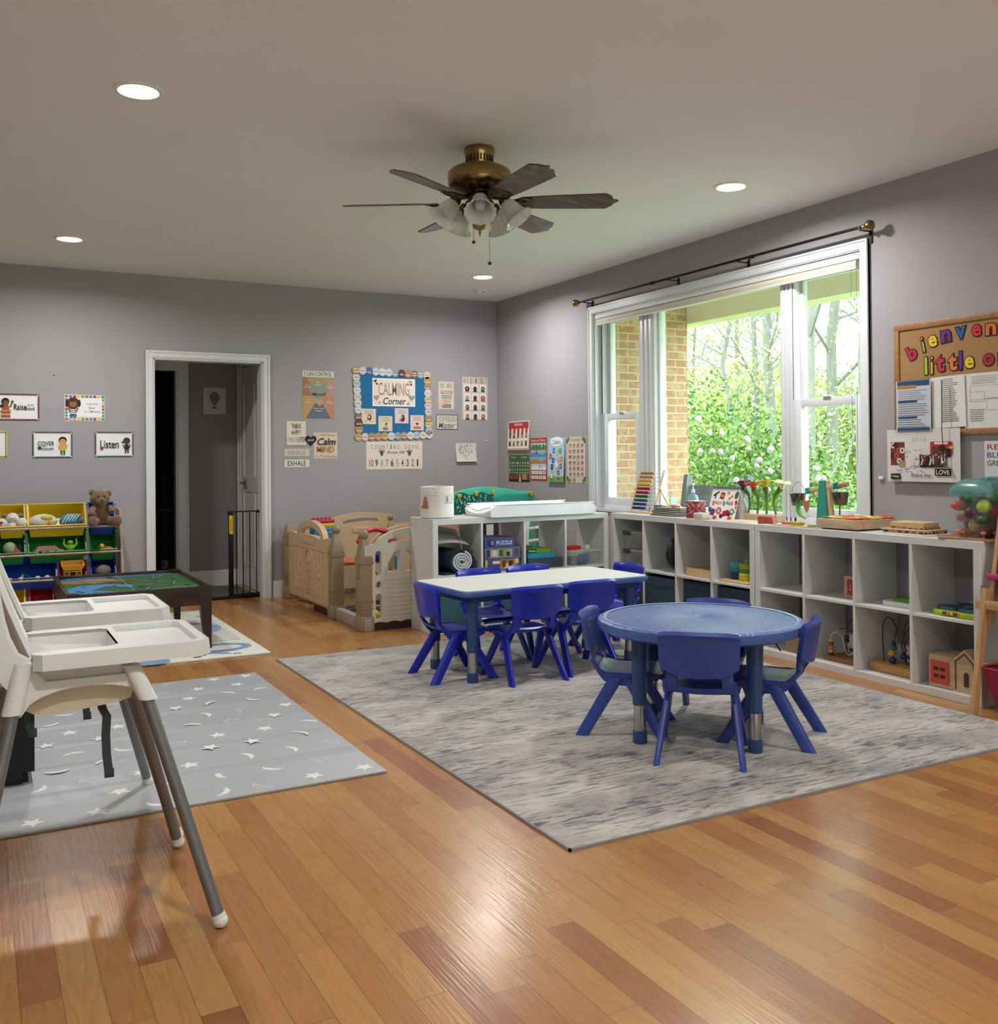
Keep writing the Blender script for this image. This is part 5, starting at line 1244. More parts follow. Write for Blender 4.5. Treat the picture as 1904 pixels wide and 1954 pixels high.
def tilt_bin(label, x0, x1, row, m, name='toy_bin'):
    y, z = ROWS[row]; F = Vector(((x0+x1)/2, y-0.006, z+0.004)); w = (x1-x0)/2-0.004
    b = MB(); H = 0.205
    def ring(k, sh, dn, tz): return [tuple(F+Vector((sx*(w-sh), 0, 0))+aV*(tz if ta == 0 else H-tz*1.0)+nV*dn) for sx, ta in ((-1, 0), (1, 0), (1, 1), (-1, 1))]
    outer = [ring(0, 0, 0, 0), ring(0, 0.004, 0.012, 0.003), ring(0, 0.010, 0.013, 0.010), ring(0, 0.024, 0.112, 0.012), ring(0, 0.030, 0.118, 0.018)]
    loft(b, outer, m, cap0=False, cap1=True, smooth=False)
    inner = [ring(0, 0, 0, 0), ring(0, 0.011, 0, 0.009), ring(0, 0.030, 0.112, 0.020)]
    loft(b, inner, m, cap0=False, cap1=True, smooth=False)
    rim = ring(0, 0.004, 0.002, 0.004); b.tube(rim+[rim[0]], 0.0055, m, 6)
    return tag(b.build(name), label, 'toy bin', 'tilted toy bins on the rack')
def inbin(x, row, a, n): y, z = ROWS[row]; return Vector((x, y-0.006, z+0.004))+aV*a+nV*n
tilt_bin('small yellow bin with plush dog in the rack, top row left', 0.145, 0.335, 0, M_yel)
tilt_bin('large yellow bin with two round plush toys, top row', 0.335, 0.742, 0, M_yel)
tilt_bin('small blue bin behind the teddy bear, top row right', 0.745, 0.945, 0, M_blu)
tilt_bin('small green bin at the left edge of the middle row', 0.145, 0.335, 1, M_grn)
tilt_bin('large green bin in the middle row', 0.335, 0.742, 1, M_grn)
tilt_bin('small green bin at the right end of the middle row', 0.752, 0.952, 1, M_grn)
tilt_bin('large blue bin with yellow discs in the third row', 0.15, 0.54, 2, M_blu)
tilt_bin('small red bin holding the yellow toy truck in the third row', 0.545, 0.742, 4, M_red)
tilt_bin('small blue bin with a grey plush, third row right', 0.752, 0.945, 2, M_blu)
tilt_bin('small yellow bin in the bottom row of the rack', 0.16, 0.33, 3, M_yel)
tilt_bin('small dark red bin in the bottom row of the rack', 0.34, 0.52, 3, M_red)
# toys
fur = lambda n, c: mat(n, c, 0.95, var=0.25, scale=90, bump=0.5, bscale=220, sheen=0.3)
Fw, Fg, Fb, Fd = fur('white_fur', 'd8d3cc'), fur('grey_fur', '77716c'), fur('brown_fur', '7a5a42'), fur('dark_brown_fur', '60442f')
M_eye = mat('black_bead', '101010', 0.2)
c = inbin(0.235, 0, 0.05, 0.015)
t = thing('plush_dog', 'white and grey plush dog lying on its back in the small yellow bin', 'plush toy', c)
MB().ball((0.01, 0.02, 0.03), (0.045, 0.04, 0.045), Fw, 14, 10).ball((0.008, -0.01, 0.035), (0.028, 0.02, 0.02), Fw).build('head', t)
MB().ball((0.008, 0.0, 0.06), (0.012, 0.008, 0.006), M_eye, 8, 6).tube([(-0.012, -0.028, 0.04), (0.0, -0.03, 0.034), (0.008, -0.03, 0.04), (0.016, -0.03, 0.034), (0.028, -0.028, 0.04)], 0.0015, M_eye, 5).build('nose', t)
for s_ in (-1, 1): MB().ball((0.01+s_*0.05, 0.03, 0.055), (0.022, 0.015, 0.015), Fg).build('ear', t)
for s_ in (-1, 1): MB().ball((0.005+s_*0.065, -0.01, 0.0), (0.038, 0.03, 0.038), Fw, 14, 10).build('paw', t)
MB().ball((0.005, 0, -0.02), (0.035, 0.03, 0.035), Fw).build('body', t)
p = Poster(); p.M = Matrix.Translation((-0.065, -0.042, 0.008)) @ Matrix.Rotation(PI/2, 4, 'X'); p.heart(0, 0, 0.013, 'b0242c'); p.build('heart_patch', t)
c = inbin(0.445, 0, 0.06, 0.02)
t = thing('plush_ball', 'white and pale yellow round plush with an orange beak in the large yellow bin', 'plush toy', c)
MB().ball((0, 0.01, 0), (0.098, 0.05, 0.056), Fw, 18, 12).build('body', t); MB().ball((0.02, -0.018, 0.028), (0.045, 0.028, 0.022), fur('pale_yellow_fur', 'c9bf5a'), 14, 10).build('patch', t); MB().ball((0.045, -0.03, -0.012), (0.018, 0.02, 0.026), mat('orange_felt', 'd98a1c', 0.8), 12, 8).build('beak', t)
c = inbin(0.635, 0, 0.058, 0.02)
t = thing('plush_ball', 'blue plush with pale stripes in the large yellow bin', 'plush toy', c)
MB().ball((0, 0.01, 0), (0.083, 0.05, 0.055), fur('blue_fur', '3f7fa6'), 18, 12).build('body', t)
b = MB()
for k in range(5): x = -0.045+k*0.02; b.tube([(x-0.02, -0.028, -0.015), (x-0.008, -0.038, 0.01), (x+0.01, -0.030, 0.035), (x+0.025, -0.01, 0.048)], 0.0055, fur('pale_blue_fur', 'b9d6de'), 6)
b.build('stripes', t)
# teddy bear, sitting on the rack's corner
t = thing('teddy_bear', 'brown teddy bear sitting in the small blue bin of the rack', 'plush toy', (0.842, 7.80, 0.695), math.radians(8))
MB().ball((0, 0.03, 0.075), (0.062, 0.052, 0.085), Fb, 18, 12).build('body', t)
h = MB(); h.ball((-0.012, 0.01, 0.195), (0.070, 0.060, 0.064), Fb, 18, 12); hd = h.build('head', t)
MB().ball((-0.016, -0.046, 0.176), (0.037, 0.028, 0.031), Fb, 14, 10).build('muzzle', hd)
MB().ball((-0.016, -0.074, 0.188), (0.011, 0.006, 0.007), Fd, 10, 6).build('nose', hd)
for x in (-0.036, 0.008): MB().ball((x, -0.048, 0.214), 0.006, M_eye, 10, 8).build('eye', hd)
for x, z in ((-0.066, 0.243), (0.050, 0.232)): MB().ball((x, 0.01, z), (0.024, 0.014, 0.024), Fb, 12, 8).build('ear', hd)
MB().tube([(-0.052, 0.01, 0.13), (-0.082, -0.02, 0.105), (-0.088, -0.05, 0.085), (-0.062, -0.065, 0.085)], [0.022, 0.026, 0.027, 0.016], Fb, 12).build('arm', t)
MB().tube([(0.052, 0.01, 0.13), (0.068, -0.02, 0.11), (0.06, -0.045, 0.095)], [0.022, 0.024, 0.016], Fb, 12).build('arm', t)
for s_, dx in ((-1, -0.02), (1, 0.02)):
    MB().tube([(s_*0.035, 0.02, 0.03), (s_*0.055+dx, -0.04, 0.03), (s_*0.065+dx, -0.075, 0.025)], [0.034, 0.033, 0.030], Fb, 12).ball((s_*0.066+dx, -0.082, 0.03), (0.036, 0.020, 0.044), Fb, 14, 10).build('leg', t)
# middle row
c = inbin(0.225, 1, 0.05, 0.03)
t = thing('plush_toy', 'pale green toy with pink fins in the left green bin', 'toy', c); MB().ball((0, 0.0, 0.02), (0.045, 0.04, 0.05), mat('sage_plastic', '8f9a7a', 0.6), 14, 10).build('body', t); MB().prism([[(0.03, -0.03), (0.10, -0.03), (0.05, 0.02), (0.035, 0.05)]], -0.03, -0.015, mat('coral_felt', 'b8505a', 0.8), axis='y').build('fin', t)
c = inbin(0.47, 1, 0.035, 0.02)
t = thing('toy_boat', 'teal and brown toy boat with round windows in the large green bin', 'toy vehicle', c, math.radians(5))
MB().prism([[(-0.09, -0.02), (0.09, -0.02), (0.105, 0.0), (-0.095, 0.0)]], -0.03, 0.03, mat('teal_plastic', '3fa090', 0.4), axis='y').build('hull', t)
MB().prism([[(-0.085, 0.0), (0.09, 0.0), (0.055, 0.032), (-0.06, 0.032)]], -0.028, 0.028, mat('tan_plastic', 'a58068', 0.5), axis='y').build('cabin', t)
for x in (-0.05, 0.0, 0.05): MB().cyl((x, -0.033, -0.008), (x, -0.028, -0.008), 0.009, M_eye, 12).build('window', t)
c = inbin(0.625, 1, 0.05, 0.02)
t = thing('toy_dinosaur', 'bright green plastic dragon toy in the large green bin', 'toy', c)
b = MB(); M_lime = mat('lime_plastic', '6fae1e', 0.4); b.ball((0, 0, 0.0), (0.028, 0.02, 0.035), M_lime, 12, 10).ball((0.0, -0.005, 0.04), (0.02, 0.018, 0.016), M_lime); b.build('body', t)
for s_ in (-1, 1): MB().tube([(s_*0.02, 0, 0.0), (s_*0.045, 0, 0.03), (s_*0.04, 0, 0.07)], [0.010, 0.008, 0.003], M_lime, 8).build('wing', t)
MB().ball(inbin(0.56, 1, 0.03, 0.02), (0.025, 0.015, 0.014), mat('rust_plastic', '9c4a34', 0.5), 10, 8).build('x')
o = bpy.data.objects['x']; o.name = 'toy_block'; tag(o, 'small rust coloured toy lying beside the green dragon', 'toy')
c = inbin(0.86, 1, 0.03, 0.02)
t = thing('toy_bird', 'small yellow and red toy bird in the right green bin', 'toy', c); MB().ball((-0.02, 0, 0.015), (0.022, 0.02, 0.022), mat('mustard_plastic', 'b89a2c', 0.5), 12, 8).build('head', t); MB().ball((0.025, 0, 0.0), (0.035, 0.018, 0.014), mat('brick_plastic', 'b0503a', 0.5), 12, 8).build('body', t); MB().ball((-0.032, -0.018, 0.02), 0.004, M_eye, 8, 6).build('eye', t)
# third row
for k, x in enumerate((0.225, 0.295, 0.405, 0.468)):
    c = inbin(x, 2, 0.012+0.002*k, 0.008); b = MB().at(*c, rx=0.5); b.lathe([(0.0, 0.004), (0.015, 0.004), (0.018, 0.0), (0.015, -0.004), (0.0, -0.004)], mat('pale_yellow_disc', 'cfc95a', 0.5), 20)
    tag(b.build('toy_disc'), 'pale yellow disc lying on the rim of the large blue bin', 'toy disc', 'yellow discs on the blue bin')
c = inbin(0.345, 2, 0.04, 0.02); b = MB().tube([tuple(c+Vector((-0.03, -0.02, 0.02))), tuple(c+Vector((0.03, -0.02, -0.015)))], 0.003, mat('dark_green', '2f5a4a', 0.5), 6).box(c.x-0.03, c.x+0.0, c.y-0.03, c.y-0.01, c.z-0.025, c.z-0.005, mat('dark_green', '2f5a4a')); tag(b.build('toy_tool'), 'small dark green toy tool between the yellow discs', 'toy')
t = thing('toy_truck', 'yellow plastic dump truck standing nose first in the red bin', 'toy vehicle', (0.635, 7.725, 0.340)); M_ty = mat('truck_yellow', 'd99a1a', 0.4)
b = MB(); b.prism([[(-0.062, -0.05), (-0.04, -0.05), (-0.03, -0.03), (0.03, -0.03), (0.04, -0.05), (0.062, -0.05), (0.062, 0.03), (-0.062, 0.03)], [(-0.02, -0.002), (-0.02, 0.022), (0.02, 0.022), (0.02, -0.002)]], 0, 0.08, M_ty, axis='y'); b.build('cab', t)
MB().box(-0.021, 0.021, 0.006, 0.078, -0.003, 0.023, M_eye).build('windscreen', t)
for s_ in (-1, 1): MB().box(s_*0.028, s_*0.056, -0.002, 0.01, 0.0, 0.022, mat('truck_dark_brown', '4a2f10', 0.6), 0.003).build('window', t)  # dark brown panes on the cab front
b = MB(); loft(b, [[(-0.062, 0.0, 0.035), (0.062, 0.0, 0.035), (0.062, 0.09, 0.035), (-0.062, 0.09, 0.035)], [(-0.078, -0.018, 0.068), (0.078, -0.018, 0.068), (0.078, 0.1, 0.078), (-0.078, 0.1, 0.078)], [(-0.078, -0.018, 0.076), (0.078, -0.018, 0.076), (0.078, 0.1, 0.10), (-0.078, 0.1, 0.10)], [(-0.07, -0.01, 0.076), (0.07, -0.01, 0.076), (0.07, 0.095, 0.10), (-0.07, 0.095, 0.10)], [(-0.058, 0.004, 0.04), (0.058, 0.004, 0.04), (0.058, 0.086, 0.04), (-0.058, 0.086, 0.04)]], M_ty, smooth=False); b.build('dump_bed', t)
c = inbin(0.85, 2, 0.05, 0.03)
t = thing('plush_toy', 'grey plush with pale tips in the right blue bin', 'plush toy', c); MB().ball((0, 0, 0.01), (0.055, 0.04, 0.045), Fg, 14, 10).build('body', t); MB().ball((-0.01, -0.035, -0.03), (0.016, 0.012, 0.012), Fw).build('paw', t); MB().ball((0.035, -0.03, -0.03), (0.018, 0.012, 0.01), Fw).build('paw', t)
b = MB().box(0.19, 0.26, 7.62, 7.66, 0.13, 0.20, mat('salmon_block', 'b58468', 0.6), 0.003); b.M = Matrix(); tag(b.build('toy_block'), 'salmon coloured block standing in the bottom yellow bin', 'toy')
t = thing('toy_car', 'dark toy car on the floor between the rack and the train table', 'toy vehicle', (0.44, 7.30, 0.009))
MB().box(-0.08, 0.08, -0.04, 0.04, 0.015, 0.05, mat('charcoal_plastic', '26282c', 0.4), 0.01).box(-0.04, 0.05, -0.035, 0.035, 0.05, 0.085, mat('charcoal_plastic', '26282c'), 0.012).build('body', t)
for x in (-0.05, 0.05):
    for y in (-0.042, 0.03): MB().cyl((x, y, 0.018), (x, y+0.012, 0.018), 0.018, M_eye, 14).build('wheel', t)

# ------------------------------------------------------------------ train table
M_esp = wood('espresso_wood', '241412', '38201b', 0, 0.35, coat=0.2)
tt = thing('train_table', 'dark wooden train table with a printed landscape top', 'table', (0.88, 6.665, 0.0095))
w, d, zt = 0.82, 1.07, 0.385
b = MB()
for x0, x1, y0, y1 in ((-w/2, w/2, -d/2, -d/2+0.022), (-w/2, w/2, d/2-0.022, d/2), (-w/2, -w/2+0.022, -d/2+0.022, d/2-0.022), (w/2-0.022, w/2, -d/2+0.022, d/2-0.022)): b.box(x0, x1, y0, y1, zt-0.115, zt, M_esp, 0.003)
b.build('rim', tt)
p = Poster(); p.th = 0; W2, D2 = w-0.044, d-0.044
p.box(-W2/2, W2/2, -D2/2, D2/2, -0.008, -0.0005, flat('355c38')); 
def land(p):
    p.poly([(-.38, .40), (.38, .47), (.38, .51), (-.38, .51)], '3d6a9a'); p.poly([(-.38, .2), (-.1, .1), (.02, .25), (-.1, .38), (-.38, .38)], '7d6a48'); p.poly([(-.3, .32), (-.12, .3), (-.05, .36), (-.2, .4)], 'a07a6a')
    p.poly([(-.2, .12), (0, .04), (.1, .1), (.02, .2), (-.12, .2)], '5c4634'); p.poly([(-.38, -.1), (-.3, .05), (-.12, .08), (.02, -.05), (.0, -.16), (-.15, -.05), (-.28, -.3), (-.38, -.3)], '4a80b8')
    p.poly([(-.38, -.5), (-.1, -.5), (-.14, -.3), (-.3, -.2), (-.38, -.3)], '4a80b8'); p.poly([(.02, -.5), (.38, -.5), (.38, -.3), (.1, -.28)], '46703c')
    pts = [(0.3, .35), (.18, .3), (.2, .2), (.1, .15), (.16, .02), (.28, -.05), (.24, -.18), (.1, -.22), (.05, -.35)]
    for a, c_ in zip(pts, pts[1:]):
        mx_, my_ = (a[0]+c_[0])/2, (a[1]+c_[1])/2; L_2 = math.hypot(a[0]-c_[0], a[1]-c_[1]); p.rect(mx_, my_, L_2+.03, .038, '3e4448', math.atan2(c_[1]-a[1], c_[0]-a[0]))
    for a, c_ in zip(pts, pts[1:]):
        mx_, my_ = (a[0]+c_[0])/2, (a[1]+c_[1])/2; L_2 = math.hypot(a[0]-c_[0], a[1]-c_[1]); p.rect(mx_, my_, L_2*.7, .004, 'c8ccc8', math.atan2(c_[1]-a[1], c_[0]-a[0]))
    r_ = random.Random(21)
    for k in range(26): p.circ(r_.uniform(-.36, .36), r_.uniform(-.48, .45), r_.uniform(.01, .022), r_.choice(['2b5030', '4a7a44', '6a8f5a', '2b5030']), n=9)
    for k in range(10): p.rect(r_.uniform(.05, .36), r_.uniform(-.4, .42), .03, .006, 'a8c0a0', r_.uniform(-.2, .2))
    p.rect(-.02, 0, .004, D2, 'a0a89c')
land(p)
o = p.build('printed_top', tt); o.location = (0, 0, zt-0.02)
for m in o.data.materials:
    m.node_tree.nodes['Principled BSDF'].inputs['Coat Weight'].default_value = 0.0
for sx in (-1, 1):
    for sy in (-1, 1):
        b = MB(); x, y = sx*(w/2-0.033), sy*(d/2-0.033); xi, yi = sx*(w/2-0.018), sy*(d/2-0.018)
        loft(b, [[(xi-0.018, yi-0.018, 0), (xi+0.018, yi-0.018, 0), (xi+0.018, yi+0.018, 0), (xi-0.018, yi+0.018, 0)], [(x-0.034, y-0.034, zt-0.11), (x+0.034, y-0.034, zt-0.11), (x+0.034, y+0.034, zt-0.11), (x-0.034, y+0.034, zt-0.11)], [(x-0.034, y-0.034, zt+0.002), (x+0.034, y-0.034, zt+0.002), (x+0.034, y+0.034, zt+0.002), (x-0.034, y+0.034, zt+0.002)]], M_esp, smooth=False)
        b.build('leg', tt)

# ------------------------------------------------------------------ gates in the doorways
def gate(label, x0, x1, y, z1, post_x, sticker=True):
    g = thing('baby_gate', label, 'baby gate', (0, y, 0))
    MB().box(DX0+0.012 if sticker else x0-0.2, x1+0.0, -0.012, 0.012, 0.002, 0.028, M_black, 0.002).build('floor_bar', g)
    MB().box(post_x-0.02, post_x+0.018, -0.014, 0.014, 0.028, z1-0.025, M_black, 0.004).box(post_x-0.025, post_x+0.02, -0.017, 0.017, z1-0.04, z1, M_black, 0.004).build('latch_post', g)
    MB().box(post_x+0.018, x1-0.01, -0.008, 0.008, z1-0.012, z1-0.001, M_black, 0.002).build('top_rail', g)
    MB().box(post_x+0.018, x1-0.01, -0.008, 0.008, 0.03, 0.042, M_black, 0.002).build('bottom_rail', g)
    n = 4 if sticker else 5
    for k in range(n): x = post_x+0.045+(x1-0.025-post_x-0.045)*k/(n-1); MB().cyl((x, 0, 0.04), (x, 0, z1-0.01), 0.0045, M_black, 8).build('bar', g)
    for z in (0.03, z1-0.012): MB().box(x1-0.022, x1, -0.012, 0.012, z-0.008, z+0.014, M_black, 0.003).build('wall_mount', g)
    if sticker:
        q = Poster(); q.M = Matrix.Translation((post_x-0.001, -0.0145, z1-0.115)) @ Matrix.Rotation(PI/2, 4, 'X'); q.rect(0, 0, 0.034, 0.155, 'd8b818')
        for k in range(9): q.rect(0.010, -0.068+k*0.017, 0.012, 0.007, '22201c', 0.6)
        q.rect(-0.005, 0, 0.005, 0.10, '4a4018'); q.build('warning_sticker', g)
    return g
gate('black metal baby gate with a yellow striped sticker in the doorway', 1.85, DX1-0.012, 8.27, 0.742, 1.905)
gate('dark metal gate barely visible in the unlit room beyond the hallway', 1.0, 1.62, 9.33, 0.72, 1.28, False)
b = MB().box(1.74, 1.80, 10.69, 10.70, 0.03, 0.12, M_white, 0.003).box(1.758, 1.78, 10.686, 10.69, 0.045, 0.105, mat('socket_grey', 'b0b0ac'), 0.002)
tag(b.build('wall_outlet'), 'white wall outlet low in the dark room beyond the hallway', 'outlet')
tag(MB().box(1.30, 2.15, 8.40, 9.12, 0, 0.008, mat('green_grey_rug', '5f665c', 0.95, var=0.3, scale=12)).build('hall_rug'), 'muted green patterned rug on the hallway floor', 'rug')

# ------------------------------------------------------------------ play yard of moulded panels
M_tan = mat('tan_plastic_panel', 'cdb08e', 0.4, var=0.03, scale=4); M_ivory = mat('ivory_plastic_panel', 'd3cfbe', 0.4, var=0.02, scale=4); M_taupe = mat('taupe_plastic', '948469', 0.42, var=0.03); M_choc = mat('chocolate_rubber', '35190f', 0.6, var=0.05)
py = thing('play_yard', 'beige moulded plastic toddler play yard with ball topped posts', 'play yard', (0, 0, 0))
def arc(cx, cy, rx, ry, a0, a1, n=14): return [(cx+rx*math.cos(a0+(a1-a0)*k/n), cy+ry*math.sin(a0+(a1-a0)*k/n)) for k in range(n+1)]
def scallop(x0, x1, n, h, z0=0.0):
    P = [(x0, z0), (x1, z0)]; s_ = (x1-x0)/n
    for k in range(n-1, -1, -1): P += [(x0+s_*(k+.5)+s_*.5*math.cos(a), z0+h+0.022*math.sin(a)) for a in [PI*q/6 for q in range(7)]]
    return P
# gate panel (left side) in the plane x = 2.33, from y = 8.05 to 6.97
b = MB(); ya, yb_ = 6.975, 8.03; yc = 7.45
outl = [(ya, 0.05), (yb_, 0.05), (yb_, 0.575), (7.90, 0.575), (7.86, 0.565)]
outl += [(yc+0.34*math.cos(a), 0.565+0.125*math.sin(a)) for a in [PI*k/14 for k in range(15)]]
outl += [(ya+0.03, 0.575), (ya, 0.585)]
hole = [(yc+0.27*math.cos(a), 0.565+0.075*math.sin(a)) for a in [PI*k/12 for k in range(13)]]+[(yc-0.24*math.cos(a), 0.545+0.03*math.sin(a)) for a in [PI*k/8 for k in range(1, 8)]]
b.prism([outl, hole], 2.33, 2.372, M_tan, axis='x')
for yy in (7.13, 7.21, 7.29, 7.64, 7.72, 7.80):
    b.tube([(2.328, yy, 0.12), (2.327, yy, 0.45)], 0.011, M_tan, 8); 
    if yy in (7.21, 7.72):
        for z in (0.2, 0.27, 0.34): b.ball((2.329, yy, z), (0.012, 0.022, 0.028), M_tan, 10, 8)
b.tube([(2.328, 7.38+0.0, 0.10), (2.328, 7.38, 0.40)]+[(2.328, 7.47+0.09*math.cos(a), 0.40+0.06*math.sin(a)) for a in [PI-PI*k/8 for k in range(9)]]+[(2.328, 7.56, 0.10)], 0.007, M_tan, 6)
for k in range(9): b.box(2.325, 2.33, 7.40, 7.54, 0.12+k*0.022, 0.128+k*0.022, M_tan)
b.ball((2.33, 7.47, 0.375), (0.010, 0.022, 0.03), M_tan, 10, 8)
b.box(2.324, 2.33, 7.34, 7.60, 0.50, 0.54, M_tan, 0.003); b.box(2.325, 2.33, 7.05, 7.92, 0.468, 0.474, M_tan)
for k in range(12): b.box(2.322, 2.33, 7.06+k*0.07, 7.095+k*0.07, 0.06, 0.085, M_tan, 0.003)
b.build('gate_panel', py)
MB().prism([scallop(6.92, 7.32, 5, 0.03)], 2.318, 2.332, M_choc, axis='x').build('rubber_base', py)
MB().prism([scallop(6.60, 6.92, 4, 0.02)], 2.318, 2.332, M_choc, axis='x').build('rubber_base', py)
def post(x, y, par, ball=True, h=0.60):
    b = MB(); b.M = Matrix.Translation((x, y, 0))
    b.box(-0.05, 0.05, -0.07, 0.07, 0.0, 0.1, M_taupe, 0.01); b.box(-0.045, 0.045, -0.055, 0.055, 0.09, 0.46, M_taupe, 0.012)
    loft(b, [[(sx*(0.047-q*0.0), sy*(0.058), 0) for sx, sy in ((-1, -1), (1, -1), (1, 1), (-1, 1))] for q in (0,)] + [], M_taupe) if False else None
    loft(b, [[(sx*wx, sy*wy, z) for sx, sy in ((-1, -1), (1, -1), (1, 1), (-1, 1))] for wx, wy, z in ((0.048, 0.06, 0.455), (0.048, 0.06, 0.47), (0.042, 0.055, 0.50), (0.022, 0.03, 0.61), (0.018, 0.02, 0.625))], M_taupe, smooth=False)
    for z in (0.15, 0.175, 0.2): b.box(-0.049, 0.049, -0.058, 0.058, z, z+0.004, M_taupe)
    b.sheet(lambda u, v: (-0.047, -0.03+0.06*u, 0.36+0.10*v), 2, 2, 0.006, M_taupe)
    o = b.build('post', par)
    if ball: q = MB(); q.M = Matrix.Translation((x, y, 0)); q.ball((0, 0, 0.652), (0.034, 0.036, 0.034), M_taupe, 16, 12); q.build('post_ball', o)
post(2.345, 6.86, py); post(2.345, 6.28, py); post(2.35, 8.085, py, False); post(3.25, 8.05, py)
MB().box(2.315, 2.375, 6.20, 6.83, 0.0, 0.085, mat('grey_beige_plastic', 'a0968a', 0.45), 0.008).build('door_sill', py)
# front panel, plane y = 6.19
b = MB(); yf = 6.245; x0 = 2.33; x1 = 2.655+0.55
top = [(x0, 0.05), (x0, 0.14), (x0+0.01, 0.17), (x0+0.06, 0.185), (x0+0.055, 0.20), (x0+0.055, 0.47), (x0, 0.50), (x0, 0.575), (x0+0.075, 0.59)]
top += [(2.76+0.34*math.cos(a), 0.585+0.115*math.sin(a)) for a in [PI*0.93-PI*0.86*k/14 for k in range(15)]]
top += [(x1, 0.59), (x1, 0.05)]
def slot(cx, z0_, z1_, r_): return [(cx+r_*math.cos(a), z1_-r_+r_*math.sin(a)) for a in [PI*k/8 for k in range(9)]]+[(cx-r_*math.cos(a), z0_+r_-r_*math.sin(a)) for a in [PI*k/8 for k in range(9)]]
h1 = slot(2.43, 0.37, 0.545, 0.022); h2 = arc(2.43, 0.31, 0.022, 0.026, 0, 2*PI*15/16, 15); h3 = slot(2.43, 0.075, 0.25, 0.022)
h4 = [(2.50, 0.395), (2.585, 0.395), (2.585, 0.545), (2.56, 0.535), (2.53, 0.50), (2.50, 0.45)]
h5 = [(2.63, 0.395), (2.71, 0.395), (2.71, 0.45), (2.68, 0.50), (2.655, 0.535), (2.63, 0.545)]
h6 = [(2.50, 0.585), (2.56, 0.60), (2.66, 0.605), (2.74, 0.60), (2.74, 0.635), (2.66, 0.645), (2.56, 0.635), (2.50, 0.61)]
b.prism([top[::-1], h1, h2, h3, h4, h5, h6], yf-0.018, yf+0.018, M_ivory, axis='y')
for k in range(9): b.box(2.50, 3.1, yf-0.0215, yf-0.018, 0.10+k*0.03, 0.1025+k*0.03, M_ivory)
b.build('front_panel', py)
MB().prism([scallop(2.385, 2.80, 4, 0.035)], yf-0.028, yf-0.018, M_choc, axis='y').build('rubber_base', py)
# back panel, plane y = 8.05
b = MB(); xb0, xb1 = 2.42, 3.23; xc = 3.0
top = [(xb0, 0.05), (xb0, 0.56), (2.62, 0.585)]+[(xc+0.36*math.cos(a), 0.60+0.105*math.sin(a)) for a in [PI*0.97-PI*0.80*k/14 for k in range(15)]]+[(xb1, 0.62), (xb1, 0.05)]
b.prism([top[::-1], [(2.80, 0.625), (2.86, 0.647), (3.0, 0.66), (3.12, 0.650), (3.14, 0.625), (3.0, 0.632), (2.86, 0.62), (2.82, 0.607)]], 8.03, 8.07, M_tan, axis='y')
b.box(2.9, 3.12, 8.024, 8.03, 0.53, 0.58, M_tan, 0.003); b.build('back_panel', py)
b = MB(); b.prism([[(3.28, 0.05), (3.28, 0.60), (3.55, 0.605), (3.55, 0.05)]], 8.04, 8.07, M_tan, axis='y'); b.build('back_panel', py)
# inner arched panel
b = MB(); xc = 2.98
top = [(2.62, 0.05), (2.62, 0.40)]+[(xc+0.33*math.cos(a), 0.42+0.235*math.sin(a)) for a in [PI-PI*k/16 for k in range(17)]]+[(3.40, 0.40), (3.40, 0.05)]
inn = [(2.70, 0.10), (2.70, 0.38)]+[(xc+0.27*math.cos(a), 0.40+0.18*math.sin(a)) for a in [PI-PI*k/14 for k in range(15)]]+[(3.32, 0.38), (3.32, 0.10)]
b.prism([top[::-1], inn], 7.02, 7.06, M_tan, axis='y'); b.build('side_panel', py)
# toys in the play yard
t = thing('toy_bin', 'clear bin with an orange lid inside the play yard', 'storage bin', (2.50, 7.25, 0), 0.1)
b = MB(); CLR = clear('clear_plastic_box', (.92, .94, .95), 0.09, milk=0.16); loft(b, [[(sx*.11, sy*.14, 0.002) for sx, sy in ((-1, -1), (1, -1), (1, 1), (-1, 1))], [(sx*.14, sy*.17, 0.36) for sx, sy in ((-1, -1), (1, -1), (1, 1), (-1, 1))]], CLR, cap1=False, smooth=False); b.build('body', t)
MB().box(-.155, .155, -.185, .185, .36, .385, mat('orange_plastic', 'd9642a', 0.4), 0.008).build('lid', t)
t = thing('toy_walker', 'red ringed toddler walker toy in the play yard', 'toy', (2.70, 6.95, 0), 0.3)
MB().tube([(-.13, .0, .50), (-.16, .02, .55), (-.12, .03, .61), (0, .04, .635), (.12, .03, .61), (.16, .02, .55), (.13, 0, .50), (0, -.0, .46)], 0.018, mat('red_ring', 'b81c24', 0.35), 10, closed=True).build('handle_ring', t)
MB().ball((0, 0, .44), (.12, .08, .06), mat('deep_blue_plastic', '1f2f86', 0.35), 16, 10).build('console', t)
MB().prism([[(-.11, 0.10), (.11, 0.10), (.08, .40), (-.08, .40)]], -0.03, 0.03, mat('white_toy_plastic', 'dcd8cc', 0.4), axis='y').build('body', t)
for i, (x, z, c_) in enumerate(((-.05, .30, 'd8742c'), (.04, .33, 'c83038'), (0, .22, '2f70a8'), (-.05, .17, 'd8c040'), (.05, .2, '3f8a50'))): MB().cyl((x, -.045, z), (x, -.03, z), .022, mat('toy_button_'+c_, c_, 0.4), 14).build('button', t)
for x in (-.12, .12): MB().cyl((x-.02, 0, .06), (x+.02, 0, .06), .06, mat('toy_teal', '2f8aa0', 0.4), 18).build('wheel', t)
t = thing('block_toy', 'rainbow building block tower near the play yard gate', 'toy', (2.52, 7.72, 0), 0.1)
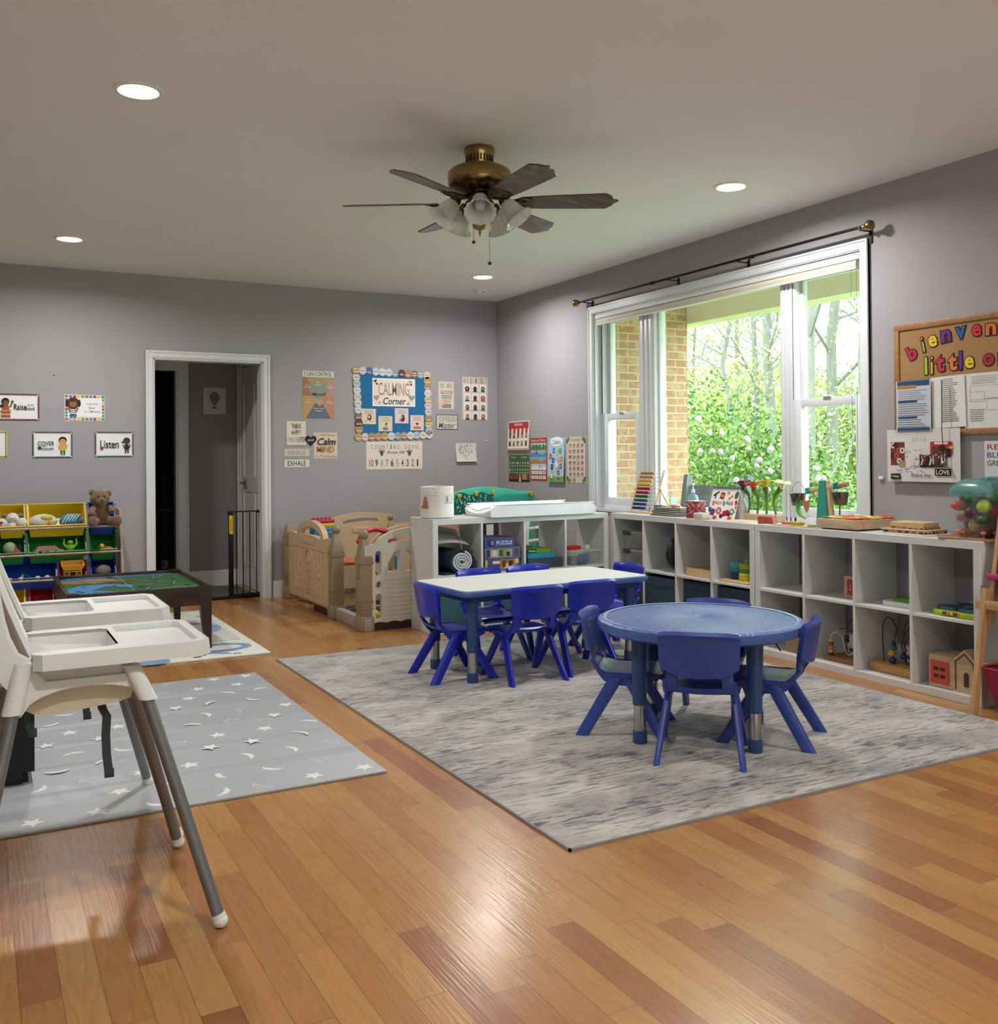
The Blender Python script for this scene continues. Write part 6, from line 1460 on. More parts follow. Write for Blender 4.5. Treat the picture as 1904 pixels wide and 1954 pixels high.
for k, c_ in enumerate(('2f7a4a', '2f88a8', '2f88a8', 'd8b030', 'b82430')):
    z = 0.52+k*0.032; MB().box(-.09, .09, -.05, .05, z, z+0.031, mat('block_'+c_, c_, 0.4), 0.004).build('block_row', t)
for k in range(5): MB().cyl((-.07+k*.035, 0, .68), (-.07+k*.035, 0, .692), .011, mat('block_b82430', 'b82430'), 10).build('stud', t)
MB().box(-.10, .10, -.06, .06, 0.0, .52, mat('toy_shelf_green', '3f7a58', 0.5), 0.01).build('stand', t)
t = thing('floor_mat', 'dark patterned mat on the floor inside the play yard', 'mat', (2.86, 6.9, 0))
b = MB(); b.box(-.38, .3, -.5, .45, 0.0, 0.008, mat('dark_mat', '2a3034', 0.6, var=0.2)); b.build('base', t)
p = Poster()
for k in range(14): p.rect(rr.uniform(-.33, .25), rr.uniform(-.45, .4), .08, .03, ('3f98b0', 'c8b838', 'b04030', '4a8a50')[k % 4], rr.uniform(0, 3))
o = p.build('printed_shapes', t); o.location.z = 0.0075
t = thing('toy_block', 'blue cup shaped toy seen through the arched window of the play yard', 'toy', (2.75, 6.62, 0.0)); MB().lathe([(0.0, 0.36), (0.035, 0.36), (0.042, 0.46), (0.0, 0.46)], mat('sky_blue_plastic', '2f86b8', 0.4), 20).build('cup', t); MB().box(-.05, .05, -.05, .05, 0, .36, mat('toy_stand_tan', 'b08a5c', 0.5), 0.01).build('stand', t)
MB().ball((2.50, 6.5, 0.05), (0.05, 0.05, 0.05), mat('lime_ball', 'c8c83a', 0.4), 14, 10).build('toy_ball'); tag(bpy.data.objects['toy_ball'], 'yellow green ball on the floor behind the ivory front panel', 'ball')
# ------------------------------------------------------------------ on top of the window shelves
ZT = 0.765
M_pine = wood('pine', 'c9a574', 'dcbf93', 0, 0.5); M_pinez = wood('pine_upright', 'c9a574', 'dcbf93', 2, 0.5); M_ply = wood('plywood', 'b4977a', 'c9ad8e', 1, 0.55)
# abacus: leaning frame facing -Y with ten rows of beads
ab = thing('abacus', 'wooden abacus with ten rows of coloured beads by the window', 'abacus', (4.205, 5.795, ZT), -PI/2)
# local x runs toward the camera (-Y world), local y into the window (+X world)
sl = 0.62
def abp(x, t): return (x + 0.18*t, 0.10*t*0+0.0, 0.305*t)
Wd = 0.265
for x in (0.0, Wd-0.012):
    pass
b_l = MB(); A0 = Vector((0, 0.0, 0)); 
def frame_pt(u, t): return Vector((0.005+u*Wd, 0.03+0.10*t, 0.004+0.30*t))
for u in (0.0, 1.0):
    b = MB(); p0, p1 = frame_pt(u, 0), frame_pt(u, 1.02)
    b.tube([tuple(p0+Vector((0, 0, 0))), tuple(p1)], 0.0085, M_pinez, 4, smooth=False); b.build('side_rail', ab)
MB().box(0.0, Wd+0.01, 0.0, 0.05, 0.0, 0.012, M_pine, 0.002).build('base_bar', ab)
bc_ = ['16306a', '16306a', '14553c', '14553c', '96142c', '96142c', 'c99a1c', 'c99a1c', 'a87c4c', 'a87c4c']
for k in range(10):
    t = 0.10+0.093*k; p0, p1 = frame_pt(0, t), frame_pt(1, t)
    w_ = MB().cyl(tuple(p0), tuple(p1), 0.0013, mat('steel_wire', '8a8a8c', 0.3, 0.9), 5).build('wire', ab)
    for q in range(10):
        c = p0.lerp(p1, 0.055+0.058*q); bb = MB(); bb.M = Matrix.Translation(c) @ Matrix.Rotation(PI/2, 4, 'Y'); bb.lathe([(0.0, -0.0068), (0.008, -0.006), (0.0115, 0), (0.008, 0.006), (0.0, 0.0068)], mat('bead_'+bc_[k], bc_[k], 0.25, coat=0.3), 10)
        bb.build('bead', w_)
for u in (0.0, 1.0):
    a, c = frame_pt(u, 0.55), Vector((0.005+u*Wd, 0.19, 0.006)); MB().tube([tuple(a+Vector((0.01*(1 if u else -1), 0, 0))), tuple(c+Vector((0.01*(1 if u else -1), 0, 0)))], 0.0065, M_pinez, 4, smooth=False).ball(tuple(a+Vector((0.016*(1 if u else -1), 0, 0))), 0.011, M_pine, 10, 8).build('rear_leg', ab)
MB().box(0.0, Wd+0.01, 0.182, 0.196, 0.0, 0.01, M_pine, 0.002).build('rear_bar', ab)

def slab(name, label, cat, x0, x1, y0, y1, z0, z1, m, rz=0, group=None, bev=0.002):
    cx, cy = (x0+x1)/2, (y0+y1)/2
    b = MB().box(x0-cx, x1-cx, y0-cy, y1-cy, 0, z1-z0, m, bev, 1)
    return tag(b.build(name, None, (cx, cy, z0), (0, 0, rz)), label, cat, group)
# stack of flat boards beside the abacus
bd = [('3a3128', 'd9d2c4'), ('20201f', 'e4e0d8'), ('1d1c1c', 'd8d4cc')]
M_blk = mat('black_board', '1c1b1c', 0.6); M_crm = mat('cream_board', 'dcd6ca', 0.6)
for k in range(5):
    z = ZT+k*0.0125; x0, y1 = 4.11+0.012*(k % 2), 5.42-0.012*k
    o = MB(); o.box(-0.10, 0.10, -0.135, 0.135, 0, 0.004, M_crm).box(-0.097, 0.097, -0.132, 0.132, 0.004, 0.011, M_blk if k % 2 == 0 else mat('dark_olive', '4a4430', 0.6)).box(-0.10, 0.10, -0.135, 0.135, 0.011, 0.012, M_crm)
    ob = o.build('picture_board', None, (x0+0.10, y1-0.145, z), (0, 0, 0.04*(k-2)))
    tag(ob, f'{("lowest", "second lowest", "middle", "second highest", "topmost")[k]} of the flat black and cream boards stacked beside the abacus', 'board', 'flat boards stacked on the shelf')
rr = random.Random(4)
for k, (dx, dy, c) in enumerate(((-.07, .09, '2c2a26'), (-.04, .03, 'c9a23a'), (-.02, -.05, '3a2c30'), (-.05, -.09, '9a2f4a'), (.04, .06, 'b04a50'), (.05, -.08, '2f5f9a'))):
    tag(MB().box(-0.02, 0.02, -0.028, 0.028, 0, 0.009, mat('tile_'+c, c, 0.4), 0.002).build('domino_tile', None, (4.21+dx, 5.265+dy*0.9, ZT+0.0627), (0, 0, rr.uniform(-.2, .2))), f'{("black", "mustard", "dark brown", "crimson", "rose", "blue")[k]} tile lying on top of the stacked boards', 'tile', 'tiles on top of the stacked boards')
# red patterned box, white block on a wooden tray, small vase
b = MB(); M_redp = mat('crimson_card', '9c1c34', 0.5); b.box(-0.045, 0.045, -0.045, 0.045, 0, 0.112, M_redp, 0.002); b.box(-0.046, 0.046, -0.046, 0.046, 0.112, 0.114, M_crm)
r_ = random.Random(2)
for k in range(16):
    u, z = r_.uniform(-.03, .03), r_.uniform(.02, .10); a = r_.uniform(-.03, .03)
    b.tube([(-0.0458, u-a, z-.012), (-0.0458, u+a, z+.012)], 0.0009, M_crm, 4); b.tube([(u-a, -0.0458, z-.012), (u+a, -0.0458, z+.012)], 0.0009, M_crm, 4)
tag(b.build('card_box', None, (4.17, 4.985, ZT), (0, 0, 0.1)), 'small crimson box scribbled with cream lines beside the Busy Book', 'box')
t = thing('wooden_tray', 'white block on a round edged wooden base in front of the crimson box', 'tray', (4.115, 4.865, ZT)); MB().box(-.034, .034, -.048, .048, 0, .010, M_pine, 0.004).build('base', t); MB().box(-.03, .03, -.044, .044, .010, .042, mat('white_block', 'dcdcd8', 0.5), 0.003).build('block', t)
t = thing('pump_bottle', 'clear pump bottle behind the crimson box on the window ledge', 'bottle', (4.30, 5.17, ZT))
MB().lathe([(0.0, 0.002), (0.035, 0.002), (0.037, 0.01), (0.037, 0.12), (0.03, 0.14), (0.013, 0.15), (0.013, 0.165)], clear('aqua_bottle', (.80, .93, .95), 0.1, milk=0.25, milkcol=hx('a8d4dc')), 24).build('body', t)
MB().lathe([(0.014, 0.16), (0.014, 0.18), (0.005, 0.182), (0.005, 0.21), (0.012, 0.212), (0.012, 0.222), (0.0, 0.224)], mat('clear_white_pump', 'c8dce0', 0.3), 16).tube([(0, 0, .217), (-.0, .035, .217), (0, .042, .208)], 0.005, mat('clear_white_pump', 'c8dce0'), 8).build('pump', t)
tag(MB().box(-0.028, 0.028, -0.004, 0.004, 0, 0.12, mat('pale_green_card', '93d8b0', 0.5)).build('card', None, (4.34, 5.44, ZT), (0.0, 0, 0.3)), 'translucent green card standing in the window behind the abacus', 'card')
# spiral bound activity book standing as a tent
bk = thing('activity_book', 'spiral bound book reading Busy Book standing open like a tent', 'book', (4.19, 4.775, ZT), -PI/2+0.10)
LB, HB = 0.232, 0.205
p = Poster(); p.th = 0
def bookpage(p):
    p.box(-LB/2, LB/2, 0, HB, -0.003, 0, flat('e8e2e4'))
    for i, (ch, x, c) in enumerate((('B', -.085, 'b0243c'), ('u', -.062, 'c8583c'), ('s', -.043, 'd0a830'), ('y', -.025, '6a9a3a'), ('B', .005, '2f6a5a'), ('o', .03, '3a4a8a'), ('o', .05, '7a3a7a'), ('k', .073, 'b0243c'))): p.text(ch, x, 0.108+(0.004 if i % 2 else 0)-(0.005 if ch == 'y' else 0), 0.03 if ch in 'Bk' else 0.022, c, 0.018, 0.05)
    p.rect(-.02, .158, .036, .045, 'a82038', -.15); p.circ(-.02, .158, .009, 'd8b040'); p.rect(.05, .148, .03, .012, 'c08a3c', .5); p.circ(.04, .140, .009, 'c08a3c'); p.circ(.062, .157, .009, 'c08a3c')
    p.rect(.028, .178, .02, .02, 'a8b850', .7); p.circ(.098, .165, .016, '4a6a3a', .026, rot=-.2); p.rect(-.085, .165, .03, .012, '201c20', .6); p.rect(-.065, .178, .028, .01, '201c20', .5); p.rect(-.078, .152, .008, .03, '201c20')
    p.rect(.105, .115, .02, .028, 'b02c3c', .3); p.rect(-.078, .048, .038, .042, '7a3468', -.2); p.circ(-.028, .058, .022, 'a83a34'); p.circ(-.028, .058, .013, 'e0d0c8'); p.rect(-.028, .058, .03, .004, 'a83a34', .4)
    p.rect(.03, .035, .09, .022, 'a0202c', .25); p.rect(.035, .052, .05, .02, 'a0202c', .25); p.circ(.0, .018, .010, '201c20'); p.circ(.062, .034, .010, '201c20'); p.rect(.085, .055, .035, .035, '3a8a6a', .8); p.rect(.085, .055, .016, .016, 'e8e0d8', .8)
    p.circ(.075, .012, .018, 'd05038', .012); p.rect(-.05, .012, .03, .02, 'c04a3a', .3); p.rect(.11, .085, .01, .02, 'b02c3c'); p.rect(-.105, .065, .02, .03, '2c5a4a', .1)
bookpage(p)
o = p.build('front_cover', bk); o.rotation_euler = (math.radians(72), 0, 0)
b = MB()
for k in range(6): b.sheet(lambda u, v, k=k: (-LB/2+LB*u+0.0, 0.065+0.028+0.012*k*(1-v)-0.03*v*0+(-0.03)*v, HB*0.95*v), 2, 6, 0.0012, M_crm)
b.build('pages', bk)
b = MB()
for k in range(26):
    x = -LB/2+0.006+k*(LB-0.012)/25; b.tube([(x, 0.062+0.008*math.cos(a), 0.197+0.008*math.sin(a)) for a in [2*PI*q/8 for q in range(8)]], 0.0011, M_black, 4, closed=True)
b.build('spiral_binding', bk)
slab('paper_sheet', 'cream card lying on the shelf in front of the Busy Book', 'paper', 4.10, 4.30, 4.42, 4.70, ZT, ZT+0.003, M_crm, 0.1, 'sheets lying on the shelf')
slab('paper_sheet', 'second cream card lying on the first before the flower box', 'paper', 4.12, 4.27, 4.46, 4.66, ZT+0.0035, ZT+0.006, mat('cream_board2', 'd6cbb6', 0.6), -0.12, 'sheets lying on the shelf')
# felt flowers in a wooden box
slab('wooden_box', 'pale wooden planter box holding the felt flowers', 'box', 4.26, 4.33, 4.35, 4.64, ZT, ZT+0.045, M_ply, 0.0)
M_stem = mat('green_felt', '5a7a22', 0.8)
def flower(x, y, col, tilt, h, label, deep=None):
    t = thing('felt_flower', label, 'toy flower', (4.295, y, ZT+0.046), 0, 'felt flowers on the window shelf')
    MB().tube([(0, -0.0, 0), (0, -tilt*0.25, h*0.35), (0, -tilt*0.1, h*0.62), (x, tilt*0.6, h*0.86)], [0.006, 0.0065, 0.008, 0.016], M_stem, 10).build('stem', t)
    m = mat('felt_'+col, col, 0.7); T = Matrix.Translation((x, tilt*0.65, h*0.84)) @ Matrix.Rotation(-tilt*4, 4, 'X')
    for k in range(5):
        a0 = 2*PI*k/5
        def P(u, v, a0=a0):
            a = a0+(u-.5)*1.5*(1-0.45*v*v); r = 0.009+0.016*v+0.022*v*v*v; return (r*math.cos(a), r*math.sin(a), 0.052*v-0.014*v**4+0.004*math.cos((u-.5)*PI))
        b = MB(); b.M = T; b.sheet(P, 6, 6, 0.0025, m); b.build('petal', t)
    t.scale = (1.18, 1.18, 1.1)
    b = MB(); b.M = T; b.tube([(0, 0, 0), (0, 0, 0.035)], [0.004, 0.003], mat('felt_yellow_centre', 'd8a020', 0.8), 8); b.build('stamen', t)
flower(0, 4.63, '7a2a52', 0.055, 0.165, 'purple felt flower, leftmost in the planter box')
flower(0, 4.55, 'd9501c', 0.04, 0.16, 'orange felt flower in the planter box')
flower(0, 4.47, 'e0b81c', 0.01, 0.175, 'yellow felt flower in the planter box')
flower(0, 4.39, 'd8d4a8', -0.06, 0.17, 'cream felt flower, rightmost in the planter box')
for k in range(2): MB()
b = MB().tube([(4.28, 4.67, ZT+0.20), (4.27, 4.58, ZT+0.232)], 0.003, M_black, 6); b.tube([(4.27, 4.69, ZT+0.19), (4.28, 4.65, ZT+0.20)], 0.003, M_black, 6); b.tube([(4.30, 4.60, ZT+0.05), (4.28, 4.67, ZT+0.2)], 0.0015, M_black, 4); tag(b.build('hair_clip'), 'thin dark sticks resting against the purple felt flower', 'toy')
# shape blocks and shape tray
slab('toy_block', 'brown red cube block standing before the planter box', 'block', 4.125, 4.165, 4.330, 4.372, ZT, ZT+0.045, mat('brick_red_wood', 'a34a30', 0.5), 0.5, 'loose shape blocks')
o = MB().prism([[(0, 0), (.06, 0), (.048, .042), (0, .042)]], -0.015, 0.015, mat('dusty_red_wood', 'a8443e', 0.5), axis='y').build('toy_block', None, (4.16, 4.325, ZT), (0, 0, -1.45)); tag(o, 'dusty red wedge block beside the brown red cube', 'block', 'loose shape blocks')
sb = thing('shape_board', 'flat wooden shape sorter board lying on the shelf', 'toy board', (4.165, 4.04, ZT)); MB().box(-.065, .065, -.19, .19, 0, .007, M_ply, 0.003).build('board', sb)
slab('toy_block', 'salmon block lying on the shape sorter board', 'block', 4.14, 4.18, 4.14, 4.19, ZT+.0075, ZT+.02, mat('salmon_wood', 'd0604c', 0.5), 0.1, 'loose shape blocks')
slab('toy_block', 'mustard yellow block lying on the shape sorter board', 'block', 4.12, 4.17, 4.04, 4.105, ZT+.0075, ZT+.026, mat('mustard_wood', 'bca21c', 0.5), 0.05, 'loose shape blocks')
b = MB(); b.lathe([(0.0, 0), (.028, 0), (.033, .004), (.028, .008), (.012, .008)], mat('green_ring', '4f9a7a', 0.4), 24); tag(b.build('toy_ring', None, (4.14, 3.945, ZT+.0075)), 'green ring lying on the shape sorter board', 'toy ring')
# balance scale with hanging buckets
bs = thing('balance_scale', 'teal and wood toy balance scale with two metal buckets', 'toy scale', (4.27, 3.975, ZT))
MB().box(-.05, .05, -.19, .17, 0, .012, M_ply, 0.003).build('base', bs)
M_tl = mat('teal_paint', '2f9a88', 0.45)
MB().prism([[(-.045, .012), (.045, .012), (.02, .262), (-.02, .262)]], -0.0, 0.016, M_tl, axis='x').build('x')
o = bpy.data.objects['x']; o.name = 'post_front'; o.parent = bs; o.location = (-.03, 0, 0)
for v in (): pass
MB().prism([[(-.075, .012), (-.045, .012), (-.020, .262), (-.036, .262)]], 0, 0.02, M_pinez, axis='x').build('y')
o = bpy.data.objects['y']; o.name = 'post_rear'; o.parent = bs; o.location = (-.02, 0, 0)
b = MB(); b.M = Matrix.Translation((-.01, -.02, .222)) @ Matrix.Rotation(0.16, 4, 'X').inverted(); b.box(-.012, .012, -.155, .155, -.014, .014, M_pine, 0.006); beam_o = b.build('beam', bs)
for y in (-.075, .135): b2 = MB(); b2.M = Matrix.Translation((-.01, -.02, .222)) @ Matrix.Rotation(-0.16, 4, 'X'); b2.box(-.018, .018, y-.018, y+.018, -.018, .018, M_tl, 0.005); b2.build('slider', beam_o)
M_tin = mat('tin', '77736c', 0.25, 0.95, var=0.1)
def bucket(y, z, label):
    t = thing('bucket', label, 'bucket', (4.24, y, z), 0, 'small metal buckets on the balance scale')
    t.scale = (1.28, 1.28, 1.2)
    MB().lathe([(0.0, 0), (.026, 0), (.028, .002), (.036, .056), (.0385, .057), (.0385, .060), (.035, .060), (.027, .004), (0.0, .004)], M_tin, 28).build('pail', t)
    MB().tube([(0, .038*math.cos(a), .055+.060*math.sin(a)) for a in [PI*k/12 for k in range(13)]], 0.0013, M_tin, 5).build('handle', t)
bucket(4.155, ZT+.112, 'metal bucket hanging lower at the left end of the toy scale')
bucket(3.84, ZT+.128, 'metal bucket hanging at the right end of the toy scale')
b = MB(); b.sheet(lambda u, v: (v*0.012, 0.035*math.cos(2.2-2.6*u*1)+0.0, 0.06-0.075*u+0.02*math.sin(u*3)), 12, 1, 0.006, M_lime); 
b = MB().tube([(0, .00, .10), (0, .022, .075), (0, .022, .045), (0, .0, .015), (0, -.03, .0)], [0.008, .015, .018, .016, .007], mat('leaf_green_felt', '4f9a3a', 0.7), 10, flat=0.5)
tag(b.build('toy_pea_pod', None, (4.215, 4.108, ZT+.042)), 'green crescent toy hanging below the left bucket of the scale', 'toy')
t = thing('toy_reindeer', 'small brown antlered head ornament hanging from the toy scale', 'ornament', (4.225, 4.075, ZT+.075))
MB().prism([[(-.022, .07), (.022, .07), (.02, .03), (0, 0), (-.018, .03)]], -.004, .004, mat('tan_felt', 'b47a50', 0.8), axis='x').build('head', t)
for s_ in (-1, 1): MB().tube([(0, s_*.012, .068), (0, s_*.026, .08), (0, s_*.03, .098)], .003, mat('brown_felt', '7a4a30', 0.8), 5).tube([(0, s_*.024, .08), (0, s_*.014, .095)], .0025, mat('brown_felt', '7a4a30'), 5).build('antler', t)
MB().tube([(0, 0, .07), (0, 0, .125)], .0012, M_crm, 4).tube([(0, -.015, .01), (0, -.02, -.015), (0, .01, -.03)], .004, M_crm, 5).build('ribbon', t)
b = MB().tube([(4.27, 3.872, ZT+.16), (4.272, 3.874, ZT+.10), (4.268, 3.873, ZT+.015)], .004, mat('dark_beads', '30302e', 0.4), 6); tag(b.build('bead_string'), 'dark bead string hanging beside the right bucket of the scale', 'string')
# wooden box with coloured pieces on top
t = thing('wooden_crate', 'pale wooden box with a mounded row of coloured vegetable pieces', 'box', (4.27, 3.76, ZT), 0.0)
MB().box(-.165, .14, -.15, .13, .008, .058, M_ply, 0.003).box(-.16, -.14, -.14, -.12, 0, .01, M_blk).box(-.16, -.14, .10, .12, 0, .01, M_blk).box(.11, .13, -.14, -.12, 0, .01, M_blk).box(.11, .13, .10, .12, 0, .01, M_blk).build('box', t)
r_ = random.Random(8); cl = ['c8341c', 'd9671c', 'c8b02c', '4f7a2a', 'b82820', 'd98a2c', 'a8b84a', 'e0d8c0', 'c83a28', 'd8a830']
k = 0
for i in range(7):
    for j in range(4):
        x, y = -.13+.04*i+r_.uniform(-.006, .006), -.12+.07*j+r_.uniform(-.01, .01)
        c = cl[k % 10]; k += 1; q = MB(); q.at(x, y, 0.059, rz=r_.uniform(-.5, .5)); q.ball((0, 0, 0.005), (.015, .033, .007), mat('veg_'+c, c, 0.45), 10, 6); ob = q.build('toy_vegetable', None, (4.27, 3.76, ZT))
        cn = {'c8341c': 'red', 'd9671c': 'orange', 'c8b02c': 'yellow', '4f7a2a': 'green', 'b82820': 'dark red', 'd98a2c': 'amber', 'a8b84a': 'pale green', 'e0d8c0': 'cream', 'c83a28': 'red', 'd8a830': 'yellow'}[c]
        tag(ob, 'small painted vegetable piece lying on the pale wooden box', 'toy food', 'vegetable pieces on the wooden box')
# stacked puzzle boards
M_dkp = mat('dark_print', '2a2430', 0.5, var=0.5, scale=30)
for k, (z0, z1, w_, l_, lab) in enumerate(((0, .008, .20, .30, 'lowest pale board of the stacked puzzles'), (.008, .022, .17, .26, 'thick puzzle with dark and orange edge squares, second in its stack'), (.022, .028, .18, .27, 'pale board in the middle of the stacked puzzles'), (.028, .038, .13, .20, 'puzzle with navy and orange edge squares near the top of its stack'), (.038, .062, .13, .19, 'plain pine box on top of the stacked puzzles'))):
    b = MB(); m = (M_crm, M_ply, M_ply, M_ply, M_pine)[k]; b.box(-w_/2, w_/2, -l_/2, l_/2, 0, z1-z0-.0004, m, 0.002, 1)
    if k in (1, 3):
        for q in range(6):
            c = ('2a2430', 'b05030', '2a2430', '8a2c34', 'c89a3a', '24304a')[q]; b.box(-w_/2-.0008, -w_/2+.002, -l_/2+l_*q/6+.004, -l_/2+l_*(q+.7)/6, .003, z1-z0-.003, mat('edge_'+c, c, 0.5)); b.box(-w_/2+w_*q/6+.003, -w_/2+w_*(q+.7)/6, -l_/2-.0008, -l_/2+.002, .003, z1-z0-.003, mat('edge_'+c, c, 0.5))
    tag(b.build('puzzle_board', None, (4.215+.02*(k > 2), 3.335+.005*k, ZT+z0), (0, 0, 0.03*(k-2))), lab, 'puzzle', 'puzzle boards stacked on the shelf')
# knob puzzle
for k, (x, y, w_, l_, z0, lab, rz_) in enumerate(((4.20, 2.985, .22, .28, 0, 'wooden peg puzzle with round knobs nearest the corner of the shelf', .15), (4.30, 3.06, .14, .20, .0085, 'second wooden peg puzzle half on the first', -.1))):
    t = thing('knob_puzzle', lab, 'puzzle', (x, y, ZT+z0), rz_, 'wooden knob puzzles'); MB().prism([rrect(w_, l_, .03)], 0, .008, wood('puzzle_wood', '8f6c52', 'a9876a', 1, 0.5)).build('board', t)
    r_ = random.Random(k)
    for q in range(6 if k == 0 else 3):
        px_, py_ = (-.07+.07*(q % 3), -.08+.12*(q//3)) if k == 0 else (-.03+.03*q, .0+.03*q)
        MB().at(px_+r_.uniform(-.01, .01), py_+r_.uniform(-.02, .02), .008).lathe([(0.022, 0), (.02, .003), (.006, .004), (.005, .014), (.012, .017), (.016, .025), (.012, .033), (0, .036)], wood('knob_wood', '7a5238', '96694a', 2, 0.4), 16).build('knob', t)
# jar of toy food
jx, jy = 4.245, 2.985
jar = thing('storage_jar', 'large clear plastic tub with a teal lid full of toy food', 'jar', (jx, jy, ZT+0.0), 0)
JC = clear('jar_plastic', (.93, .95, .96), 0.1, milk=0.10)
def sq(w, r_, z): return [(x, y, z) for x, y in rrect(w, w, r_, 6)]
def loft_(b, rings, m): loft(b, rings, m, cap0=True, cap1=False)
b = MB(); loft_(b, [sq(.155, .03, .002), sq(.165, .035, .01), sq(.20, .04, .20), sq(.205, .045, .215)], JC); b.build('tub', jar)
b = MB(); M_lid = clear('teal_lid', (.55, .82, .80), 0.12, milk=0.33, milkcol=hx('7fc4bc')); loft(b, [sq(.222, .045, .205), sq(.224, .045, .232), sq(.215, .05, .245), sq(.18, .06, .272), sq(.13, .05, .285), sq(.09, .04, .288)], M_lid, cap0=False, cap1=True); b.build('lid', jar)
b = MB(); b.tube([(-.09, -.06, .286), (-.05, -.06, .292), (.05, -.06, .292), (.09, -.06, .286)], .006, M_lid, 8); b.build('handle', jar)
r_ = random.Random(17)
FO = [('5a2444', 'plum purple', (.032, .03, .03)), ('3f7a34', 'green', (.032, .024, .024)), ('c8503c', 'coral', (.034, .022, .02)), ('a8c048', 'lime', (.028, .028, .026)), ('b8304a', 'raspberry', (.032, .03, .026)), ('c87a5a', 'tan', (.026, .03, .012)), ('2f5a34', 'dark green', (.03, .03, .022)), ('6a3050', 'purple', (.03, .028, .028)), ('e0704c', 'orange carrot', (.045, .014, .014))]
k = 0
for lay in range(6):
    z = .03+lay*.031; w_ = .048+lay*.005
    for (ax, ay) in ((-1, -1), (1, -1), (-1, 1), (1, 1), (0, 0)) if lay % 2 == 0 else ((-1, 0), (0, -1), (1, 0), (0, 1), (0, 0)):
        c, cn, rad = FO[(k*4+lay) % 9]; rad = tuple(v*1.22 for v in rad); q = MB(); q.at(0, 0, 0, rz=r_.uniform(0, 3), rx=r_.uniform(-.5, .5))
        q.ball((0, 0, 0), rad, mat('food_'+c, c, 0.45, var=0.2, scale=30), 14, 10)
        if cn == 'lime': q.ball((0, 0, rad[2]*.8), (.006, .006, .01), mat('food_3f7a34', '3f7a34'), 8, 6)
        if 'purple' in cn:
            for g_ in range(9): q.ball((r_.uniform(-.02, .02), r_.uniform(-.02, .02), r_.uniform(-.02, .02)), .013, mat('food_'+c, c), 8, 6)
        ob = q.build('toy_food', None, (jx+ax*w_+r_.uniform(-.005, .005), jy+ay*w_+r_.uniform(-.005, .005), ZT+z+.004))
        tag(ob, f'{cn} toy food piece inside the clear tub', 'toy food', f'{cn} toy foods in the clear tub'); k += 1
b = MB(); b.at(jx-.078, jy-.02, ZT+.085, ry=PI/2).tube([(0, .016, 0), (.02, .022, 0), (.03, 0, 0), (.02, -.022, 0), (0, -.016, 0), (-.02, -.024, 0), (-.03, 0, 0), (-.02, .024, 0)], .006, mat('pretzel_tan', 'b08a68', 0.6), 8, closed=True); b.tube([(-.02, .02, 0), (.02, -.015, 0)], .005, mat('pretzel_tan', 'b08a68'), 8)
tag(b.build('toy_pretzel'), 'tan toy pretzel against the side of the clear tub', 'toy food')

# ------------------------------------------------------------------ inside the window shelves
def put(name, label, cat, unit, lx, ly, z, rz=0.0): return thing(name, label, cat, sp(unit, lx, ly, z), -PI/2+rz)
ZM = Z_MID+.001
# unit 1 upper row
for k in range(2):
    t = put('clear_box', ('lower', 'upper')[k]+' clear plastic box with a dark clip in the corner cube', 'storage box', 1, cellx(0)+.175, .18, ZM+k*.128+.0005, 0.0)
    b = MB(); loft(b, [[(sx*.095, sy*.12, 0.0) for sx, sy in ((-1, -1), (1, -1), (1, 1), (-1, 1))], [(sx*.11, sy*.135, .105) for sx, sy in ((-1, -1), (1, -1), (1, 1), (-1, 1))]], CLR, cap1=False, smooth=False); b.build('body', t)
    MB().box(-.115, .115, -.14, .14, .105, .118, clear('clear_lid', (.9, .92, .93), .1, milk=.3), 0.004).build('lid', t)
    MB().box(-.118, -.03, -.146, -.138, .088, .122, mat('charcoal_clip', '3c4043', 0.4), 0.004).build('clip', t)
    for q in range(4): MB().ball((-.06+.04*q, -.02+.03*(q % 2), .028), (.02, .02, .02), mat(('box_pink', 'box_orange', 'box_white', 'box_red')[q], ('c8707a', 'c88a4a', 'd8d4cc', 'a83a3a')[q], .5), 10, 8).build('content', t)
tag(MB().box(-.09, .08, -.12, .12, 0, .005, M_ply).build('thin_board', None, sp(1, cellx(0)+.2, .12, Z_MID-.0+.0005), (0, 0, -PI/2)), 'thin wooden board under the clear boxes in the corner cube', 'board') if False else None
t = put('round_speaker', 'round black disc standing on edge in the second cube', 'speaker', 1, cellx(1)+CW-.075, .12, ZM)
b = MB(); b.M = Matrix.Translation((0, 0, .125)) @ Matrix.Rotation(PI/2, 4, 'Y') @ Matrix.Scale(1, 4); b.lathe([(0, -.03), (.10, -.03), (.122, -.015), (.125, 0), (.122, .015), (.10, .03), (0, .03)], mat('matte_black', '17191c', .5), 36); b.build('disc', t); MB().box(-.04, .04, -.03, .03, 0, .012, M_blk, .003).build('foot', t)
t = put('wooden_tray', 'open pine tray with dividers in the third cube', 'tray', 1, cellx(2)+.20, .14, ZM)
b = MB()
for x0, x1, y0, y1 in ((-.125, .125, -.12, -.112), (-.125, .125, .112, .12), (-.125, -.117, -.112, .112), (.117, .125, -.112, .112), (-.003, .003, -.112, .112)): b.box(x0, x1, y0, y1, 0, .052, M_pine, .001, 1)
b.box(-.12, .12, -.115, .115, 0, .006, M_pine); b.build('tray', t)
tag(MB().box(-.13, .13, -.12, .12, 0, .012, M_pine, .004).build('wooden_board', None, sp(1, cellx(3)+.165, .14, ZM), (0, 0, -PI/2)), 'flat wooden board under the two stacking cups', 'board')
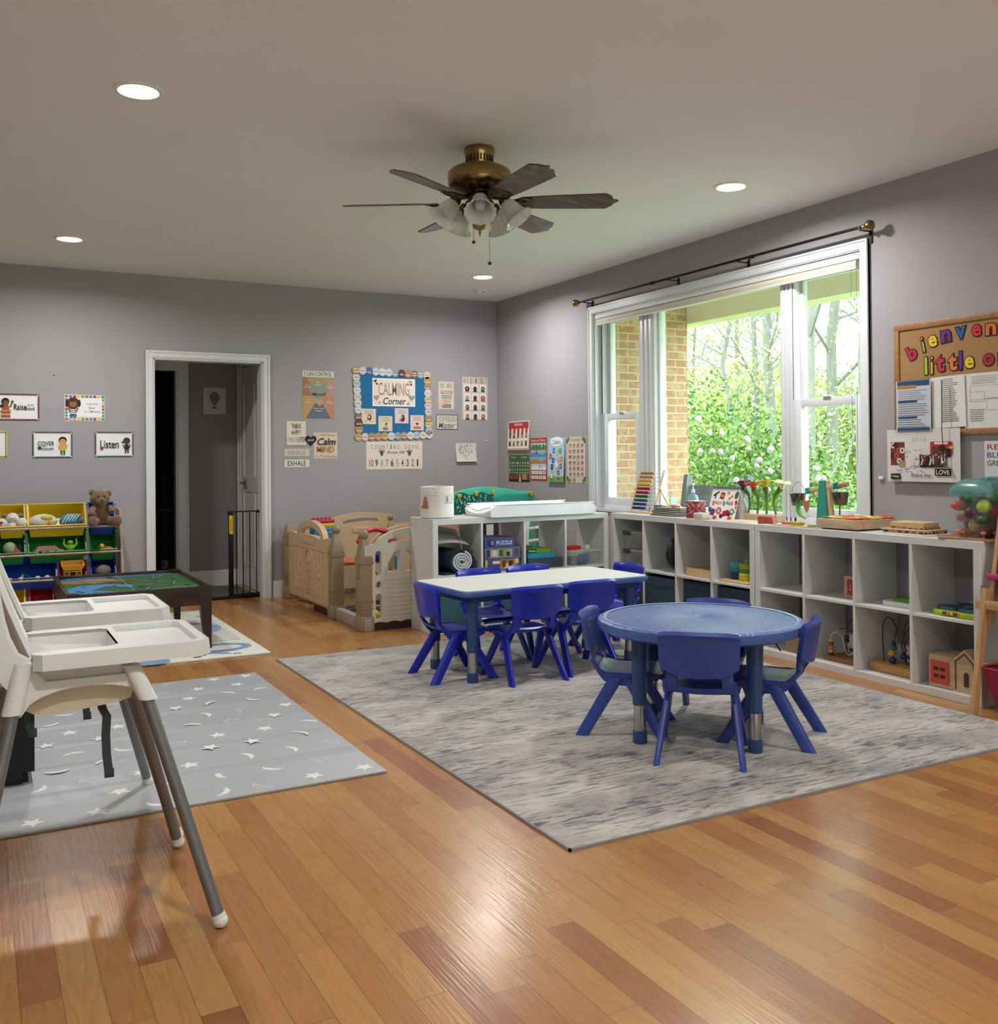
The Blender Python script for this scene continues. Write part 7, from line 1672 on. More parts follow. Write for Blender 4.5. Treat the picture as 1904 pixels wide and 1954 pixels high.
for (lx, ly, cs, lab, kn) in ((.105, .12, ('1c3f6a', '1c3f6a', '2a8aa0', '4fb0b0'), 'teal and navy stacking cup tower with a round knob', '4fb0a0'), (.210, .095, ('c8b81c', 'd8c81c', '3f8a4a', '9ab82c'), 'yellow and green stacking cup tower with a round knob', 'c8b020')):
    t = put('stacking_toy', lab, 'stacking toy', 1, cellx(3)+lx, ly, ZM+.0122)
    for q, c in enumerate(cs): MB().lathe([(0, q*.024), (.047-.001*q, q*.024), (.049-.001*q, q*.024+.003), (.049-.001*q, q*.024+.021), (.047, q*.024+.0235), (0, q*.024+.0235)], mat('cup_'+c, c, .4), 28).build('ring', t)
    MB().lathe([(0, .095), (.052, .095), (.052, .101), (.02, .106), (.008, .108), (.012, .116), (.010, .126), (0, .129)], mat('cup_'+cs[3], cs[3], .4), 28).build('lid', t)
# unit 2 contents
M_hs = wood('house_ply', 'b99a78', 'cbb090', 0, .5)
t = put('latch_board', 'small wooden latch house with a red door and teal block', 'toy house', 2, cellx(1)+.26, .15, ZM)
MB().box(-.07, .07, -.05, .05, 0, .12, M_hs, .003).build('body', t); MB().box(-.045, .05, -.056, -.05, .02, .105, mat('red_door', 'b02c34', .5), .002).build('door', t)
for q in range(2): MB().ball((-.02+.03*0, -.058, .05+.02*q), .004, M_crm, 8, 6).build('stud', t)
MB().tube([(-.07, -.02, .07), (-.088, -.02, .075), (-.088, -.02, .06)], .003, M_brassy, 6).build('latch', t); MB().box(.02, .06, -.02, .02, .12, .165, M_tl, .003).build('block', t)
t = put('toy_keyboard', 'white and green toy lying in the third upper cube', 'toy', 2, cellx(2)+.215, .16, ZM, .05)
loft(MB(), [], M_white) if False else None
b = MB(); b.prism([rrect(.24, .16, .03)], 0, .022, M_white); b.build('base', t); b = MB(); b.M = Matrix.Translation((.02, 0, .022)) @ Matrix.Rotation(-.06, 4, 'Y'); b.prism([rrect(.19, .12, .03)], 0, .018, mat('apple_green', '5a9a2c', .4)); b.build('green_pad', t)
t = put('activity_toy', 'lime and navy butterfly shaped activity toy in the upper end cube', 'toy', 2, cellx(3)+.20, .15, ZM)
M_lg = mat('lime_toy', '9ab81c', .4); M_nv = mat('petrol_toy', '1f4a5a', .4)
for (x, y, r1_, r2_) in ((-.06, -.05, .085, .07), (.06, -.06, .085, .065), (-.03, .06, .09, .07), (.09, .05, .07, .06)):
    b = MB(); b.M = Matrix.Translation((x, y, 0)) @ Matrix.Diagonal((r1_, r2_, 1, 1)); b.lathe([(0, 0), (.95, 0), (1, .008), (1, .018), (.93, .026), (0, .026)], M_lg, 28); b.build('wing', t)
    b = MB(); b.M = Matrix.Translation((x, y, 0)) @ Matrix.Diagonal((r1_*.75, r2_*.75, 1, 1)); b.lathe([(0, .026), (1, .026), (.9, .042), (0, .048)], M_nv, 24); b.build('pad', t)
for q in range(7): a = PI+PI*q/6; MB().box(-.06+q*.02-.008, -.06+q*.02+.008, -.125+.01*abs(q-3)*0, -.112, .008, .022, mat(('key_y', 'key_p', 'key_o')[q % 3], ('c8c01c', '6a3a6a', 'd07a2c')[q % 3], .4), .002).build('key', t)
MB().tube([(.04, 0, .045), (.05, -.01, .07), (.07, -.02, .075), (.085, -.02, .06)], .004, M_lime, 6).build('antenna', t)
MB()
t = put('cardboard_box', 'plain cardboard box low in the first cube of the near unit', 'box', 2, cellx(0)+.235, .16, .039); MB().box(-.09, .09, -.10, .10, 0, .155, mat('kraft_card', '9c8464', .8), .003).build('carton', t); MB().box(-.02, .09, -.103, -.10, 0, .002, M_blk).build('tape', t)
def wirepath(pts, n=10):
    out = []; P = [pts[0]]+pts+[pts[-1]]
    for i in range(1, len(P)-2):
        a, b_, c, d = map(Vector, P[i-1:i+3])
        for q in range(n):
            s_ = q/n; out.append(tuple(0.5*((2*b_)+(c-a)*s_+(2*a-5*b_+4*c-d)*s_*s_+(3*b_-a-3*c+d)*s_**3)))
    out.append(pts[-1]); return out
t = put('bead_maze', 'low wooden bead maze with cream and dark wires', 'toy', 2, cellx(1)+.185, .16, .039)
MB().box(-.12, .14, -.085, .085, 0, .022, wood('maze_base_dark', '8a5a30', 'a4703c', 0, .5), .003).build('base', t)
for c, pts in (('cfc6a8', [(-.10, -.05, .02), (-.10, -.05, .12), (-.07, -.05, .15), (-.04, -.03, .13), (-.03, -.02, .06), (.0, -.02, .035), (.03, -.02, .06), (.04, -.03, .14), (.08, -.03, .15), (.12, -.03, .14), (.12, -.03, .02)]), ('2c241e', [(-.06, .03, .02), (-.06, .03, .17), (-.02, .03, .22), (.04, .03, .24), (.08, .03, .2), (.1, .03, .02)]), ('2c241e', [(-.09, .0, .16), (-.04, .0, .17), (.03, .0, .15), (.09, .0, .11), (.13, .0, .02)])):
    MB().tube(wirepath(pts), .0028, mat('wire_'+c, c, .4), 6).build('wire', t)
for x, y, z, c in ((-.10, -.05, .105, 'c8b01c'), (-.10, -.05, .085, 'a83030'), (-.10, -.05, .065, 'd0782c'), (-.10, -.05, .045, 'c8b01c'), (-.10, -.05, .027, '2a4a3a'), (-.06, .03, .12, '5a2028'), (-.06, .03, .10, '3a2024'), (.0, .0, .06, '30302c'), (.06, .0, .03, '30302c')): MB().at(x, y, z).lathe([(.0, -.009), (.012, -.009), (.014, 0), (.012, .009), (0, .009)], mat('mz_'+c, c, .35), 14).build('bead', t)
t = put('bead_maze', 'tall wooden bead maze with looping dark wires and large round beads', 'toy', 2, cellx(2)+.165, .15, .039)
MB().box(-.14, .14, -.075, .075, 0, .045, wood('maze_base', 'ad8148', 'c4985c', 0, .5), .003).build('base', t)
for c, pts in (('1c1a1c', [(-.09, -.02, .04), (-.10, -.02, .20), (-.08, -.02, .27), (-.04, -.02, .275), (-.01, -.02, .22), (-.03, -.02, .15), (-.03, -.02, .04)]), ('3a1c20', [(.02, .02, .04), (.0, .02, .18), (.02, .02, .26), (.06, .02, .275), (.10, .02, .22), (.07, .02, .12), (.09, .02, .04)]), ('1c1a1c', [(.04, 0, .04), (.02, 0, .12), (.05, 0, .20), (.10, 0, .23), (.13, 0, .16), (.11, 0, .04)]), ('3a1c20', [(.0, .03, .05), (-.02, .03, .15), (.04, .03, .24), (.12, .03, .21), (.13, .03, .05)])):
    MB().tube(wirepath(pts), .003, mat('wire_'+c, c, .35), 6).build('wire', t)
for x, y, z, c, r1_ in ((-.03, -.03, .062, '1c2f7a', .019), (-.035, -.03, .098, 'c0a42c', .018), (-.03, -.02, .125, '1f5f52', .016), (-.03, -.02, .148, '1c2440', .013), (.015, .0, .085, '1c2f6a', .017), (.02, 0, .12, '6a6a2c', .013), (.045, .01, .085, '1c2440', .014), (.07, 0, .06, 'a82c30', .013), (.09, .0, .06, 'd8d0c4', .011)): MB().ball((x, y, z), r1_, mat('mz2_'+c, c, .3), 14, 10).build('bead', t)
t = put('toy_house', 'plywood toy house with a red four pane window in the lower end cube', 'toy house', 2, cellx(3)+.195, .13, .039)
def rr_win(cx, cy, w_, h_): return [(cx-w_/2, cy-h_/2), (cx+w_/2, cy-h_/2), (cx+w_/2, cy+h_/2), (cx-w_/2, cy+h_/2)]
MB().box(-.135, -.0, -.09, .09, 0, .155, M_hs, .005).build('cube_wing', t)
b = MB(); b.prism([[(-.12, .02), (-.02, .02), (-.02, .13), (-.12, .13)], rr_win(-.088, .055, .028, .02), rr_win(-.052, .055, .028, .02), rr_win(-.088, .09, .028, .02), rr_win(-.052, .09, .028, .02)], -.096, -.09, mat('house_red', 'c04a3e', .5), axis='y'); b.build('red_window', t)
b = MB()
for cx in (-.088, -.052):
    for cy in (.055, .09): b.box(cx-.012, cx+.012, -.0915, -.0895, cy-.008, cy+.008, mat('window_dark', '4a2c24', .6))
b.build('window_hole', t)
b = MB(); b.prism([[(.0, 0), (.125, 0), (.125, .15), (.0625, .205), (.0, .15)]], -.09, .09, M_hs, axis='y'); b.build('gable_wing', t)
b = MB(); G = [(.012, .01), (.012, .145), (.0625, .188), (.113, .145), (.113, .01), (.107, .01), (.107, .142), (.0625, .18), (.018, .142), (.018, .01)]; b.prism([G], -.0925, -.09, mat('groove_brown', '5a4030', .6), axis='y'); b.prism([[(.06, .03), (.085, .03), (.085, .09), (.0725, .10), (.06, .09)]], -.0925, -.09, mat('window_dark', '4a2c24'), axis='y'); b.build('groove', t)

# ------------------------------------------------------------------ unit 3: contents and top
def put3(name, label, cat, x, y, z, rz=0.0): return thing(name, label, cat, (x, y, z), rz)
t = put3('rolled_blanket', 'rolled navy and white patterned blanket in the end cube', 'blanket', 2.865, 5.99, ZM, 0.1)
M_bw = mat('white_fleece', 'c9cdd4', .95, bump=.3, var=.1, scale=30); M_bn = mat('navy_print_cotton', '1f2745', .95, var=.5, scale=40)
def spiral(r0, r1_, turns, z0, n=60, sx=1.15): return [(sx*(r0+(r1_-r0)*k/n)*math.cos(2*PI*turns*k/n), z0+(r0+(r1_-r0)*k/n)*math.sin(2*PI*turns*k/n)) for k in range(n+1)]
S = spiral(.012, .068, 3.2, .085)
b = MB(); b.sheet(lambda u, v: (S[min(int(u*60), 60)][0]+.01, -.13+.27*v, S[min(int(u*60), 60)][1]), 60, 2, .012, M_bw); b.build('fleece_roll', t)
S2 = spiral(.066, .086, 1.05, .088, 30)
b = MB(); b.sheet(lambda u, v: (S2[min(int(u*30), 30)][0]+.01, -.125+.26*v, S2[min(int(u*30), 30)][1]), 30, 2, .012, M_bn); b.build('printed_layer', t)
b = MB(); b.box(-.13, .14, -.12, .12, 0, .012, M_bn, .005); b.build('folded_end', t)
tag(MB().sheet(lambda u, v: (-.13+.24*u, -.10+.18*v, .02-.05*u*u+.04*v*u-.03*(1-v)), 10, 6, .004, mat('pale_folder', 'b9b4b4', .6)).build('paper_folder', None, (2.84, 6.0, ZM+.235), (0, -.12, .1)), 'pale paper folder lying on the rolled blanket', 'folder')
def gbox(label, x0, x1, y0, y1, z0, z1, c, texts=(), rects=(), rz=0, group='game boxes in the cube shelf'):
    cx, cy = (x0+x1)/2, (y0+y1)/2; w_ = x1-x0; h_ = z1-z0
    p = Poster(); p.box(-w_/2, w_/2, 0, h_-.0006, -(y1-y0), 0, mat('gb_'+c, c, .5, var=.25, scale=25), .002, 1); p.th = .0002
    for (x, y, w2, h2, cc) in rects: p.rect(x*w_/2, h_*y, w2*w_, h2*h_, cc)
    for (tx, x, y, w2, h2, cc) in texts: p.text(tx, x*w_/2, h_*y, h2*h_, cc, w2*w_, .02)
    o = p.build('game_box'); o.rotation_euler = (PI/2, 0, rz); o.location = (cx, y0, z0)
    return tag(o, label, 'box', group)
gbox('flat game box, bottom of three, with a yellow and blue front', 3.065, 3.335, 5.87, 6.12, ZM, ZM+.085, '30508a', [('Jigsaw', -.35, .2, .22, .28, 'd8dce8')], [(-.92, .5, .07, .9, 'c8a83a'), (-.35, .72, .24, .32, 'c03a30'), (-.35, .72, .20, .2, 'e8dcd0'), (.35, .5, .5, .9, '9a7a5a'), (.25, .4, .1, .4, 'd8c8a0'), (.5, .6, .12, .4, '3a3030'), (.65, .35, .1, .3, 'c8743a'), (.85, .75, .12, .4, 'd8c070'), (.1, .6, .1, .5, '5a4034')])
gbox('grey lilac game box, middle of three', 3.065, 3.345, 5.87, 6.12, ZM+.0855, ZM+.162, '6f6c8c', [], [(-.1, .5, .62, .7, 'a8a494'), (-.45, .5, .12, .5, 'd0ccb8'), (-.05, .5, .16, .6, '4a5a3a'), (.15, .55, .14, .6, '8a9a4a'), (.3, .4, .1, .4, '2f3a30'), (.75, .5, .14, .7, '5a5878'), (-.8, .5, .1, .7, '3f3c5c')])
gbox('blue box reading Puzzle, top of three', 3.065, 3.30, 5.87, 6.12, ZM+.1625, ZM+.23, '4a4a86', [('PUZZLE', .3, .48, .55, .38, 'b8dcf0')], [(.3, .48, .62, .6, '2f6aa0'), (-.6, .5, .25, .7, '3a3468'), (-.5, .5, .08, .4, '8a84b0')]) if False else gbox('blue box reading Puzzle, top of three', 3.065, 3.30, 5.87, 6.12, ZM+.1625, ZM+.23, '4a4a86', [('PUZZLE', .3, .48, .52, .38, 'b8dcf0')], [(-.6, .5, .25, .7, '3a3468'), (-.5, .5, .08, .4, '8a84b0'), (.3, .48, .6, .62, '2f6aa0')][:2])
gbox('slate grey flat box at the bottom of the green and blue boxes', 3.41, 3.69, 5.87, 6.12, ZM, ZM+.068, '3f4a54', [], [(-.7, .45, .01, .3, 'c0c4c4')])
gbox('light blue box between the slate grey and green boxes', 3.41, 3.635, 5.88, 6.12, ZM+.0685, ZM+.108, '2f8ab0', [], [])
gbox('green box reading Perfect on top of the light blue box', 3.41, 3.60, 5.88, 6.1, ZM+.1085, ZM+.138, '2f7a34', [('Perfect', -.6, .5, .3, .4, 'd0e8d0')], [(.35, .5, .6, .98, '6a9a1c'), (-.62, .5, .38, .98, '145a3c')])
tag(MB().box(-.05, .05, -.05, .05, 0, .012, mat('rust_box', '7a2c24', .5), .002).build('card_box', None, (3.46, 6.04, ZM+.1385)), 'small rust coloured box behind the green box', 'box')
t = put3('clear_box', 'clear lidded box under red card packs in the inner corner cube', 'storage box', 3.885, 5.99, ZM)
b = MB(); loft(b, [[(sx*.11, sy*.10, 0.0) for sx, sy in ((-1, -1), (1, -1), (1, 1), (-1, 1))], [(sx*.125, sy*.115, .095) for sx, sy in ((-1, -1), (1, -1), (1, 1), (-1, 1))]], CLR, cap1=False, smooth=False); b.build('body', t); MB().box(-.135, .135, -.12, .12, .095, .108, clear('clear_lid', (.9, .92, .93)), .004).build('lid', t)
MB().box(-.06, .03, -.118, -.112, .02, .085, mat('blue_grey_label', '5a7a96', .5), .003).build('label_card', t); MB().box(-.08, .08, -.07, .07, .004, .05, mat('grey_contents', '8a9298', .6), .01).build('content', t)
tag(MB().box(-.055, .055, -.035, .035, 0, .028, mat('red_card', 'b82c20', .5), .002).build('card_pack', None, (3.83, 5.96, ZM+.1085), (0, 0, .1)), 'red card pack lying on the clear box', 'card pack')
tag(MB().box(-.02, .02, -.015, .015, 0, .03, mat('white_red_dice', 'd8cfc4', .5), .004).build('toy_block', None, (3.935, 5.93, ZM+.1085), (0, 0, .3)), 'small white and red block beside the red card pack', 'block')
# top: rope basket, changing pad
M_rope = mat('white_rope', 'ebe9e2', .9, var=.05, bump=.3, bscale=120)
t = put3('rope_basket', 'white rope basket with a wooden tree tag', 'basket', 2.79, 6.045, ZT)
b = MB(); prof = [(.001, .004), (.108, .004)]
for k in range(22): z = .008+k*.0093; prof += [(.112+.006*math.sin(k*.3)*.3, z-.0044), (.1155, z)]
prof += [(.114, .214)]; b.lathe(prof, M_rope, 40); b.lathe([(.112, .212), (.106, .208), (.105, .06)], M_rope, 40); b.build('body', t)
b = MB(); b.sheet(lambda u, v: (.108*math.cos(2*PI*u)*(1+.06*v*math.sin(7*u*2*PI)), .108*math.sin(2*PI*u)*(1+.06*v*math.cos(5*u*2*PI)), .212-.0*v+.006*math.sin(9*u)-.02*v), 40, 3, .004, M_rope); b.build('folded_rim', t)
b = MB(); tri = [(0, .085), (.012, .06), (.006, .06), (.020, .035), (.012, .035), (.030, .0), (-.030, .0), (-.012, .035), (-.020, .035), (-.006, .06), (-.012, .06)]; b.prism([tri[::-1]], -.003, .003, mat('tree_wood', '9a6c48', .6), axis='y'); q = b.build('tree_tag', t); q.location = (-.112, -.052, .070); q.rotation_euler = (0, 0, -.5); MB().tube([(-.112, -.052, .152), (-.106, -.048, .205)], .0015, M_rope, 4).build('tag_string', t)
b = MB(); q = Poster(); q.rect(.0, 0, .04, .045, 'd8d6d0'); q.frame(0, 0, .045, .05, .002, 'bdbbb4'); o = q.build('label_patch', t); o.matrix_local = Matrix.Translation((.045, -.112, .13)) @ Matrix.Rotation(.38, 4, 'Z') @ Matrix.Rotation(PI/2, 4, 'X')
M_pad = mat('white_vinyl_pad', 'e9edee', .42, var=.03, bump=.35, bscale=14)
t = put3('changing_pad', 'white contoured changing pad lying on the shelf beside the basket', 'changing pad', 3.51, 6.0, ZT, .03)
def padf(u, v):
    x = -.44+.88*u; s_ = 2*v-1; w_ = .185
    zz = .035+.050*abs(s_)**2.0; e = min(1, (1-abs(2*u-1))*9); 
    return (x*(1-.0*abs(s_)), s_*w_, zz*(.6+.4*e)+.0035*math.sin(x*38)*abs(s_)**3)
b = MB()
NU, NV = 28, 14; vs = []; fs = []
for i in range(NU+1):
    for j in range(NV+1): vs.append(padf(i/NU, j/NV))
for i in range(NU):
    for j in range(NV): a = i*(NV+1)+j; fs.append((a, a+NV+1, a+NV+2, a+1))
n0 = len(vs); vs += [(v[0]*.985, v[1]*.97, .001) for v in vs[:n0]]
per = [j for j in range(NV+1)]+[i*(NV+1)+NV for i in range(1, NU+1)]+[NU*(NV+1)+j for j in range(NV-1, -1, -1)]+[i*(NV+1) for i in range(NU-1, 0, -1)]
for k in range(len(per)): a, c = per[k], per[(k+1) % len(per)]; fs.append((a, c, c+n0, a+n0))
fs += [tuple(q+n0 for q in f[::-1]) for f in fs[:NU*NV]]
b.add(vs, fs, M_pad, True); b.build('cushion', t)
b = MB(); b.tube([(-.42, -.183, .083), (-.2, -.187, .086), (.1, -.187, .085), (.42, -.183, .083)], .0045, M_pad, 6).tube([(-.42, .183, .083), (.42, .183, .083)], .0045, M_pad, 6).tube([(-.435, -.18, .07), (-.44, 0, .04), (-.435, .18, .07)], .004, M_pad, 6); b.build('piping', t)
# teal canopy playpen behind, with yellow clips
M_tc = mat('teal_cloth', '3cb098', .85, var=.06, scale=6, bump=.1, bscale=30); M_td = mat('dark_teal_print', '146a60', .85)
tp = thing('play_tent', 'teal cloth cover clipped with yellow pegs behind the changing pad', 'cloth cover', (0, 7.25, 0))
def topz(x): return .86+.065*max(0, 1-((x-3.83)/.34)**2)+.02*max(0, 1-((x-4.22)/.2)**2)
b = MB(); b.sheet(lambda u, v: (3.53+.78*u, .0+.10*v+.01*math.sin(u*20)*(1-v), .30+(topz(3.53+.78*u)-.30)*min(1, v*1.4)), 40, 10, .004, M_tc); b.build('cloth', tp)
b = MB(); b.sheet(lambda u, v: (3.56+.75*u, .10+.12*v, topz(3.56+.75*u)-.02*v*v-.01), 30, 6, .004, M_tc); b.build('cloth_top', tp)
b = MB(); b.sheet(lambda u, v: (3.51+.36*u, -.012+.012*math.sin(u*20), .62+(.875-.62)*v+.012*math.sin(u*12)), 24, 6, .004, M_td)
r_ = random.Random(6)
for k in range(75): x, z = r_.uniform(3.52, 3.86), r_.uniform(.70, .86); b.ball((x, -.016+.012*math.sin((x-3.51)/.36*20)*1, z), (.006, .002, .008), mat('pale_mint', 'a8dcd0', .8), 6, 4)
b.build('dotted_cloth', tp)
b = MB(); b.sheet(lambda u, v: (3.92+.34*u, -.015, .70+.03*math.sin(PI*u)+(.86-.70-.03*math.sin(PI*u))*v-.05*u*(1-v)), 12, 4, .004, M_tc); b.build('draped_fold', tp)
for x, z in ((3.53, .885), (3.69, .90), (3.85, .91), (4.22, .89)):
    b = MB(); b.M = Matrix.Translation((x, -.03, z-.02)); b.box(-.022, .022, -.012, .012, -.006, .012, mat('yellow_clip', 'c8a818', .4), .004).box(-.012, .012, -.016, .0, -.026, 0, mat('yellow_clip', 'c8a818'), .003); b.build('clip', tp)
for x in (3.56, 4.28): MB().box(x-.02, x+.02, .02, .06, 0, .84, mat('grey_post', '8f9490', .5), .005).build('post', tp)
# things standing on the floor behind unit 3
t = put3('white_chair', 'white slatted child seat glimpsed through the corner cube', 'chair', 4.02, 6.75, 0)
for s_ in (-1, 1): MB().tube([(s_*.11-.0, 0, 0), (s_*.11, 0, .55), (s_*.10, .0, .66), (s_*.05, .0, .70)], .014, M_hc, 10).build('upright', t)
for z in (.30, .40, .50, .60): MB().tube([(-.11, 0, z), (0, -.02, z+.01), (.11, 0, z)], .011, M_hc, 8).build('slat', t)
MB().box(-.13, .13, -.0, .25, .24, .265, M_hc, .01).build('seat', t)
t = put3('wooden_stand', 'tan wooden stand glimpsed through the left cubes', 'stand', 2.98, 6.62, 0)
MB().box(-.10, .28, 0, .02, .30, .74, mat('kraft_panel', 'a9764e', .6), .004).build('panel', t); MB().box(-.14, -.10, -.01, .03, 0, .74, M_pinez, .003).box(.28, .31, -.01, .03, 0, .74, M_pinez, .003).build('upright', t)
t = put3('black_bin', 'black and white item glimpsed through the third cube', 'box', 3.55, 6.60, 0)
MB().box(-.13, .13, 0, .2, .50, .72, M_blk, .01).build('top_box', t); MB().box(-.09, -.03, -.006, 0, .53, .66, M_crm).build('sheet', t); MB().box(-.14, .14, .0, .22, 0, .50, M_hc, .02).build('stand', t)

# ------------------------------------------------------------------ easel at the right edge
ez = thing('wooden_easel', 'wooden childrens easel with hanging crimson bins at the right edge', 'easel', (0, 0, 0))
M_ew = wood('easel_wood', 'b0875a', 'c59c6e', 2, .5)
def plank(b, p0, p1, w_, d_, m):
    p0, p1 = Vector(p0), Vector(p1); ax = (p1-p0).normalized(); u = Vector((0, 1, 0)); u = (u-ax*ax.dot(u)).normalized(); v = ax.cross(u)
    vs = [tuple(P+u*a*d_/2+v*c*w_/2) for P in (p0, p1) for a, c in ((-1, -1), (1, -1), (1, 1), (-1, 1))]
    b.add(vs, [(0, 1, 2, 3), (7, 6, 5, 4), (0, 4, 5, 1), (1, 5, 6, 2), (2, 6, 7, 3), (3, 7, 4, 0)], m)
for y in (2.82, 2.22):
    b = MB(); plank(b, (3.938, y, 0.0), (4.040, y, .56), .034, .022, M_ew); b.build('leg', ez)
    b = MB(); plank(b, (4.045, y-.012, .40), (4.20, y-.012, 1.18), .034, .020, M_ew); b.build('upright', ez)
    b = MB(); plank(b, (4.385, y, 0.0), (4.215, y, 1.14), .034, .022, M_ew); b.build('rear_leg', ez)
MB().box(4.012, 4.03, 2.18, 2.86, .468, .508, M_ew, .003).box(4.03, 4.16, 2.20, 2.845, .470, .480, M_ew).build('tray', ez)
MB().box(4.0, 4.4, 2.835, 2.85, .19, .215, M_ew, .002).build('rail', ez)
b = MB(); b.M = Matrix.Translation((4.115, 2.52, .85)) @ Matrix.Rotation(-.195, 4, 'Y').inverted(); b.box(-.004, .004, -.262, .262, -.32, .30, mat('chalkboard', '23282a', .7)); b.build('chalkboard', ez)
M_mag = mat('magenta_plastic', '98103e', .4)
for (x0, z0, lab, y_) in ((4.0, .035, 'crimson plastic bin hanging low on the easel', 2.50),):
    t = thing('easel_bin', lab, 'storage bin', (4.128, y_+.01, z0))
    b = MB(); loft(b, [[(sx*.125, sy*.24, 0) for sx, sy in ((-1, -1), (1, -1), (1, 1), (-1, 1))], [(sx*.145, sy*.29, .175) for sx, sy in ((-1, -1), (1, -1), (1, 1), (-1, 1))]], M_mag, cap1=False, smooth=False)
    loft(b, [[(sx*.120, sy*.235, .006) for sx, sy in ((-1, -1), (1, -1), (1, 1), (-1, 1))], [(sx*.141, sy*.286, .175) for sx, sy in ((-1, -1), (1, -1), (1, 1), (-1, 1))]], M_mag, cap0=True, cap1=False, smooth=False); b.build('tub', t)
    b = MB(); b.tube([(sx*.147, sy*.292, .175) for sx, sy in ((-1, -1), (1, -1), (1, 1), (-1, 1))], .007, M_mag, 6, closed=True); b.build('rim', t)
tag(MB().box(4.05, 4.16, 2.50, 2.83, .60, .625, mat('magenta_felt', 'b02a78', .7), .006).build('chalk_eraser'), 'magenta folded cloth on the easel above the tray', 'cloth')
# ------------------------------------------------------------------ outside: flowering bush, trees, patio chair
def polar(az, d, z=0.0): a = math.radians(az); return Vector((d*math.sin(a), d*math.cos(a), z))
def leafmat(name, c1, c2):
    m = bpy.data.materials.new(name); m.use_nodes = True; nt = m.node_tree; N = nt.nodes
    g = N.new('ShaderNodeNewGeometry'); r = N.new('ShaderNodeValToRGB'); r.color_ramp.elements[0].color = (*hx(c1), 1); r.color_ramp.elements[1].color = (*hx(c2), 1)
    nt.links.new(g.outputs['Random Per Island'], r.inputs[0]); nt.links.new(r.outputs[0], N['Principled BSDF'].inputs['Base Color']); N['Principled BSDF'].inputs['Roughness'].default_value = .6
    N['Principled BSDF'].inputs['Subsurface Weight'].default_value = 0
    return m
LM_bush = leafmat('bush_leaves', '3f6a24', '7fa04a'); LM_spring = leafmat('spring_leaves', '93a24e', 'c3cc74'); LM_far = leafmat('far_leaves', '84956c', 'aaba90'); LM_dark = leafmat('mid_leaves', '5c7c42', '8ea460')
M_bark = mat('pale_bark', '77756d', .9, var=.3, scale=6, stretch=(4, 4, .6)); M_stemg = mat('green_stem', '7f9a50', .8)
def leaves(b, pts, size, m, R, droop=.3, aspect=.55):
    vs = []; fs = []
    for p in pts:
        s_ = size*R.uniform(.6, 1.3); d = Vector((R.gauss(0, 1), R.gauss(0, 1), R.gauss(0, 1)-droop)).normalized(); e = d.orthogonal().normalized(); e = (Matrix.Rotation(R.uniform(0, 6.28), 3, d) @ e)
        n = len(vs); q = d*s_; w = e*s_*aspect
        vs += [tuple(p), tuple(p+q*.5+w*.5), tuple(p+q), tuple(p+q*.5-w*.5)]; fs.append((n, n+1, n+2, n+3))
    b.add(vs, fs, m, False)
R = random.Random(31)
# viburnum-like bush close to the porch
def blob(c, r, n, R, hollow=.35):
    out = []
    while len(out) < n:
        v = Vector((R.uniform(-1, 1), R.uniform(-1, 1), R.uniform(-1, 1)))
        if hollow < v.length < 1: out.append(Vector((c[0]+v.x*r[0], c[1]+v.y*r[1], c[2]+v.z*r[2])))
    return out
bc0 = polar(42.8, 10.3, -.3)
bush = thing('flowering_bush', 'leafy green bush with white flower clusters outside the big window pane', 'bush', bc0)
b = MB(); pts = []
for az, d, z, r in ((39.6, 10.5, 1.25, .55), (41.2, 10.5, 1.40, .60), (42.8, 10.5, 1.10, .6), (44.6, 10.4, .85, .55), (46.2, 10.4, .80, .5), (43.5, 10.2, .6, .65), (40.5, 10.1, .65, .65), (45.8, 10.1, .45, .6), (38.0, 10.5, .8, .65), (48.3, 10.5, .35, .42)):
    c = polar(az, d, z)-bc0; pts += blob((c.x, c.y, z+.3), (r, r, r*1.1), 900, R)
leaves(b, pts, .062, LM_bush, R); b.build('foliage', bush)
b = MB()
for k in range(26):
    az = R.uniform(38, 47.5); p0 = polar(42.8+(az-42.8)*.4, 10.4, -.3)-bc0; p1 = polar(az, R.uniform(10.0, 10.8), R.uniform(.7, 1.6))-bc0
    m_ = p0.lerp(p1, .5)+Vector((R.uniform(-.1, .1), R.uniform(-.1, .1), .1)); b.tube([tuple(p0+Vector((0, 0, .0))), tuple(m_), tuple(p1+Vector((0, 0, .3)))], [.014, .009, .003], M_stemg, 5)
b.build('stems', bush)
fl = MB(); M_pet = mat('white_petals', 'd8d2d0', .7, var=.05)
for k in range(70):
    v = Vector((R.gauss(0, 1), R.gauss(0, 1), R.gauss(0, 1))).normalized(); e = v.orthogonal().normalized(); g_ = v.cross(e); c = v*.047
    for q in range(4): a = PI/2*q+.3*k; t_v = e*math.cos(a)+g_*math.sin(a); t2 = e*math.cos(a+PI/2)+g_*math.sin(a+PI/2); fl.add([tuple(c), tuple(c+t_v*.012+t2*.008+v*.006), tuple(c+t_v*.022+v*.001), tuple(c+t_v*.012-t2*.008+v*.006)], [(0, 1, 2, 3)], M_pet)
fl.ball((0, 0, 0), .038, mat('flower_core', 'dcdcc4', .8), 10, 8)
f0 = fl.build('flower_cluster', bush)
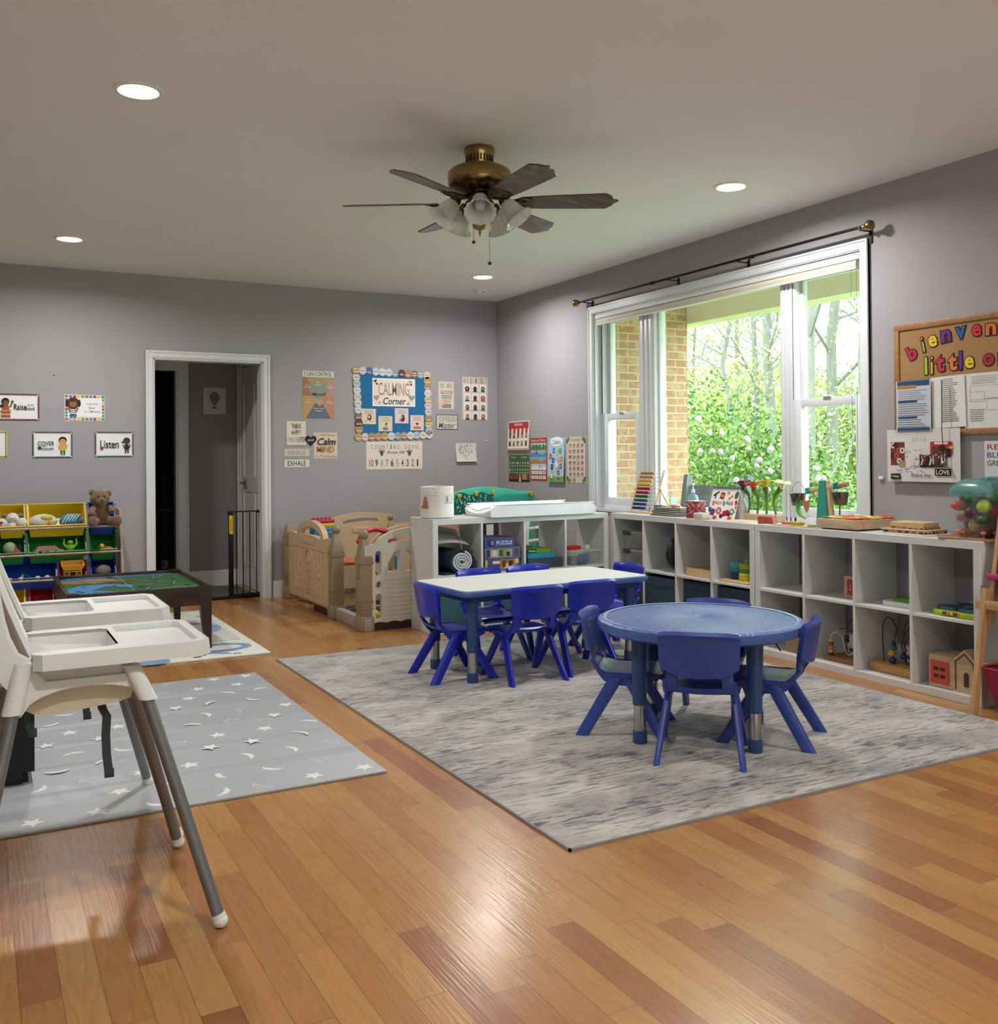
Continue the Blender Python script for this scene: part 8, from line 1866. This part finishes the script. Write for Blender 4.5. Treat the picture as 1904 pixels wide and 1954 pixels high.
FLW = [(6.25, 7.22, 1.22, 0.95), (6.37, 7.22, 1.39, 1.15), (6.6, 7.12, 1.33, 1.35), (6.66, 7.17, 1.24, 1.05), (6.52, 7.41, 1.21, 1.25), (6.39, 7.1, 1.15, 0.95), (6.63, 6.99, 1.13, 1.15), (6.52, 7.19, 0.93, 1.35), (6.81, 7.03, 1.02, 1.05), (6.37, 7.54, 1.22, 1.25), (6.63, 6.87, 0.85, 0.95), (6.28, 7.3, 1.4, 1.15), (6.76, 6.97, 1.23, 1.35), (6.72, 7.12, 1.07, 1.05), (6.36, 7.55, 1.54, 1.25), (6.47, 7.02, 1.45, 0.95), (6.78, 6.83, 1.16, 1.15), (7.06, 6.67, 0.95, 1.35), (7.16, 6.68, 0.95, 1.05), (7.17, 6.79, 1.04, 1.25)]
for i, (x, y, z, s_) in enumerate(FLW):
    o = f0 if i == 0 else f0.copy()
    if i: COL.objects.link(o); o.parent = bush
    o.location = Vector((x, y, z))-bc0; o.scale = (s_*.55, s_*.55, s_*.42); o.rotation_euler = (i, i*2, 0)
# trees: tapered trunks with forked branches and sparse spring leaves
def tree(label, az, d, h, r0, lm, nleaf, lean=0.0, branches=9, lsize=.13, low=.25, seed=1, spread=.35):
    R = random.Random(seed); d = d*1.45+2; r0 *= .85; base = polar(az, d, -.3+0.035*max(0, d*math.sin(math.radians(az))-12))
    t = thing('tree', label, 'tree', base, 0, 'trees in the woods outside')
    b = MB(); P = [(lean*h*q/6+R.uniform(-.05, .05)*q, R.uniform(-.05, .05)*q, h*q/6) for q in range(7)]
    b.tube(P, [r0*(1-.62*q/6) for q in range(7)], M_bark, 9); b.build('trunk', t)
    pts = []; b = MB()
    def grow(p, dr, L, r, lvl):
        q = [Vector(p)]; dd = Vector(dr).normalized()
        for k in range(4): dd = (dd+Vector((R.gauss(0, .16), R.gauss(0, .16), R.gauss(.06, .12)))).normalized(); q.append(q[-1]+dd*L/4)
        b.tube([tuple(v) for v in q], [r*(1-.2*k) for k in range(5)], M_bark, 5 if lvl else 6)
        for k in range(2, 5):
            for _ in range(2 if lvl else 1): pts.append(q[k])
        if lvl < 2:
            for k in (1, 2, 3, 4):
                if R.random() < .8: grow(q[k], dd+Vector((R.gauss(0, .6), R.gauss(0, .6), R.gauss(.2, .3))), L*R.uniform(.4, .62), r*.5, lvl+1)
    branches = int(branches*1.5)
    for k in range(branches):
        f = low+(1-low)*(k+.5)/branches; i = min(int(f*6), 5); q = f*6-i; p = Vector(P[i]).lerp(Vector(P[i+1]), q); a = R.uniform(0, 2*PI)
        grow(p, (math.cos(a), math.sin(a), R.uniform(.3, .9)), h*spread*R.uniform(.6, 1.1)*(1.15-f*.5), r0*.32*(1.2-f), 0)
    b.build('branches', t)
    b = MB(); L_ = []
    for k in range(nleaf): p = R.choice(pts); L_.append(p+Vector((R.gauss(0, .35), R.gauss(0, .35), R.gauss(0, .3))))
    leaves(b, L_, lsize*.72, lm, R); b.build('foliage', t)
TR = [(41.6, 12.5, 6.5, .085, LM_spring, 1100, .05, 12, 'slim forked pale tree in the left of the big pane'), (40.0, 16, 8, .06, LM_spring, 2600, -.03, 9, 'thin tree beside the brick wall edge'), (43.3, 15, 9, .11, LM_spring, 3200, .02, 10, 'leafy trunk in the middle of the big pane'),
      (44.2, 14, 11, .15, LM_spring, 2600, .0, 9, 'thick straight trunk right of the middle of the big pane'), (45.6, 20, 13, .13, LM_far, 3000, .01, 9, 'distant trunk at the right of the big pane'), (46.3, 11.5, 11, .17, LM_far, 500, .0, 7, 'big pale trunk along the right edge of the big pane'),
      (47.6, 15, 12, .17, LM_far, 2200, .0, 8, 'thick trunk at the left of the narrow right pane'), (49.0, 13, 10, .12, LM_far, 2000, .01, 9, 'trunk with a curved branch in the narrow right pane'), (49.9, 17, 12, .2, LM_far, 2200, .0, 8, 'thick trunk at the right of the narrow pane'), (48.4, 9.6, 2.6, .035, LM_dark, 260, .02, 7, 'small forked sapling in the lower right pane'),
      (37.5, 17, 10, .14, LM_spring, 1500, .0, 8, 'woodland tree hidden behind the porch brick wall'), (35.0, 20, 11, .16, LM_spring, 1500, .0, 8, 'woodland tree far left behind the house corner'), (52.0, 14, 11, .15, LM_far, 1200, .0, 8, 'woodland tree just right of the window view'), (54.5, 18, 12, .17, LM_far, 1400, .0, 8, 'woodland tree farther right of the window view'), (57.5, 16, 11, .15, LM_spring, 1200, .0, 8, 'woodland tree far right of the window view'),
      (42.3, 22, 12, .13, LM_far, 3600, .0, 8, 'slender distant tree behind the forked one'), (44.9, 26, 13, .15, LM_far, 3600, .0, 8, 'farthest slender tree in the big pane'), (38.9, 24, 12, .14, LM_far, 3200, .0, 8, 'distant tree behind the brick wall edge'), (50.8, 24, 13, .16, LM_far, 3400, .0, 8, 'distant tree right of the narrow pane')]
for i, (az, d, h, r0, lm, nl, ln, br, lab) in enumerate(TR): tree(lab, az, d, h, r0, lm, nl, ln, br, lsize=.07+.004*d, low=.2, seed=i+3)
# understory shrubs
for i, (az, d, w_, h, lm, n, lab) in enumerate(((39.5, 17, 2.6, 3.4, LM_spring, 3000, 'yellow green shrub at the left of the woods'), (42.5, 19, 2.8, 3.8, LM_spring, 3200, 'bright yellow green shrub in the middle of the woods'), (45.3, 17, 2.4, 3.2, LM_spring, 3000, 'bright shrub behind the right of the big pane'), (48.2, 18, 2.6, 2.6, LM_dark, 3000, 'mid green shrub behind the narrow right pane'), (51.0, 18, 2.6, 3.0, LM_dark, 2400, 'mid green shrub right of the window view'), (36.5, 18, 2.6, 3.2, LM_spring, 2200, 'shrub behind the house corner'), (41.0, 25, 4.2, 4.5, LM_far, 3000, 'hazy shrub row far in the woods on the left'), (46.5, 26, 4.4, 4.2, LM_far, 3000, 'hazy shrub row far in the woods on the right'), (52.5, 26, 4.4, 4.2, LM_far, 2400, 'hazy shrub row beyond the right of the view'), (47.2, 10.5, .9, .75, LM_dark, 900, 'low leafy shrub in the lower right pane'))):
    d = d*1.4+2; w_ *= 1.35; h *= 1.0; c = polar(az, d, -.3+0.035*max(0, d*math.sin(math.radians(az))-12)); t = thing('shrub', lab, 'shrub', c, 0, 'shrubs in the woods outside')
    b = MB(); R2 = random.Random(50+i); pts = blob((0, 0, h*.5), (w_, w_*.8, h*.56), int(n*2.0), R2, .1)
    leaves(b, pts, .05+.003*d, lm, R2); b.build('foliage', t)
    b = MB()
    for k in range(8): b.tube([(R2.uniform(-.3, .3), R2.uniform(-.3, .3), 0), (R2.uniform(-w_*.5, w_*.5), R2.uniform(-w_*.4, w_*.4), h*.8)], [.03, .01], M_bark, 5)
    b.build('stems', t)
# grey patio chair on the porch
M_pc = mat('grey_patio_plastic', '6d757c', .6, var=.04)
t = thing('patio_chair', 'weathered grey patio chair standing on the porch outside the window', 'chair', (5.15, 6.03, -.1))
for s_ in (-1, 1):
    b = MB(); plank(b, (.16, s_*.335, 0.0), (-.02, s_*.335, .46), .07, .04, M_pc); plank(b, (-.02, s_*.335, .42), (.12, s_*.36, 1.115), .06, .045, M_pc); b.build('rear_post', t)
    MB().box(-.50, -.44, s_*.335-.02, s_*.335+.02, 0, .60, M_pc, .004).build('leg', t); MB().box(-.52, .04, s_*.335-.045, s_*.335+.045, .60, .625, M_pc, .006).build('arm', t)
b = MB(); plank(b, (-.01, 0, .45), (.095, 0, 1.03), .03, .62, M_pc); b.build('backrest', t)
MB().box(-.46, .0, -.31, .31, .36, .39, M_pc, .006).build('seat', t)
